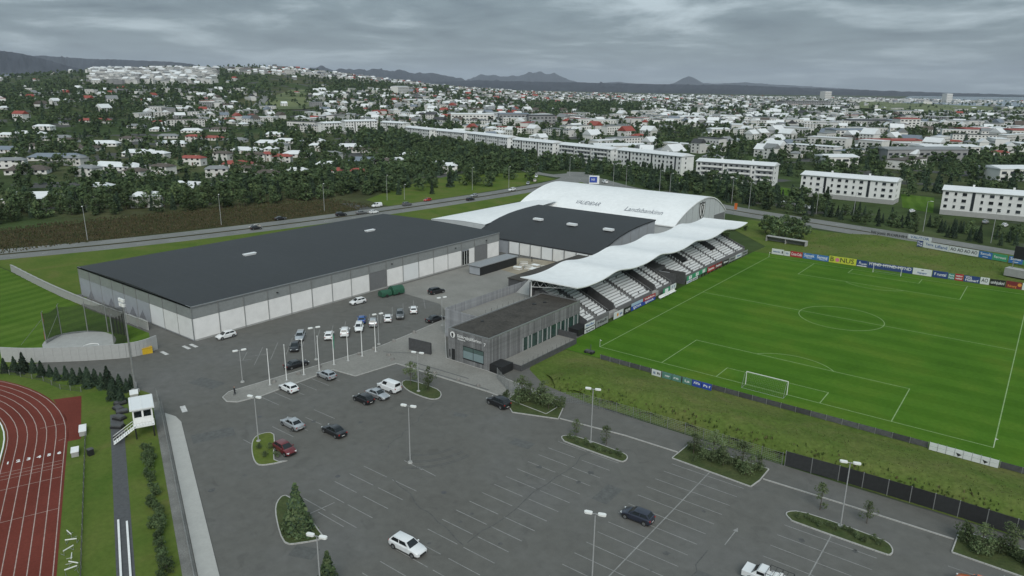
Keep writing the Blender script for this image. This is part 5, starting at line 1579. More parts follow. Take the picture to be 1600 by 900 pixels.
sb(76.8, 82, .4, 1.5, 'dred', [('Dominos', .5, .5, .5, .8, 'w')], 'dark red board, farther of two in the far half of the stand')
for i in range(4):
    y0 = 82.4 + i * 5.4
    sb(y0, y0 + 5.1, .4, 1.3, ('black', 'grey', 'white', 'grey')[i], [('FH', .5, .3, .5, .2, 'wkbk'[i]), ('Hafnarf', .35, .65, .5, .5, 'wkbk'[i])], ['black board before the far seats', 'grey board left of the last white one', 'last white board before the far end of the stand', 'grey board at the far end of the stand'][i])
# backs and banners on the near fence
GN = 'banners on the near pitch fence'
def nb(p0, p1, q0, colr, texts, label, h=1.15):
    a, b_ = G(p0, q0), G(p1, q0 + (p1 - p0) * .25)
    board((a.x, -6.75), (b_.x, -6.80), .05, h, colr, texts, label, GN)
nb(1019, 1034, 585, 'white', [('AA', .5, .3, .5, .25, 'b'), ('Rl', .4, .75, .5, .3, 'k')], 'pale banner on the near pitch fence')
nb(1036, 1051, 589, 'mint', [('ror', .4, .55, .5, .5, 'w')], 'left green banner on the near pitch fence')
nb(1051.5, 1066, 593, 'mint', [('rn', .4, .45, .5, .5, 'w')], 'middle green banner on the near pitch fence')
nb(1068, 1083, 597, 'mint', [('La', .4, .5, .5, .5, 'w')], 'right green banner on the near pitch fence')
nb(1083.5, 1098, 601, 'royal', [('AVis', .4, .5, .6, .7, 'w')], 'left blue banner on the near pitch fence')
nb(1098.5, 1114, 605, 'royal', [('Pt f', .4, .5, .5, .7, 'w')], 'right blue banner on the near pitch fence')
bg_ = thing('signboard_row', 'row of white two-row signboards at the near right corner of the pitch', 'signboards', (60.4, -6.9, 0))
for i in range(8):
    for z_ in (.1, .72):
        b = MB(); b.box(i * 1.08 + .03, i * 1.08 + 1.05, -.04, .04, z_, z_ + .57); obj('panel', b.mesh('panel', BC['white']), bg_, (0, -.08 * i / 8, 0))
b = MB()
for i in range(9): b.box(i * 1.08 - .03, i * 1.08 + .03, .05, .12, 0, 1.4)
obj('support', b.mesh('support', M['galv']), bg_)
for i, k in ((3, 0), (6, 0)):
    b = MB(); b.add([(i * 1.08 + .2, -.055, .8), (i * 1.08 + .5, -.055, .25), (i * 1.08 + .9, -.055, .6)], [(0, 1, 2)]); obj('dark_mark', b.mesh('dark_mark', M['black']), bg_, (0, -.06, 0))

# ------------------------------------------------------------------ goals, dugouts, benches
M['net'] = mat('white_net_cord', (.20, .24, .18), .8, .1, 3)
def goal(y, s_, label):
    t = thing('football_goal', label, 'goal', (34, y, .03), 0 if s_ > 0 else R(180), 'football goals')
    b = MB()
    for x_ in (-3.66, 3.66): b.tube((x_, 0, 0), (x_, 0, 2.44), .06, n=8)
    b.tube((-3.7, 0, 2.44), (3.7, 0, 2.44), .06, n=8); obj('frame', b.mesh('frame', M['paintw'], 40), t)
    b = MB()
    for x_ in (-3.66, 3.66):
        b.tube((x_, 0, 2.44), (x_, -1.0, 2.3), .03, n=4); b.tube((x_, -1.0, 2.3), (x_, -2.0, 0), .03, n=4); b.tube((x_, -2.0, 0), (x_, 0, 0), .03, n=4)
    b.tube((-3.66, -2, 0), (3.66, -2, 0), .03, n=4)
    obj('net_frame', b.mesh('net_frame', M['galv']), t)
    b = MB()
    for i in range(25):
        x_ = -3.66 + i * .305
        b.tube((x_, -1.0, 2.3), (x_, -2.0, 0), .006, n=3); b.tube((x_, 0, 2.42), (x_, -1, 2.3), .006, n=3)
    for k in range(9):
        f_ = k / 8; b.tube((-3.66, -1 - f_, 2.3 * (1 - f_)), (3.66, -1 - f_, 2.3 * (1 - f_)), .006, n=3)
    obj('net', b.mesh('net', M['net']), t)
goal(0, 1, 'white football goal at the near end of the pitch')
goal(105, -1, 'white football goal before the far advertising boards')
bn = thing('bench', 'low white team bench in front of the players tunnel', 'bench', (-5.6, 43.4, .03), R(90))
b = MB(); b.box(-4.6, 4.6, -.25, .25, .40, .46); obj('seat', b.mesh('seat', M['paintw']), bn)
b = MB(); b.box(-4.6, 4.6, .26, .32, .5, .95); obj('backrest', b.mesh('backrest', M['paintw']), bn)
for x_ in (-4.2, -2, 0, 2, 4.2):
    b = MB(); b.box(x_ - .05, x_ + .05, -.2, .3, 0, .39); obj('leg', b.mesh('leg', M['galv']), bn)
dg = thing('dugout', 'long low pale grey dugout at the far left corner behind the boards', 'dugout', (G(1218, 377).x + 3, G(1232, 381).y, 0), -.12)
b = MB(); b.box(-7, 7, -1.1, 1.1, 1.7, 1.85); obj('roof', b.mesh('roof', M['conc']), dg)
b = MB(); b.box(-7, 7, .9, 1.08, 0, 1.69); b.box(-7, -6.8, -1, .9, 0, 1.69); b.box(6.8, 7, -1, .9, 0, 1.69); b.box(-.1, .1, -1, .9, 0, 1.69); obj('wall', b.mesh('wall', M['conc']), dg)
t = thing('roller', 'small dark groundsman roller at the near left corner flag', 'roller', (G(921, 552).x, G(921, 552).y, .02))
b = MB(); b.box(-.9, .9, -.5, .5, .25, .6); b.box(.2, .3, -.05, .05, .6, 1.9); obj('body', b.mesh('body', M['dgrey']), t)
for x_ in (-.7, .7):
    b = MB(); b.tube((x_, -.55, .28), (x_, .55, .28), .28, n=12); obj('drum', b.mesh('drum', M['black'], 40), t)
for i, (cx_, cy_) in enumerate(((0, 0), (68, 0), (0, 105), (68, 105))):
    nm = ('near left', 'near right', 'far left', 'far right')[i]
    t = thing('corner_flag', 'thin corner flag at the %s corner of the pitch' % nm, 'corner flag', (cx_, cy_, .03), 0, 'corner flags')
    b = MB(); b.tube((0, 0, 0), (0, 0, 1.6), .025, n=5); obj('pole', b.mesh('pole', M['paintw']), t)
    b = MB(); b.add([(0, 0, 1.58), (0, 0, 1.25), (.42, .05, 1.42), (0, .012, 1.58), (0, .012, 1.25), (.42, .062, 1.42)], [(0, 1, 2), (5, 4, 3), (0, 2, 5, 3), (2, 1, 4, 5)]); obj('cloth', b.mesh('cloth', mat('corner_flag_cloth', (.5, .5, .48), .9, .05, 2)), t)

# scoreboard on the right of the far bank
t = thing('scoreboard', 'dark scoreboard on a white concrete block at the right edge', 'scoreboard', (G(1592, 437).x, G(1592, 437).y, .8), -.3)
b = MB(); b.box(-3.5, 4.5, -1.5, 1.5, 0, 2.2); obj('block', b.mesh('block', M['conc']), t)
b = MB(); b.tube((-2.2, 0, 2.2), (-2.2, 0, 5.6), .1, n=6); b.tube((2.5, 0, 2.2), (2.5, 0, 5.6), .1, n=6); obj('post', b.mesh('post', M['galv']), t)
b = MB(); b.box(-2.4, 4.5, -.2, .2, 5.0, 8.6); obj('panel', b.mesh('panel', M['black']), t)

# ------------------------------------------------------------------ throwing cage, walls and hut on the left
wp = spline([(-84.2, -78.6), (-80, -75.8), (-75.4, -71.4), (-71.5, -67.2), (-68.3, -63.0), (-67.6, -60), (-68.3, -57.0)], 4)
t = thing('curved_wall', 'curved pale corrugated wall round the throwing circle', 'wall', (-75, -70, 0))
for p, q in zip(wp, wp[1:]):
    k = math.dist(p, q); b = MB(); b.box(-k / 2 + .01, k / 2 - .01, -.12, .12, 0, 2.9)
    obj('wall_panel', b.mesh('wall_panel', mat('pale_concrete_wall', (.36, .37, .365), .85, .1, 1.2, scale2=6)), t, ((p[0] + q[0]) / 2 + 75, (p[1] + q[1]) / 2 + 70, 0), (0, 0, math.atan2(q[1] - p[1], q[0] - p[0])))
t = thing('boundary_wall', 'long straight concrete wall from the training field to the curved wall', 'wall', (-110, -53, 0))
for i in range(19):
    x0 = -159 + i * 4.12; yy = -52.1 - 1.2 * math.sin(math.pi * min(1, i / 18) ) - .6 * (i / 22)
    b = MB(); b.box(-2.04, 2.04, -.11, .11, 0, 1.9); obj('wall_panel', b.mesh('wall_panel', M['conc']), t, (x0 + 2 + 110, yy + 53, 0), (0, 0, -.01))
    b = MB(); b.box(-2.04, 2.04, -.2, .2, 1.91, 2.02); obj('coping', b.mesh('coping', M['conc']), t, (x0 + 2 + 110, yy + 53, 0), (0, 0, -.01))
t = thing('yellow_box', 'yellow grit box against the end of the curved wall', 'grit box', (-67.6, -59.4, 0), R(75))
b = MB(); b.box(-.9, .9, -.5, .5, 0, 1.1); obj('body', b.mesh('body', mat('yellow_plastic', (.55, .36, .02), .5, .1, 2)), t)
b = MB(); b.box(-.95, .95, -.55, .55, 1.12, 1.25); obj('lid', b.mesh('lid', mat('yellow_plastic_lid', (.48, .31, .03), .5, .1, 2)), t)
t = tag(obj('waste_bin', None), 'blue waste bin at the left end of the curved wall', 'bin'); t.location = (-86.2, -77.6, 0)
b = MB(); b.box(-.4, .4, -.4, .4, 0, 1.2); obj('body', b.mesh('body', PAINT['blue']), t)
b = MB(); b.box(-.43, .43, -.43, .43, 1.21, 1.3); obj('lid', b.mesh('lid', M['dgrey']), t)
cg = thing('throwing_cage', 'tall throwing cage of grey posts and dark netting round a concrete circle', 'throwing cage', (-84, -66, 0))
posts = [G(x_, y_) for x_, y_ in ((100, 527), (112, 515), (131, 517), (160, 517), (195, 519), (206, 525), (209, 516))]
posts = [(-88.5, -69.5), (-91.5, -65.5), (-89.5, -61.2), (-86, -58.6), (-81, -57.2), (-77.2, -58.6), (-75.6, -62.0)]
M['netd'] = mat('dark_netting', (.028, .032, .026), .95, .3, 2)
for i, (x_, y_) in enumerate(posts):
    b = MB(); b.tube((0, 0, 0), (0, 0, 6.6), .11, .08, n=7); b.tube((0, 0, 6.6), (.4, .1, 7.0), .07, n=5); obj('post', b.mesh('post', M['galv']), cg, (x_ + 84, y_ + 66, 0))
for p, q in zip(posts, posts[1:]):
    b = MB(); n_ = 26
    for k in range(n_ + 1):
        f_ = k / n_; x_, y_ = p[0] + (q[0] - p[0]) * f_ + 84, p[1] + (q[1] - p[1]) * f_ + 66
        b.box(x_ - .022, x_ + .022, y_ - .022, y_ + .022, .1, 6.4 - .5 * math.sin(math.pi * f_))
    for k in range(26):
        z_ = .2 + k * .235
        b.tube((p[0] + 84, p[1] + 66, z_), (q[0] + 84, q[1] + 66, z_), .02, n=3)
    obj('netting', b.mesh('netting', M['netd']), cg)
b = MB(); b.prism(ccw([(2.0 + 8.2 * math.cos(2 * math.pi * k / 24) - 2.2, .2 + 6.2 * math.sin(2 * math.pi * k / 24) + .8) for k in range(24)]), .03, .07); obj('concrete_pad', b.mesh('concrete_pad', M['conc']), cg)
b = MB(); n_ = 28
for k in range(n_):
    a = 2 * math.pi * k / n_; b.obox((4.0 + 1.4 * math.cos(a), 1.4 + 1.4 * math.sin(a), .12), (.34, .12, .1), a + math.pi / 2)
obj('circle_rim', b.mesh('circle_rim', M['paintw']), cg)
b = MB()
for k in range(10): b.obox((-4.6 + .06 * math.sin(k * 2), -3.6 + .03 * k, 1.2 + k * .55), (.16, .06, .56), .6 * math.sin(k * 1.3))
obj('hanging_strap', b.mesh('hanging_strap', mat('orange_strap', (.36, .06, .02), .8, .2, 2)), cg)
b = MB(); b.tube((-7.6, -7, 0), (-4.6, -3.6, 5.2), .03, n=4); b.tube((-3.6, -4.2, 0), (-7.4, .6, 5.2), .03, n=4); obj('guy_wire', b.mesh('guy_wire', M['galv']), cg)
# judges' hut on stilts with stairs
hx, hy = G(228, 668)[:2]
hut = thing('judges_hut', 'white judges hut on stilts with outside stairs beside the running track', 'hut', (-35.6, -75.6, 0), math.atan2(TT.y, TT.x))
b = MB(); b.box(-3.0, 1.6, -1.35, 1.35, 2.0, 4.2); obj('wall', b.mesh('wall', M['paintw']), hut)
b = MB(); b.box(-3.3, 1.9, -1.65, 1.65, 4.21, 4.4); rf = obj('roof', b.mesh('roof', M['flatw']), hut)
for i in range(3): 
    b = MB(); b.box(-3.3, 1.9, -1.5 + i * 1.45, -1.42 + i * 1.45, 4.41, 4.46); obj('roof_seam', b.mesh('roof_seam', M['paintw']), rf)
for y0 in (-1.15, .12):
    b = MB(); b.box(1.61, 1.66, y0, y0 + 1.0, 3.0, 3.95); wn_ = obj('window', b.mesh('window', M['glass']), hut)
    b = MB(); b.box(1.61, 1.69, y0 - .06, y0, 2.9, 4.05); obj('frame', b.mesh('frame', M['paintw']), wn_)
b = MB(); b.box(1.6, 2.9, -1.4, 1.4, 1.85, 1.98); obj('landing', b.mesh('landing', M['paintw']), hut)
for x_, y_ in ((2.7, -1.2), (2.7, 1.2), (-2.7, -1.2), (-2.7, 1.2)):
    b = MB(); b.tube((x_, y_, 0), (x_, y_, 2.0), .1, n=6); obj('stilt', b.mesh('stilt', M['black']), hut)
sr = MB()
for i in range(9): sr.box(2.2, 3.2, -1.6 - i * .32, -1.35 - i * .32, 1.78 - i * .2, 1.84 - i * .2)
sr.tube((2.2, -1.4, 1.9), (2.2, -4.2, .1), .06, n=4); sr.tube((3.2, -1.4, 1.9), (3.2, -4.2, .1), .06, n=4)
sr.tube((3.2, -1.4, 2.8), (3.2, -4.2, 1.0), .035, n=4); sr.tube((2.2, -1.4, 2.8), (2.2, -4.2, 1.0), .035, n=4)
for i in range(8):
    sr.tube((3.2, -1.4 - i * .4, 1.9 - i * .257), (3.2, -1.4 - i * .4, 2.8 - i * .257), .025, n=4)
obj('stairs', sr.mesh('stairs', M['paintw']), hut)
b = MB()
for i in range(8): b.tube((2.85, -1.4 + i * .4, 1.98), (2.85, -1.4 + i * .4, 2.9), .025, n=4)
b.tube((2.85, -1.4, 2.9), (2.85, 1.4, 2.9), .03, n=4); obj('railing', b.mesh('railing', M['paintw']), hut)
p = tf(-13.5, 9.6)
t = thing('equipment_crate', 'pale flat-topped equipment crate at the foot of the floodlight mast', 'crate', (p[0], p[1], 0), -.4)
b = MB(); b.box(-1.0, 1.0, -.6, .6, .1, 1.0); obj('box', b.mesh('box', M['conc']), t)
b = MB(); b.box(-1.05, 1.05, -.65, .65, 1.01, 1.1); obj('lid', b.mesh('lid', M['paintw']), t)
# white timber rails lying along the path, hurdles, boxes by the track
for i, o_ in enumerate((6.35, 7.25)):
    p = tf(36, o_)
    t = tag(obj('timber_rail', None), ('left' if i == 0 else 'right') + ' long white beam lying on the dark path', 'beam'); t.location = (p[0], p[1], .03); t.rotation_euler = (0, 0, math.atan2(TT.y, TT.x))
    b = MB(); b.box(-10 + i * .8 - 1, 22, -.11, .11, .02, .2); obj('beam', b.mesh('beam', M['paintw']), t)
    for k in range(8):
        b = MB(); b.box(-9 + k * 4, -8.7 + k * 4, -.16, .16, 0, .05); obj('bearer', b.mesh('bearer', M['dgrey']), t)
for i, (px, py) in enumerate(((130, 676), (118, 710))):
    p = G(px, py)
    t = thing('equipment_box', ('long pale box' if i == 0 else 'short white box') + ' on the grass beside the running track', 'equipment box', (p.x, p.y, .02), math.atan2(TT.y, TT.x))
    b = MB(); b.box(-1.3 + i * .4, 1.3 - i * .4, -.45, .45, 0, .7); obj('box', b.mesh('box', M['conc']), t)
    b = MB(); b.box(-1.35 + i * .4, 1.35 - i * .4, -.5, .5, .71, .78); obj('lid', b.mesh('lid', M['paintw']), t)
for i, (px, py) in enumerate(((109, 839), (112, 850), (108, 864), (113, 876), (116, 886), (112, 895))):
    p = G(px, py)
    t = thing('hurdle', 'white hurdle lying in the heap on the grass by the track', 'hurdle', (p.x, p.y, .03), i * .9, 'heap of hurdles by the track')
    b = MB(); b.box(-.6, .6, -.03, .03, .55, .66); obj('bar', b.mesh('bar', M['paintw']), t)
    for x_ in (-.55, .55):
        b = MB(); b.tube((x_, 0, 0), (x_, 0, .56), .025, n=4); b.tube((x_, 0, .03), (x_, .6, .03), .025, n=4); obj('leg', b.mesh('leg', M['galv']), t)
p = G(142, 711); t = thing('waste_bin', 'dark square bin on the grass by the rail fence', 'bin', (p.x, p.y, .02))
b = MB(); b.box(-.35, .35, -.35, .35, 0, .9); obj('body', b.mesh('body', M['black']), t)
b = MB(); b.box(-.38, .38, -.38, .38, .91, .98); obj('lid', b.mesh('lid', M['dgrey']), t)
for i, (px, py) in enumerate(((185, 640), (187, 655), (184, 668), (189, 682), (191, 645), (188, 632))):
    p = G(px, py)
    t = thing('high_jump_mat', 'dark rolled mat in the stack beside the white hut', 'mat', (p.x, p.y, .03), .3 * i, 'dark mats beside the hut')
    b = MB(); b.box(-.9, .9, -.6, .6, 0, .28); obj('mat', b.mesh('mat', M['black']), t)
    b = MB(); b.box(-.8, .8, -.5, .5, .29, .5 + .1 * (i % 2)); obj('cover', b.mesh('cover', M['dgrey']), t)
# green tank beside the hall
p = G(612, 461)
t = thing('green_tank', 'dark green tarpaulin-covered trailer against the long hall', 'trailer', (p.x, p.y, 0), R(80))
gm = mat('green_tarpaulin', (.02, .085, .05), .6, .25, 1.2, bump=.6, bscale=3)
b = MB()
pr = [(-1.2, .35), (-1.25, 1.3), (-.8, 2.0), (0, 2.3), (.8, 2.0), (1.25, 1.3), (1.2, .35)]
for x0, x1, s_ in ((-3.4, -.4, .8), (-.2, 3.2, 1.05)):
    n_ = len(pr); b.add([(x0, y_ * s_, z_ * s_) for y_, z_ in pr] + [(x1, y_ * s_ * .9, z_ * s_ * .92) for y_, z_ in pr], [(i, n_ + i, n_ + i + 1, i + 1) for i in range(n_ - 1)] + [tuple(range(n_)), tuple(range(2 * n_ - 1, n_ - 1, -1))])
obj('cover', b.mesh('cover', gm, 50), t)
for x_ in (-2, 1.4):
    for y_ in (-1, 1):
        b = MB(); b.tube((x_, y_ * 1.02, .38), (x_, y_ * 1.22, .38), .38, n=12); obj('wheel', b.mesh('wheel', M['tyre']), t)
# road sign board by the roundabout and stray street things
p = G(928, 287)
t = thing('totem_sign', 'blue and white fuel station sign block behind the arched roof', 'sign', (p.x, p.y, 0), .6)
b = MB(); b.box(-2.8, 2.8, -1.4, 1.4, 0, 4.3); obj('body', b.mesh('body', M['paintw']), t)
b = MB(); b.box(-2.6, 1.6, -1.46, -1.41, .8, 4.0); fc_ = obj('face', b.mesh('face', BC['royal']), t)
obj('lettering', text_mesh('N1', 1.7, INK['w'], .02), fc_, (-.5, -1.48, 2.4), (R(90), 0, 0))
p = G(1146, 336)
t = thing('banner_sign', 'slim orange banner on a pole at the corner of the white hall', 'banner', (p.x, p.y, 0), .4)
b = MB(); b.tube((0, 0, 0), (0, 0, 5.2), .07, n=6); obj('pole', b.mesh('pole', M['galv']), t)
b = MB(); b.box(.08, 1.2, -.03, .03, 2.4, 5.1); obj('cloth', b.mesh('cloth', PAINT['orange']), t)
for i, (px, py) in enumerate(((680, 625), (1010, 900), (1400, 705))): pass

bl_ = [(-36.0, -52.5), (-35.6, -47.5), (-35.4, -43), (-34.6, -34), (-34.6, -30.2), (-34.9, -24.5), (-35.4, -18), (-29.8, -30.6), (-27.5, -31.8), (-22, -31.9), (-16.5, -31.6), (-11, -31.2), (-6.5, -31.0)]
for i, (x_, y_) in enumerate(bl_):
    r2 = random.Random(i)
    b = MB(); pts = []
    for zz, f_ in ((0, 1), (.28, .95), (.48, .6)): pts.append([(f_ * r2.uniform(.35, .6) * math.cos(6.283 * k / 7), f_ * r2.uniform(.28, .45) * math.sin(6.283 * k / 7), zz) for k in range(7)])
    b.add([p for q in pts for p in q], [(j * 7 + k, j * 7 + (k + 1) % 7, (j + 1) * 7 + (k + 1) % 7, (j + 1) * 7 + k) for j in range(2) for k in range(7)] + [tuple(range(14, 21))])
    o = obj('boulder', b.mesh('boulder', mat('boulder_stone', (.20, .195, .185), .95, .25, 2, bump=.5), 60), None, (x_, y_, .12), (0, 0, i)); tag(o, 'boulder on the edge of the forecourt %s' % ('behind the flagpoles' if i < 7 else 'before the clubhouse'), 'boulder', 'boulders along the forecourt')
# ------------------------------------------------------------------ people
def person(x_, y_, z_, rz, top, legs, label, step=.12):
    P_ = {'pel': (0, 0, .95), 'belly': (0, 0, 1.12), 'chest': (0, 0, 1.36), 'neck': (0, 0, 1.50), 'head': (.02, 0, 1.62), 'crown': (.02, 0, 1.74)}
    V_ = [P_[k] for k in ('pel', 'belly', 'chest', 'neck', 'head', 'crown')]
    Rr = [.15, .145, .165, .06, .095, .07]
    E_ = [(0, 1), (1, 2), (2, 3), (3, 4), (4, 5)]
    def add(p, r_, par):
        V_.append(p); Rr.append(r_); E_.append((par, len(V_) - 1)); return len(V_) - 1
    for s_ in (-1, 1):
        a = add((0, s_ * .18, 1.42), .075, 2); a = add((-.02, s_ * .26, 1.16), .055, a); a = add((.12, s_ * .22, .98), .042, a); h_i = add((.19, s_ * .2, .93), .034, a)
        for k in range(4): 
            q = add((.26, s_ * .2 + (k - 1.5) * .02, .90 - .004 * abs(k - 1.5)), .010, h_i); add((.29, s_ * .2 + (k - 1.5) * .02, .865), .008, q)
        q = add((.22, s_ * .16, .91), .010, h_i); add((.25, s_ * .15, .89), .009, q)
        a = add((0, s_ * .10, .84), .10, 0); a = add((s_ * step + .03, s_ * .11, .48), .068, a); a = add((s_ * step * 1.4 - .03, s_ * .11, .09), .048, a); add((s_ * step * 1.4 + .14, s_ * .12, .045), .04, a)
    me = bpy.data.meshes.new('body'); me.from_pydata(V_, E_, [])
    t = thing('person', label, 'person', (x_, y_, z_), rz)
    o = obj('body', me, t)
    mm = bpy.data.materials.new('clothed_body'); mm.use_nodes = True
    tt = mm.node_tree; tcn = tt.nodes.new('ShaderNodeTexCoord'); sp_ = tt.nodes.new('ShaderNodeSeparateXYZ'); tt.links.new(tcn.outputs['Object'], sp_.inputs[0])
    rp_ = tt.nodes.new('ShaderNodeValToRGB'); rp_.color_ramp.interpolation = 'CONSTANT'
    mr_ = tt.nodes.new('ShaderNodeMapRange'); mr_.inputs[2].default_value = 1.8; tt.links.new(sp_.outputs[2], mr_.inputs[0]); tt.links.new(mr_.outputs[0], rp_.inputs[0])
    el = rp_.color_ramp.elements; el[0].color = (.02, .02, .02, 1); el[0].position = 0
    el[1].position = .06; el[1].color = (*legs, 1)
    for q, c in ((.53, top), (.83, (.45, .28, .2)), (.925, (.05, .035, .025))):
        k = el.new(q); k.color = (*c, 1)
    tt.links.new(rp_.outputs[0], tt.nodes['Principled BSDF'].inputs['Base Color'])
    me.materials.append(mm)
    sk_ = o.modifiers.new('skin', 'SKIN'); sk_.use_smooth_shade = True
    if not me.skin_vertices: 
        bpy.context.view_layer.objects.active = o
    lay = me.skin_vertices[0].data if me.skin_vertices else None
    if lay:
        for i, r_ in enumerate(Rr): lay[i].radius = (r_, r_)
        lay[0].use_root = True
    sb_ = o.modifiers.new('sub', 'SUBSURF'); sb_.levels = 1; sb_.render_levels = 1
    return t
p = G(367, 618); person(p.x, p.y, .0, R(70), (.015, .016, .02), (.02, .022, .028), 'person in dark clothes standing at the rounded end of the forecourt')
p = G(831, 409); person(p.x, p.y, .05, 1.0, (.015, .016, .02), (.02, .02, .022), 'person in black standing among the boards in the yard')
# ------------------------------------------------------------------ trees
def thin(m):
    """leaves let some light through"""
    t = m.node_tree; p = t.nodes['Principled BSDF']; p.inputs['Specular IOR Level'].default_value = .2
    tr = t.nodes.new('ShaderNodeBsdfTranslucent'); mx_ = t.nodes.new('ShaderNodeMixShader'); mx_.inputs[0].default_value = .35
    t.links.new(p.inputs['Base Color'].links[0].from_socket, tr.inputs[0])
    t.links.new(p.outputs[0], mx_.inputs[1]); t.links.new(tr.outputs[0], mx_.inputs[2])
    t.links.new(mx_.outputs[0], t.nodes['Material Output'].inputs[0])
    return m
def fol(name, c, v=.35):
    m = mat('foliage_' + name, c, .85, v, .8, rnd=.38)
    thin(m)
    return m
FO = [fol('mid', (.094, .140, .064)), fol('deep', (.068, .104, .052)), fol('light', (.132, .176, .076))]
FC_ = [fol('spruce', (.050, .080, .052)), fol('spruce_deep', (.034, .058, .038)), fol('spruce_tip', (.072, .106, .062))]
FY = [fol('young', (.135, .175, .085)), fol('young_deep', (.095, .130, .062)), fol('young_light', (.170, .210, .105))]
M['bark'] = mat('bark', (.085, .07, .055), .9, .3, 3)
def quads(P_, size, rs, out=None):
    """leaf faces at points P_ with random tilt"""
    n = len(P_)
    nr = rs.randn(n, 3) * .55
    if out is not None: nr += out
    nr[:, 2] += .55; nr /= np.linalg.norm(nr, axis=1)[:, None]
    a = rs.randn(n, 3); a -= (a * nr).sum(1)[:, None] * nr; a /= np.linalg.norm(a, axis=1)[:, None]
    b = np.cross(nr, a)
    s = (size * rs.uniform(.55, 1.35, n))[:, None]
    k = rs.uniform(.45, .8, n)[:, None]
    V = np.stack([P_ - a * s, P_ - b * s * k, P_ + a * s, P_ + b * s * k], 1)
    return V.reshape(-1, 3)
def broad(rs, n, leaf, h=1.0, wd=.42, lobes=9, low=.18):
    """unit-height crown: leaves through several uneven lobes"""
    C_ = []
    for i in range(lobes):
        t = rs.uniform(0, 1) ** .8
        z = low + (.93 - low) * t
        rr = wd * (.35 + .65 * math.sin(math.pi * min(1, .18 + .78 * t))) 
        a = rs.uniform(0, 2 * math.pi); q = rs.uniform(.1, .75) * rr
        C_.append((q * math.cos(a), q * math.sin(a), z, rr * rs.uniform(.38, .62)))
    C_ = np.array(C_); idx = rs.randint(0, lobes, n)
    d = rs.randn(n, 3); d /= np.linalg.norm(d, axis=1)[:, None]
    r_ = C_[idx, 3] * rs.uniform(.25, 1.08, n) ** .45
    P_ = C_[idx, :3] + d * r_[:, None] * np.array([1, 1, .85])
    P_[:, 2] = np.clip(P_[:, 2], low * .5, 1.02)
    return quads(P_, leaf, rs, d), rs.choice([0, 0, 0, 1, 2], n)
def conif(rs, n, leaf, wd=.24, low=.04):
    t = rs.uniform(0, 1, n) ** .75
    tier = np.floor(t * 9) / 9
    z = low + (1 - low) * (1 - t)
    rad = wd * (t * .92 + .05) * (.72 + .5 * (t * 9 - np.floor(t * 9))) 
    a = rs.uniform(0, 2 * math.pi, n); q = rad * rs.uniform(.3, 1.1, n) ** .5
    z = low + (1 - low) * (1 - t) - .04 * q / wd
    return quads(np.stack([q * np.cos(a), q * np.sin(a), z], 1), leaf, rs, np.stack([np.cos(a), np.sin(a), 0 * a], 1)), rs.choice([0, 0, 0, 1, 2], n)
def quad_mesh(name, V, mi, mats):
    n = len(V) // 4
    me = bpy.data.meshes.new(name)
    me.vertices.add(len(V)); me.vertices.foreach_set('co', np.ascontiguousarray(V, dtype=np.float32).ravel())
    me.loops.add(4 * n); me.loops.foreach_set('vertex_index', np.arange(4 * n, dtype=np.int32))
    me.polygons.add(n); me.polygons.foreach_set('loop_start', np.arange(0, 4 * n, 4, dtype=np.int32)); me.polygons.foreach_set('loop_total', np.full(n, 4, dtype=np.int32))
    for k in mats: me.materials.append(k)
    me.polygons.foreach_set('material_index', mi.astype(np.int32))
    me.update(calc_edges=True)
    return me
def trunk(h, r_, nb, rs, spread):
    b = MB(); b.tube((0, 0, 0), (.01, .0, h), r_, r_ * .45, n=6)
    for i in range(nb):
        a = rs.uniform(0, 6.28); z = h * rs.uniform(.45, .95)
        b.tube((0, 0, z), (spread * math.cos(a), spread * math.sin(a), z + spread * rs.uniform(.6, 1.2)), r_ * .4, r_ * .12, n=4)
    return b.mesh('trunk', M['bark'])
PROTO = {}
def proto(kind):
    """(crown mesh, trunk mesh) of unit height, several per kind"""
    if kind in PROTO: return PROTO[kind]
    rs = np.random.RandomState(sum(map(ord, kind)))
    L_ = []
    for i in range(4):
        if kind == 'near_young': V, mi = broad(rs, 620, .026, wd=.30, lobes=14, low=.16); mt_, tk = FY, trunk(.75, .014, 6, rs, .14)
        elif kind == 'near_pine': V, mi = conif(rs, 1500, .040, wd=.30); mt_, tk = [FO[0], FC_[0], FY[0]], trunk(.9, .02, 3, rs, .08)
        elif kind == 'spruce': V, mi = conif(rs, 700, .055, wd=.33); mt_, tk = FC_, trunk(.9, .03, 0, rs, .1)
        elif kind == 'shrub': V, mi = broad(rs, 420, .075, wd=.75, lobes=9, low=.1); mt_, tk = [FY[0], FO[0], FY[1]], trunk(.6, .03, 7, rs, .3)
        elif kind == 'bush': V, mi = broad(rs, 420, .075, wd=.6, lobes=9, low=.1); mt_, tk = FO, trunk(.6, .03, 5, rs, .25)
        elif kind == 'mid': V, mi = broad(rs, 520, .060, wd=.46, lobes=12, low=.10); mt_, tk = FO, trunk(.7, .022, 6, rs, .2)
        elif kind == 'poplar': V, mi = conif(rs, 420, .05, wd=.22); mt_, tk = FC_, trunk(.9, .02, 3, rs, .06)
        L_.append((quad_mesh('crown', V, mi, mt_), tk))
    PROTO[kind] = L_
    return L_
def tree(kind, x, y, z, h, label, group, name='tree', wide=1.0, cat='tree'):
    c, tk = random.choice(proto(kind))
    t = thing(name, label, cat, (x, y, z), random.uniform(0, 6.28), group)
    t.scale = (h * wide, h * wide, h)
    obj('crown', c, t); obj('trunk', tk, t)
    return t
def tp_(kind, px, py, h, label, group, **k):
    p = G(px, py); return tree(kind, p.x, p.y, .02, h, label, group, **k)
YT = 'young trees in the car park'
tp_('near_young', 642, 602, 5.0, 'young leafy tree left of the lamp beside the white van', YT)
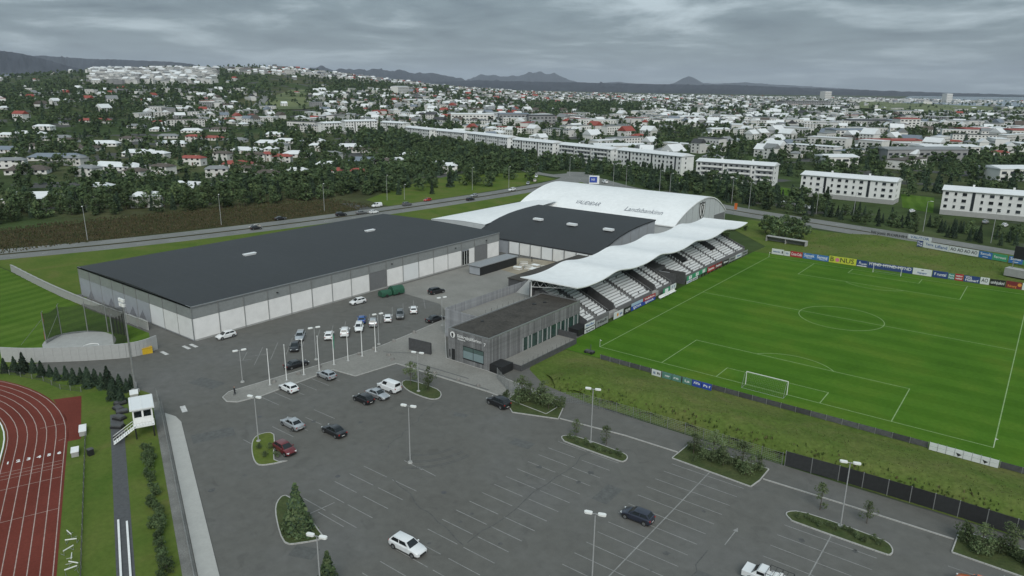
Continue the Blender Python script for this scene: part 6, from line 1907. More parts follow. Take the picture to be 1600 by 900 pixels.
tp_('near_young', 669, 611, 4.9, 'young leafy tree right of the lamp beside the white van', YT)
tp_('near_young', 900, 684, 3.4, 'young tree left of the lamp on the long island', YT)
tp_('near_young', 947, 697, 3.6, 'young tree right of the lamp on the long island', YT)
tp_('near_young', 1281, 797, 4.0, 'young tree left of the lamp on the lower right island', YT)
tp_('near_young', 1354, 818, 3.4, 'young tree right of the lamp on the lower right island', YT)
tp_('near_pine', 466, 828, 6.2, 'tall shaggy pine on the near left kerbed island', 'pines in the car park', name='pine_tree')
tp_('near_pine', 472, 836, 3.6, 'low bushy pine in front of the tall one on the near left island', 'pines in the car park', name='pine_tree', wide=1.3)
tp_('near_pine', 514, 920, 4.6, 'pine cut off by the bottom edge beside the lamp', 'pines in the car park', name='pine_tree')
for i in range(9):
    p = (1.0 + i * 1.1 + random.uniform(-.3, .3), -30.5 + random.uniform(-2.2, 2))
    tree('shrub', p[0], p[1], .1, random.uniform(1.3, 2.6), 'shrub in the bed below the clubhouse corner', 'shrubs below the clubhouse', 'shrub', .8, 'shrub')
for i in range(11):
    tree('shrub', 32.4 + i * 1.02, -30.2 + random.uniform(-2, 1.6), .1, random.uniform(1.0, 2.4), 'shrub in the kerbed bed in the middle of the bank foot', 'shrubs in the middle bed', 'shrub', .75, 'shrub')
for i in range(14):
    tree('shrub', 67.5 + i * 1.1, -30.4 + random.uniform(-1.6, 2), .1, random.uniform(1.2, 2.6), 'shrub in the kerbed bed at the right edge', 'shrubs in the right bed', 'shrub', .9, 'shrub')
for (x0, x1, y) in ((16.5, 26, -37.4), (50, 60, -36.8)):
    for i in range(12):
        tree('shrub', x0 + (x1 - x0) * (i + .5) / 12, y + random.uniform(-.6, .6), .1, random.uniform(.5, .9), 'low shrub planted on the %s' % ('long island below the bank' if x0 < 30 else 'lower right island'), 'low shrubs on the %s island' % ('long' if x0 < 30 else 'lower right'), 'shrub', .9, 'shrub')
for i in range(10):
    p = G(455 + random.uniform(-12, 40), 812 + random.uniform(-14, 28)); tree('bush', p.x * .7 + 1.2, p.y * .7 - 23.4, .1, random.uniform(.8, 1.6), 'low bush under the shaggy pine', 'bushes on the near left island', 'shrub', 1.0, 'shrub')
for i in range(4):
    tp_('shrub', 405 + i * 9, 705 + random.uniform(-8, 10), .9, 'small grassy bush on the island by the dark red car', 'bushes by the dark red car', name='shrub', cat='shrub')
for i, (x_, y_, h) in enumerate(((33.5, -30.0, 3.6), (36.0, -29.0, 4.4), (38.2, -30.6, 3.2), (40.4, -29.2, 4.2), (42.0, -30.4, 3.0))):
    tree('near_young', x_, y_, .1, h, 'loose pale green young tree in the kerbed bed in mid bank foot', 'young trees in the middle bed', 'tree', 1.35)
for i, (x_, y_, h) in enumerate(((2.0, -29.5, 4.2), (4.4, -30.5, 3.6), (6.6, -29.6, 4.4), (8.6, -31.0, 3.2))):
    tree('near_young', x_, y_, .1, h, 'loose pale green young tree in the bed below the clubhouse', 'young trees below the clubhouse', 'tree', 1.35)
for i, (x_, y_, h) in enumerate(((69.0, -29.6, 3.4), (71.6, -28.6, 4.0), (74.4, -29.4, 3.4))):
    tree('near_young', x_, y_, .1, h, 'loose pale green young tree in the bed at the right edge', 'young trees in the right bed', 'tree', 1.35)
HP = [(8, 582), (24, 580), (38, 582), (53, 582), (66, 588), (79, 588), (90, 594), (104, 593), (116, 600), (128, 598), (139, 605), (150, 601), (160, 607), (170, 605), (178, 612), (188, 610), (199, 612), (206, 607), (176, 624), (190, 630)]
for i, (px, py) in enumerate(HP):
    tp_('spruce', px, py, random.uniform(2.2, 3.9), 'small spruce in the row below the curved wall', 'spruces below the curved wall', name='spruce_tree')
for i in range(34):
    s_ = 7 + i * 1.25; p = tf(s_ + random.uniform(-.3, .3), 10.3 + random.uniform(-.5, .5))
    if 17.5 < s_ < 20: continue
    tree('bush', p[0], p[1], .02, random.uniform(1.0, 1.9), 'low green bush in the hedge between the path and the pavement', 'hedge bushes beside the path', 'hedge_bush', .95, 'bush')
for i in range(7):
    tp_('mid', 1196 + i * 10, 366 + (i % 3) * 5 - 2, random.uniform(6, 8.5), 'dark tree in the clump behind the far corner flag', 'dark clump behind the far left corner', wide=1.15)
for i in range(6):
    tp_('bush', 1120 + i * 9, 366 + random.uniform(-5, 6) - i, random.uniform(2, 3.2), 'bush between the far end of the stand and the dark clump', 'bushes at the far end of the stand', name='shrub', cat='shrub')

# ------------------------------------------------------------------ positions of the mid and far trees and houses
rs = np.random.RandomState(11)
def proj(x, y, z):
    d = Vector((x - CX, y - CY, z - CZ)); zz = d.dot(fw)
    if zz < 1: return None
    return 800 + FPX * d.dot(RT) / zz, 450 - FPX * d.dot(UP) / zz
TREES = []      # (x, y, z, h, kind)
HOUSES = []     # (x, y, z, w, d, h, rot, roof, style)
def on_road(x, y, m_=13):
    return any((x - a) ** 2 + (y - b) ** 2 < m_ * m_ for a, b in RA[::2]) or any((x - a) ** 2 + (y - b) ** 2 < m_ * m_ for a, b in RB[::2])
# belt behind the main road
top_c = ([-40, 0, 60, 100, 150, 200, 260, 300, 420, 560, 640, 700, 760, 800], [322, 318, 318, 306, 290, 282, 300, 296, 272, 268, 245, 238, 236, 240])
bot_c = ([-40, 0, 100, 200, 300, 400, 500, 560, 600, 640, 700, 760, 800], [356, 352, 340, 334, 330, 322, 312, 306, 304, 300, 286, 283, 276])
x = -330
while x < -150:
    y = -130
    while y < 330:
        X, Y = x + rs.uniform(-3, 3), y + rs.uniform(-3, 3)
        q = proj(X, Y, 0)
        if q and -40 < q[0] < 800 and np.interp(q[0], *top_c) < q[1] < np.interp(q[0], *bot_c) and not on_road(X, Y, 14):
            if not (640 < q[0] < 725 and q[1] > 288) and not (-225 < X < -160 and 95 < Y < 240 and q[0] > 640):
                TREES.append((X, Y, 0, rs.uniform(4.5, 9.5), 'mid' if rs.rand() < .8 else 'poplar'))
        y += 6.3
    x += 6.3
# belt between the road and the apartment blocks
for i in range(len(RB) - 1):
    a, b_ = Vector((*RB[i], 0)), Vector((*RB[i + 1], 0)); t_ = (b_ - a).normalized(); n_ = Vector((-t_.y, t_.x, 0)); d = (b_ - a).length
    for k in range(int(d / .8)):
        p = a.lerp(b_, rs.rand())
        c = col_of(p.x, p.y)
        if c < 850 or c > 1700: continue
        lo, hi = (14, 60) if c < 1215 else (13, 34)
        if c > 1215 and rs.rand() < .30: continue
        o = rs.uniform(lo, hi); X, Y = p.x + n_.x * o, p.y + n_.y * o
        TREES.append((X, Y, 0, rs.uniform(4.5, 8.5) if c < 1215 else rs.uniform(3.5, 6.0), 'poplar' if rs.rand() < .6 else 'mid'))
# belt running up behind the row of blocks to the left
for i in range(260):
    c = rs.uniform(560, 900); yb = np.interp(c, [560, 640, 800, 900], [216, 224, 258, 268])
    p = hit(c, yb + rs.uniform(-6, 12)); 
    if not on_road(p.x, p.y, 14): TREES.append((p.x, p.y, p.z, rs.uniform(6, 11), 'poplar' if rs.rand() < .45 else 'mid'))

# the blocks of flats
M['win'] = mat('dark_window_glass', (.030, .036, .042), .2, .25, .5, rnd=.5)
M['render'] = mat('white_render', (.72, .73, .72), .8, .06, .3, rnd=.06)
M['balc'] = mat('balcony_shade_panel', (.24, .25, .26), .8, .08, .6)
M['roofw'] = mat('white_sheet_roof', (.66, .68, .69), .5, .05, .3)
BL = [(505, 193, 536, 192, 11, 0), (538, 190, 591, 189, 13, 0), (593, 191, 630, 193, 11, 0), (631, 199, 672, 203, 11, 0), (674, 203.5, 727, 208, 11, 0), (729, 208.5, 795, 215.5, 11, 0), (798, 218, 866, 224, 11, 0), (870, 226, 958, 234, 11, 1), (961, 234.5, 1069, 245, 11.5, 0), (1084, 252, 1214, 260, 11, 1), (1247, 273, 1406, 285, 10.5, 0), (1468, 297, 1640, 309, 10.5, 0)]
lab_b = ['small white block of flats at the left end of the long row', 'tall white block with a long facade above the wooded slope', 'white block right of the tall one above the wooded slope', 'white block of flats, fourth in the row from the left', 'white block of flats, fifth in the row from the left', 'white block of flats, sixth in the row from the left', 'white block of flats left of the grey-balconied one', 'block of flats with grey recessed balconies behind the poplars', 'big white block of flats right behind the junction trees', 'block of flats with grey balconies beside a green lawn', 'long white four-storey block behind the far goal boards', 'long white block cut off by the right edge']
BLK = []
for i, (xl, yl, xr, yr, hh, bal) in enumerate(BL):
    hh += (.0, .5, -.3, .3, -.4, .2, .4, 0, .3, 0, 0, 0)[i]; A, B = G(xl + (xr - xl) * .035, yl, hh), G(xr - (xr - xl) * .035, yr, hh)
    d = B - A; wl = math.hypot(d.x, d.y); an = math.atan2(d.y, d.x); dep = 11.5
    BLK.append((A, B, dep))
    t = thing('apartment_block', lab_b[i], 'apartment block', (A.x, A.y, 0), an, 'white apartment blocks')
    b = MB(); b.box(0, wl, .12, dep, 0, hh); obj('wall', b.mesh('wall', M['render']), t)
    b = MB()
    b.add([(-.5, -.5, hh), (wl + .5, -.5, hh), (wl + .5, dep + .5, hh), (-.5, dep + .5, hh), (-.3, dep / 2, hh + 1.7), (wl + .3, dep / 2, hh + 1.7), (-.5, -.5, hh + .25), (wl + .5, -.5, hh + .25), (wl + .5, dep + .5, hh + .25), (-.5, dep + .5, hh + .25)], [(0, 1, 7, 6), (1, 2, 8, 7), (2, 3, 9, 8), (3, 0, 6, 9), (6, 7, 5, 4), (8, 9, 4, 5), (6, 4, 9), (7, 8, 5), (3, 2, 1, 0)])
    obj('roof', b.mesh('roof', M['roofw']), t)
    ns = 4 if hh > 10.8 else 3
    fl = 2.75
    cols = max(4, int(wl / 3.1)); cw = wl / cols
    wm = {}
    for c in range(cols):
        stair = (c % 6 == 3) and not bal
        z0 = hh - ns * fl
        if stair:
            b = MB(); b.box(-.55, .55, 0, .12, 0, ns * fl - .5); obj('stair_window', b.mesh('stair_window', M['win']), t, ((c + .5) * cw, .0, z0 + .3)); continue
        if bal and c % 5 != 0:
            for s_ in range(ns):
                k = ('bal', round(cw, 2))
                if k not in wm:
                    b = MB(); b.box(-cw / 2 + .03, cw / 2 - .03, .0, .1, 0, 2.5); wm[k] = b.mesh('balcony_recess', M['balc'])
                    b = MB(); b.box(-cw / 2 + .03, cw / 2 - .03, -.9, -.8, 0, 1.0); wm['rail'] = b.mesh('balcony_rail', M['render'])
                    b = MB(); b.box(-.6, .6, -.06, -.01, .5, 2.0); wm['bw'] = b.mesh('pane', M['win'])
                o = obj('balcony', wm[k], t, ((c + .5) * cw, 0, z0 + s_ * fl + .1)); obj('rail', wm['rail'], o); obj('pane', wm['bw'], o)
            continue
        for s_ in range(ns):
            k = (c * 7 + s_ * 3) % 3
            if k not in wm:
                ww = (1.25, .9, 1.6)[k]
                b = MB(); b.box(-ww / 2, ww / 2, .04, .14, 0, 1.3); wm[k] = b.mesh('window', M['win'])
                b = MB(); b.box(-ww / 2 - .08, ww / 2 + .08, -.03, .1, -.12, -.02); wm[('s', k)] = b.mesh('sill', M['render'])
            o = obj('window', wm[k], t, ((c + .5) * cw, 0, z0 + s_ * fl + .85)); obj('sill', wm[('s', k)], o)
    # end wall windows
    for s_ in range(ns):
        for e_ in (0, 1):
            if 'e' not in wm:
                b = MB(); b.box(-.04, .04, -.5, .5, 0, 1.2); wm['e'] = b.mesh('window', M['win'])
            obj('window', wm['e'], t, (wl * e_, dep * .35, hh - ns * fl + s_ * fl + .9))
    b = MB(); b.box(-.02, wl + .02, .05, dep + .02, 0, max(.3, hh - ns * fl - .1)); obj('basement', b.mesh('basement', M['conc']), t)
    for k in range(2):
        b = MB(); b.box(wl * (.3 + .4 * k) - .4, wl * (.3 + .4 * k) + .4, dep / 2 - .4, dep / 2 + .4, hh + 1.2, hh + 2.5); obj('chimney', b.mesh('chimney', M['render']), t)
# cars parked before the right-hand blocks, and a white garage row
for i, (px, py, col_) in enumerate(((1226, 317, 'white'), (1237, 319, 'silver'), (1247, 321, 'white'), (1258, 323, 'silver'), (1268, 325, 'white'), (1062, 288, 'white'), (1075, 290, 'silver'), (1085, 291, 'grey'), (1095, 293, 'white'), (1425, 330, 'white'), (1570, 352, 'white'), (1540, 347, 'silver'))):
    p = G(px, py, .5)
    car('hatch', col_, p.x, p.y, R(80), '%s car parked before the %s' % (col_, 'four-storey block behind the boards' if 1200 < px < 1300 else ('balcony block by the lawn' if px < 1200 else 'block at the right edge')), 'cars parked before the flats', far=True)

def in_block(x, y):
    for A, B, dep in BLK:
        d = (B - A); L2 = d.x * d.x + d.y * d.y; t_ = ((x - A.x) * d.x + (y - A.y) * d.y) / L2
        n_ = (-(x - A.x) * d.y + (y - A.y) * d.x) / math.sqrt(L2)
        if -.05 < t_ < 1.05 and -7 < n_ < dep + 6: return True
    return False

# explicit houses of the near suburb (photo x, y of the foot, width in px, roof)
NH = [(15, 214, 22, 'w'), (48, 212, 50, 'w'), (92, 219, 34, 'g'), (16, 238, 34, 'b'), (90, 250, 62, 'b'), (162, 228, 38, 'w'), (135, 235, 42, 'n'), (222, 243, 46, 'w'), (185, 265, 72, 'w'), (45, 271, 46, 'n'), (272, 228, 38, 'w'), (264, 216, 26, 'g'), (300, 207, 28, 'w'), (303, 221, 16, 'r'), (334, 219, 26, 'r'),
      (385, 239, 42, 'w'), (302, 258, 30, 'r'), (372, 261, 38, 'r'), (256, 272, 30, 'n'), (300, 298, 64, 'w'), (150, 191, 46, 'r'), (230, 187, 18, 'w'), (268, 196, 26, 'w'), (214, 200, 22, 'g'), (310, 188, 32, 'g'), (312, 174, 28, 'w'), (338, 174, 28, 'w'), (283, 168, 26, 'w'), (258, 168, 26, 'w'),
      (429, 213, 27, 'w'), (417, 227, 32, 'w'), (446, 224, 30, 'w'), (488, 224, 34, 'w'), (425, 242, 18, 'w'), (467, 245, 44, 'w'), (496, 236, 22, 'w'), (420, 251, 18, 'r'), (442, 255, 26, 'r'), (464, 279, 30, 'w'), (511, 268, 26, 'w'), (533, 279, 20, 'r'), (560, 280, 26, 'r'), (546, 233, 36, 'w'), (575, 256, 52, 'b'), (565, 238, 28, 'n'),
      (622, 261, 24, 'w'), (683, 264, 24, 'w'), (703, 270, 26, 'w'), (56, 316, 66, 'w'), (160, 306, 24, 'w'), (232, 322, 34, 'w'), (395, 268, 34, 'n'), (350, 250, 26, 'n'), (330, 236, 26, 'g'), (120, 258, 26, 'g'), (60, 232, 26, 'n'), (205, 220, 26, 'n'), (250, 205, 24, 'w'), (345, 205, 26, 'n'), (370, 222, 26, 'g'), (400, 252, 24, 'n'), (440, 235, 24, 'g'), (520, 250, 28, 'g'), (600, 262, 26, 'n'), (640, 252, 24, 'w'), (110, 222, 22, 'n'), (20, 262, 28, 'g'), (140, 275, 30, 'g'), (215, 280, 28, 'n'), (340, 276, 30, 'g'), (420, 283, 30, 'n'), (250, 250, 26, 'w'), (70, 205, 22, 'w')]
EXH = []
for px, py, wpx, rc in NH:
    p = hit(px, py)
    d = math.hypot(p.x - CX, p.y - CY); w_ = wpx * d / FPX
    w_ = max(9, min(34, w_))
    EXH.append((p.x, p.y)); HOUSES.append((p.x, p.y, p.z, w_, max(8, min(13, w_ * .6)), 3.0 if w_ > 14 else 4.2, YAW * -1 + rs.uniform(-.35, .35), rc, 'near'))

# large far buildings named by what they look like
RM = {'w': M['roofw'], 'g': mat('grey_sheet_roof', (.20, .21, .215), .6, .1, .4), 'b': mat('blue_grey_roof', (.16, .19, .23), .55, .1, .4), 'n': mat('brown_roof', (.085, .07, .058), .75, .15, .4), 'r': mat('red_roof', (.27, .055, .038), .6, .15, .4), 'd': mat('black_roof', (.045, .047, .05), .7, .15, .4)}
M['wallw'] = mat('house_wall_white', (.62, .62, .60), .8, .06, .3, rnd=.12)
M['wallg'] = mat('house_wall_grey', (.26, .265, .27), .8, .08, .3)
BIG = [(1385, 1510, 253, 9, 22, 'g', 'grey ribbed warehouse with a pale roof in the right-hand town', 'wallg'), (1360, 1442, 230, 6, 24, 'r', 'long building with a faded orange-red roof behind the grey warehouse', 'wallw'), (1225, 1296, 170, 20, 16, 'd', 'dark ribbed high-rise slab in the far town', 'wallg'), (1328, 1392, 198, 9, 30, 'd', 'dark flat-roofed hall in the far right town', 'wallg'),
       (1405, 1436, 202, 14, 20, 'r', 'building with a dark red upper storey in the far right town', 'wallw'), (1508, 1552, 214, 9, 22, 'r', 'red-roofed terrace at the far right', 'wallw'), (1580, 1625, 216, 9, 22, 'r', 'red-roofed house row at the right edge', 'wallw'), (1478, 1487, 160, 42, 30, 'w', 'white tower on the far headland', 'wallw'), (1288, 1298, 158, 45, 30, 'w', 'white tower block above the far town', 'wallw'),
       (622, 640, 150, 24, 20, 'w', 'white block on the crest of the hillside town', 'wallw'), (640, 690, 163, 10, 26, 'w', 'large white school building in the hillside town', 'wallw'), (705, 772, 192, 12, 14, 'w', 'white terrace of gabled flats in the middle distance', 'wallw'), (780, 826, 193, 13, 14, 'b', 'slate-blue block of flats in the middle distance', 'wallg'), (826, 868, 195, 12, 14, 'd', 'dark grey block of flats in the middle distance', 'wallg'),
       (930, 1010, 240, 6, 20, 'w', 'low white building behind the grey-balconied block', 'wallw'), (1112, 1140, 212, 7, 14, 'w', 'white villa right of the wooded hill', 'wallw'), (1400, 1440, 183, 12, 40, 'g', 'pale warehouse among the far right roofs', 'wallw'), (1050, 1100, 190, 8, 20, 'w', 'white shed roofs in the middle of the far town', 'wallw'), (1110, 1160, 189, 8, 20, 'w', 'low white shed in the far town beside a grey one', 'wallw'), (1305, 1360, 218, 10, 20, 'b', 'blue-grey roofed block in the right-hand town', 'wallw'), (1445, 1530, 243, 7, 20, 'w', 'long white roof right of the grey warehouse', 'wallw'), (1560, 1640, 283, 7, 18, 'w', 'white flat-roofed house above the last block of flats', 'wallw'), (1290, 1340, 262, 7, 16, 'w', 'white flat house behind the four-storey block', 'wallw')]
for (xl, xr, yb, hh, dep, rc, lb, wm_) in BIG:
    A, B = hit(xl, yb), hit(xr, yb)
    d = B - A; wl = math.hypot(d.x, d.y); an = math.atan2(d.y, d.x)
    t = thing('tower_block' if hh > 30 else 'building', lb, 'building', (A.x, A.y, min(A.z, B.z) - .5), an)
    hh += .5; dep = max(dep, wl * .18)
    b = MB(); b.box(0, wl, 0, dep, 0, hh); obj('wall', b.mesh('wall', M[wm_]), t)
    b = MB(); b.box(-.4, wl + .4, -.4, dep + .4, hh + .01, hh + .5); b.add([(-.4, -.4, hh + .5), (wl + .4, -.4, hh + .5), (wl + .4, dep + .4, hh + .5), (-.4, dep + .4, hh + .5), (0, dep / 2, hh + 1.8), (wl, dep / 2, hh + 1.8)], [(0, 1, 5, 4), (2, 3, 4, 5), (0, 4, 3), (1, 2, 5)]); obj('roof', b.mesh('roof', RM[rc]), t)
    nc = max(3, min(26, int(wl / 5))); nr = max(1, int(hh / 3.4))
    b = MB(); b.box(-wl / nc * .28, wl / nc * .28, -.08, .05, 0, 1.7); wme = b.mesh('window', M['win'])
    for c in range(nc):
        for r_ in range(min(nr, 5)):
            obj('window', wme, t, ((c + .5) * wl / nc, 0, 1.0 + r_ * hh / min(nr, 5) * .96))

# the town: plots on a jittered street grid, as far as it can be told apart
def dens(c, y, d):
    """(house, tree) likelihood where the photograph shows them"""
    if y > 305: return (0, 0)
    if c < 900 and y > 228: return (0, .8)
    if y > 262: return (0, .8)
    if c < 420:
        if y > 198: return (.0, .66)
        if y > 165: return ((.42, .75) if c > 200 else (.05, .95))
        if y > 137: return ((.32, .9) if 30 < c < 395 and 141 < y < 163 else (.04, .9))
        if d > 3500: return (.0, .5)
        if y > 110: return ((.95, .05) if 140 < c < 335 and y < 131 else ((.75, .05) if c > 355 and y < 116 else (.02, .26)))
        return (0, .1)
    if c < 480:
        if y > 180: return (.10, .72)
        if y > 118: return (.02, .10)
        return (.5, .1)
    if c < 800:
        if y > 196 and c < 720: return (.04, .85)
        if y > 143: return (.60, .62)
        if d > 3700 and c < 690: return (0, .4)
        ln = 113 + (c - 480) * .075
        if abs(y - ln - 4) < 4 and c < 690: return (.75, .1)
        return (.03, .45) if c < 700 else (.35, .3)
    if 825 < c < 1000 and 162 < y < 183: return (.10, 1.0)
    if 990 < c < 1135 and 203 < y < 228: return (.04, .75)
    if c > 1330 and 154 < y < 179: return (.03 if y > 160 else .3, .03)
    if y > 250: return (.22, .75)
    if y > 200: return (.42, .60)
    return (.62, .55)
ca_, sa_ = math.cos(.42), math.sin(.42)
step = 25.0
Rm = 5400
i0 = int(Rm / step)
cells = []
for gi in range(-i0, i0):
    for gj in range(-20, i0 + 1):
        # grid axes turned with the view so that the fan is covered
        u, v = gi * step, gj * step
        x = CX + u * math.cos(YAW) + v * math.sin(YAW); y = CY - u * math.sin(YAW) + v * math.cos(YAW)
        d = math.hypot(u, v)
        if d < 330 or d > Rm: continue
        c = 800 + FPX * u / max(1, v * math.cos(PIT))
        if v < 1 or c < -30 or c > 1640: continue
        cells.append((x, y, d, c))
for (x, y, d, c) in cells:
    x += rs.uniform(-7, 7); y += rs.uniform(-7, 7)
    if on_road(x, y, 20) or in_block(x, y): continue
    z = terrain(x, y)
    q = proj(x, y, z)
    if not q: continue
    ph, pt = dens(c, q[1], d)
    # quarters with trees and quarters without, streets left open
    cl_ = math.sin(x * .011 + 2) * math.cos(y * .013) + .6 * math.sin(x * .031) * math.sin(y * .027)
    pt *= 1 + .7 * cl_; ph *= 1 - .18 * cl_
    if d > 2600: ph *= .72; pt *= .6
    if rs.rand() < ph and all((x - a) ** 2 + (y - b_) ** 2 > 20 ** 2 for a, b_ in EXH):
        wq = rs.uniform(10, 17) if rs.rand() < .8 else rs.uniform(20, 42)
        if c > 1180 and d > 900 and rs.rand() < .3: wq = rs.uniform(24, 52)
        if 140 < c < 335 and q[1] < 131: wq = rs.uniform(16, 34)
        hh = rs.choice([3.0, 3.2, 5.6, 5.8, 8.4], p=[.3, .25, .25, .12, .08]) if wq < 20 else rs.uniform(5, 10)
        if d > 2000: hh *= 1.25
        rot = (.35 if (int(x // 420) + int(y // 380)) % 2 else -.25) + rs.choice([0, math.pi / 2]) + rs.uniform(-.08, .08)
        rc = rs.choice(list('wgbnrd'), p=[.48, .18, .06, .10, .11, .07]) if c < 1000 else rs.choice(list('wgbnrd'), p=[.58, .20, .06, .05, .04, .07])
        if 140 < c < 335 and q[1] < 131: rc = rs.choice(list('wg'), p=[.85, .15]); hh = rs.uniform(8, 13)
        HOUSES.append((x, y, z, wq, min(wq * .8, rs.uniform(8, 14)), hh, rot, rc, 'far'))
    for k in range(5 if d < 800 else 4 if d < 1500 else 3 if d < 2600 else 2):
        if rs.rand() < pt:
            TREES.append((x + rs.uniform(-12, 12), y + rs.uniform(-12, 12), z, rs.uniform(4, 9.5) * (1 if d < 1500 else 1.25), 'mid' if rs.rand() < .75 else 'poplar'))
for i, (A, B, dep) in enumerate(BLK[:10]):
    dv = (B - A).normalized(); nv = Vector((-dv.y, dv.x, 0)); ln_ = (B - A).length
    for k in range(int(ln_ / 3.2)):
        p = A + dv * rs.uniform(-4, ln_ + 4) - nv * rs.uniform(8, 26)
        if not on_road(p.x, p.y, 14): TREES.append((p.x, p.y, 0, rs.uniform(5, 9), 'mid' if rs.rand() < .55 else 'poplar'))
TREES = [t_ for t_ in TREES if not in_block(t_[0], t_[1])]

# ---- houses: the 260 nearest are things with parts, the rest one mass
HOUSES.sort(key=lambda h: (h[0] - CX) ** 2 + (h[1] - CY) ** 2 - (4e5 if h[8] == 'near' else 0))
def house_geo(b, w_, d, h, style, wm_, rm_, part):
    """gabled or flat house of unit-free size, local frame"""
    if part in ('wall', 'all'): b.box(-w_ / 2, w_ / 2, -d / 2, d / 2, -1.5, h, wm_)
    if part in ('roof', 'all'):
        e_ = .5
        if style == 'flat': b.box(-w_ / 2 - e_ * .6, w_ / 2 + e_ * .6, -d / 2 - e_ * .6, d / 2 + e_ * .6, h + .005, h + .35, rm_)
        else:
            rh = d * (.20 if style == 'low' else .42); hip = (d * .35 if style == 'low' else 0)
            X, Y = w_ / 2 + e_, d / 2 + e_
            b.add([(-X, -Y, h), (X, -Y, h), (X, Y, h), (-X, Y, h), (-X + hip, 0, h + rh), (X - hip, 0, h + rh)], [(0, 1, 5, 4), (2, 3, 4, 5), (0, 4, 3), (1, 2, 5), (3, 2, 1, 0)], rm_)
RNAME = {'w': 'white', 'g': 'grey', 'b': 'blue-grey', 'n': 'brown', 'r': 'red', 'd': 'black'}
HC = {}
near_h = HOUSES[:260]
cnt = {}
for i, (x, y, z, w_, d, h, rot, rc, kd) in enumerate(near_h):
    st_ = 'low' if (kd == 'near' or h < 4) else ('gable' if w_ < 20 else 'flat')
    W2, D2, H2 = round(w_ / 3) * 3, round(d / 2) * 2, round(h * 2 / 2.4) * 1.2
    key = (W2, D2, H2, st_, rc)
    if key not in HC:
        b = MB(); house_geo(b, W2, D2, H2, st_, 0, 0, 'wall'); wm_ = b.mesh('wall', M['wallw'])
        b = MB(); house_geo(b, W2, D2, H2, st_, 0, 0, 'roof'); rm_ = b.mesh('roof', RM[rc])
        b = MB(); b.box(-.75, .75, -.05, .06, 0, 1.25); w1 = b.mesh('window', M['win'])
        b = MB(); b.box(-.06, .05, -.75, .75, 0, 1.25); w2 = b.mesh('window', M['win'])
        b = MB(); b.box(-.4, .4, -.4, .4, 0, 1.4); ch = b.mesh('chimney', M['wallw'])
        b = MB(); b.box(-.5, .5, -.05, .06, 0, 2.1); do = b.mesh('door', M['brown'])
        HC[key] = (wm_, rm_, w1, w2, ch, do)
    wm_, rm_, w1, w2, ch, do = HC[key]
    c = col_of(x, y); dd = math.hypot(x - CX, y - CY)
    quarter = ('at the left edge of the suburb' if c < 130 else 'in the left suburb' if c < 260 else 'in the middle suburb' if c < 420 else 'in the suburb above the long hall' if c < 640 else 'in trees above the arched hall' if c < 900 else 'behind the balconied flats' if c < 1220 else 'behind the right-hand flats')
    sz = 'large' if w_ > 20 else ('mid-sized' if w_ > 13 else 'small')
    lb = '%s %s-roofed house %s%s' % (sz, RNAME[rc], quarter, '' if dd < 520 else (', farther back' if dd < 700 else ', far back'))
    t = thing('house', lb, 'house', (x, y, z), rot, '%s %s-roofed houses %s' % (sz, RNAME[rc], quarter))
    obj('wall', wm_, t); obj('roof', rm_, t)
    n_ = max(2, int(W2 / 3.4))
    for s_ in (-1, 1):
        for k in range(n_):
            for fl_ in range(1 if H2 < 4 else (2 if H2 < 7 else 3)):
                xx = (k + .5) * W2 / n_ - W2 / 2
                if k == n_ // 2 and fl_ == 0: obj('door', do, t, (xx, s_ * D2 / 2, .1))
                else: obj('window', w1, t, (xx, s_ * D2 / 2, 1.0 + fl_ * 2.6))
    for s_ in (-1, 1): obj('window', w2, t, (s_ * W2 / 2, 0, 1.0))
    if st_ != 'flat': obj('chimney', ch, t, (W2 * .15, .6, H2 + .3))
b = MB()
mats_h = [M['wallw'], M['wallg'], M['win']] + [RM[k] for k in 'wgbnrd']
mats_h[0] = mat('town_wall_white', (.60, .60, .585), .8, .22, .02, world=True)
for (x, y, z, w_, d, h, rot, rc, kd) in HOUSES[260:]:
    bb = MB(); dd = math.hypot(x - CX, y - CY)
    house_geo(bb, w_, d, h, 'flat' if w_ > 20 else ('gable' if h > 4 else 'low'), 0 if rs.rand() < .8 else 1, 3 + 'wgbnrd'.index(rc), 'all')
    if dd < 3200:
        n_ = max(2, int(w_ / 3.6))
        for fl_ in range(max(1, int(h / 2.7))):
            for s_ in (-1, 1):
                for k in range(n_):
                    xx = (k + .5) * w_ / n_ - w_ / 2; yy = s_ * (d / 2 + .06); zz = 1 + fl_ * 2.7
                    if zz + 1.3 > h: continue
                    bb.quad((xx - .7, yy, zz), (xx + .7, yy, zz), (xx + .7, yy, zz + 1.3), (xx - .7, yy, zz + 1.3), 2)
    c_, s__ = math.cos(rot), math.sin(rot)
    b.add([(x + vx * c_ - vy * s__, y + vx * s__ + vy * c_, z + vz) for vx, vy, vz in bb.v], [], 0)
    o_ = len(b.v) - len(bb.v)
    b.f.extend(tuple(i + o_ for i in f) for f in bb.f); b.m.extend(bb.m)
o = obj('far_town', b.mesh('far_town', mats_h)); o['kind'] = 'stuff'; o['label'] = 'far white and grey houses of the town spreading to the hills'; o['category'] = 'town'

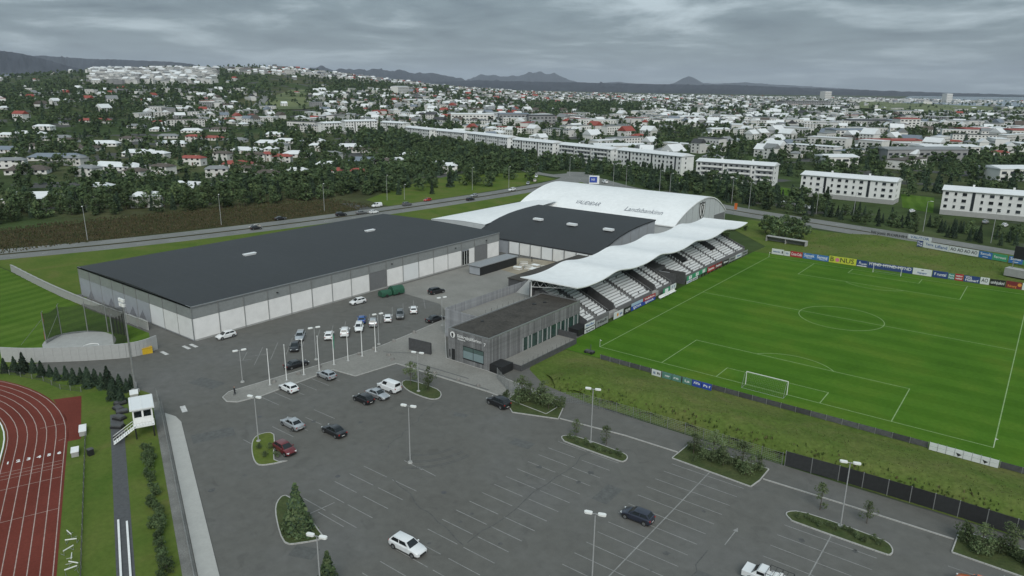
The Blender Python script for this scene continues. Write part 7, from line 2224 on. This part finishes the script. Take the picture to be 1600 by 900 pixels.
# ---- trees: the nearest 215 as things, the rest as one wood
TREES.sort(key=lambda t_: (t_[0] - CX) ** 2 + (t_[1] - CY) ** 2)
for (x, y, z, h, kd) in TREES[:215]:
    c = col_of(x, y)
    if c < 250: lb, gp = 'dark leafy tree in the belt behind the scrub slope, left part', 'tree belt behind the scrub slope'
    elif c < 640: lb, gp = 'dark leafy tree in the belt along the main road above the long hall', 'tree belt above the long hall'
    elif c < 850: lb, gp = 'dark tree on the wooded slope left of the junction', 'wooded slope left of the junction'
    elif c < 1215: lb, gp = 'slim dark tree in the belt between the road and the white flats', 'tree belt before the flats'
    else: lb, gp = 'small dark tree between the road and the right-hand blocks of flats', 'trees before the right-hand blocks'
    tree(kd, x, y, z, h, lb + (', slender' if kd == 'poplar' else ', broad-crowned'), gp + (' (slender)' if kd == 'poplar' else ' (broad)'), 'conifer_tree' if kd == 'poplar' else 'tree')
LOD = []
for nq in (170, 64, 26, 10):
    L_ = []
    for i in range(6):
        r2 = np.random.RandomState(100 + nq + i)
        lf = {170: .095, 64: .15, 26: .21, 10: .30}[nq]
        L_.append((broad(r2, nq, lf, wd=.46, lobes=8, low=.1), conif(r2, nq, lf, wd=.24)))
    LOD.append(L_)
VV, MI = [], []
for (x, y, z, h, kd) in TREES[215:]:
    d = math.hypot(x - CX, y - CY)
    l = 0 if d < 620 else (1 if d < 1300 else (2 if d < 2600 else 3))
    (Vb, mb), (Vc, mc) = LOD[l][rs.randint(6)]
    V, mi = (Vb, mb) if kd == 'mid' else (Vc, mc + 3)
    a = rs.uniform(0, 6.28); ca, sa = math.cos(a), math.sin(a)
    s_ = h * np.array([1.1, 1.1, 1.0]) * (1.0 if l < 2 else 1.15)
    W2 = V * s_
    VV.append(np.stack([W2[:, 0] * ca - W2[:, 1] * sa + x, W2[:, 0] * sa + W2[:, 1] * ca + y, W2[:, 2] + z], 1)); MI.append(mi)
FS = [thin(mat('wood_leaf_%d' % i, c, .9, .5, .035, world=True, spec=.15, scale2=.12)) for i, c in enumerate(((.086, .130, .062), (.064, .100, .051), (.122, .168, .074), (.064, .102, .064), (.048, .080, .051), (.084, .126, .072)))]
o = obj('far_woodland', quad_mesh('far_woodland', np.concatenate(VV), np.concatenate(MI), FS)); o['kind'] = 'stuff'; o['label'] = 'dark trees between and behind the far houses'; o['category'] = 'woodland'

# ---- grass tufts and weeds on the banks, the scrub slope (uncountable)
def tufts(name, n, f_, hgt, mats, seed):
    r2 = np.random.RandomState(seed); V, MI_ = [], []
    for i in range(n):
        x, y, z = f_(r2)
        hh = hgt * r2.uniform(.4, 1.3); w_ = hh * r2.uniform(.25, .5)
        for k in range(2):
            a = r2.uniform(0, 3.14); cx_, sy_ = math.cos(a) * w_, math.sin(a) * w_; lx, ly = r2.uniform(-.25, .25, 2) * hh
            V += [(x - cx_, y - sy_, z - .03), (x + cx_, y + sy_, z - .03), (x + cx_ * .5 + lx, y + sy_ * .5 + ly, z + hh), (x - cx_ * .5 + lx, y - sy_ * .5 + ly, z + hh * .8)]
            MI_.append(r2.randint(len(mats)))
    o = obj(name, quad_mesh(name, np.array(V), np.array(MI_), mats)); o['kind'] = 'stuff'
    return o
TG = [thin(mat('tuft_%d' % i, c, .95, .25, .6, world=True, spec=.1)) for i, c in enumerate(((.115, .160, .042), (.150, .175, .060), (.170, .155, .075), (.085, .130, .038)))]
def f1(r):
    x = r.uniform(0, 100); y = -7.8 - 14.4 * r.uniform(0, 1) ** .8
    return x, y, bank_z(x, y) + .02
tufts('bank_grass', 3800, f1, .12, TG, 1)
def f1b(r):
    x = r.uniform(3, 100); y = -22.1 + r.normal() * .7
    return x, y, max(0, bank_z(x, y)) + .02
tufts('bank_weeds', 900, f1b, .34, [TG[0], TG[2], TG[3], TG[3]], 5)
def f2(r):
    x = r.uniform(-2, 112); y = r.uniform(112, 158 - (x - 5) * .19)
    return x, y, bank2_z(x, y) + .03
tufts('bank_grass', 3000, f2, .22, TG, 2)
def f3(r):
    while True:
        x = r.uniform(-232, -162); y = r.uniform(-70, 92)
        k = np.interp(y, [-70, -5, 38, 80, 92], [-188, -182, -172, -167, -167])
        if x < k and x > k - 46: return x, y, .01
tufts('scrub_plants', 9000, f3, .55, [mat('scrub_%d' % i, c, .95, .3, .5, world=True, spec=.1) for i, c in enumerate(((.055, .068, .030), (.082, .074, .040), (.098, .080, .050)))], 3)

# ------------------------------------------------------------------ haze
b = MB(); b.box(-46000, 46000, -46000, 46000, -60, 1250)
hzm = bpy.data.materials.new('haze'); hzm.use_nodes = True
t_ = hzm.node_tree; t_.nodes.clear()
o_ = t_.nodes.new('ShaderNodeOutputMaterial'); pv = t_.nodes.new('ShaderNodeVolumePrincipled')
pv.inputs['Color'].default_value = (.78, .86, 1.0, 1); pv.inputs['Density'].default_value = 2.8e-5; pv.inputs['Anisotropy'].default_value = 0.0
t_.links.new(pv.outputs[0], o_.inputs['Volume'])
ho = obj('haze', b.mesh('haze', hzm)); ho['kind'] = 'stuff'

# ------------------------------------------------------------------ tell look-alikes apart by their place
ONES = ['', 'first', 'second', 'third', 'fourth', 'fifth', 'sixth', 'seventh', 'eighth', 'ninth', 'tenth', 'eleventh', 'twelfth', 'thirteenth', 'fourteenth', 'fifteenth', 'sixteenth', 'seventeenth', 'eighteenth', 'nineteenth', 'twentieth', 'twenty-first', 'twenty-second', 'twenty-third', 'twenty-fourth', 'twenty-fifth']
byl = {}
for o in scene.objects:
    if o.parent is None and o.get('category') and not o.get('kind'): byl.setdefault(o['label'], []).append(o)
for lb, os_ in byl.items():
    if 1 < len(os_) <= 24 and len(lb.split()) <= 12:
        os_.sort(key=lambda o: (proj(*o.location) or (0, 0))[0])
        for k, o in enumerate(os_):
            w_ = 'leftmost' if k == 0 else ('rightmost' if k == len(os_) - 1 else ONES[k + 1] + ' from the left')
            o['label'] = lb + ', ' + w_
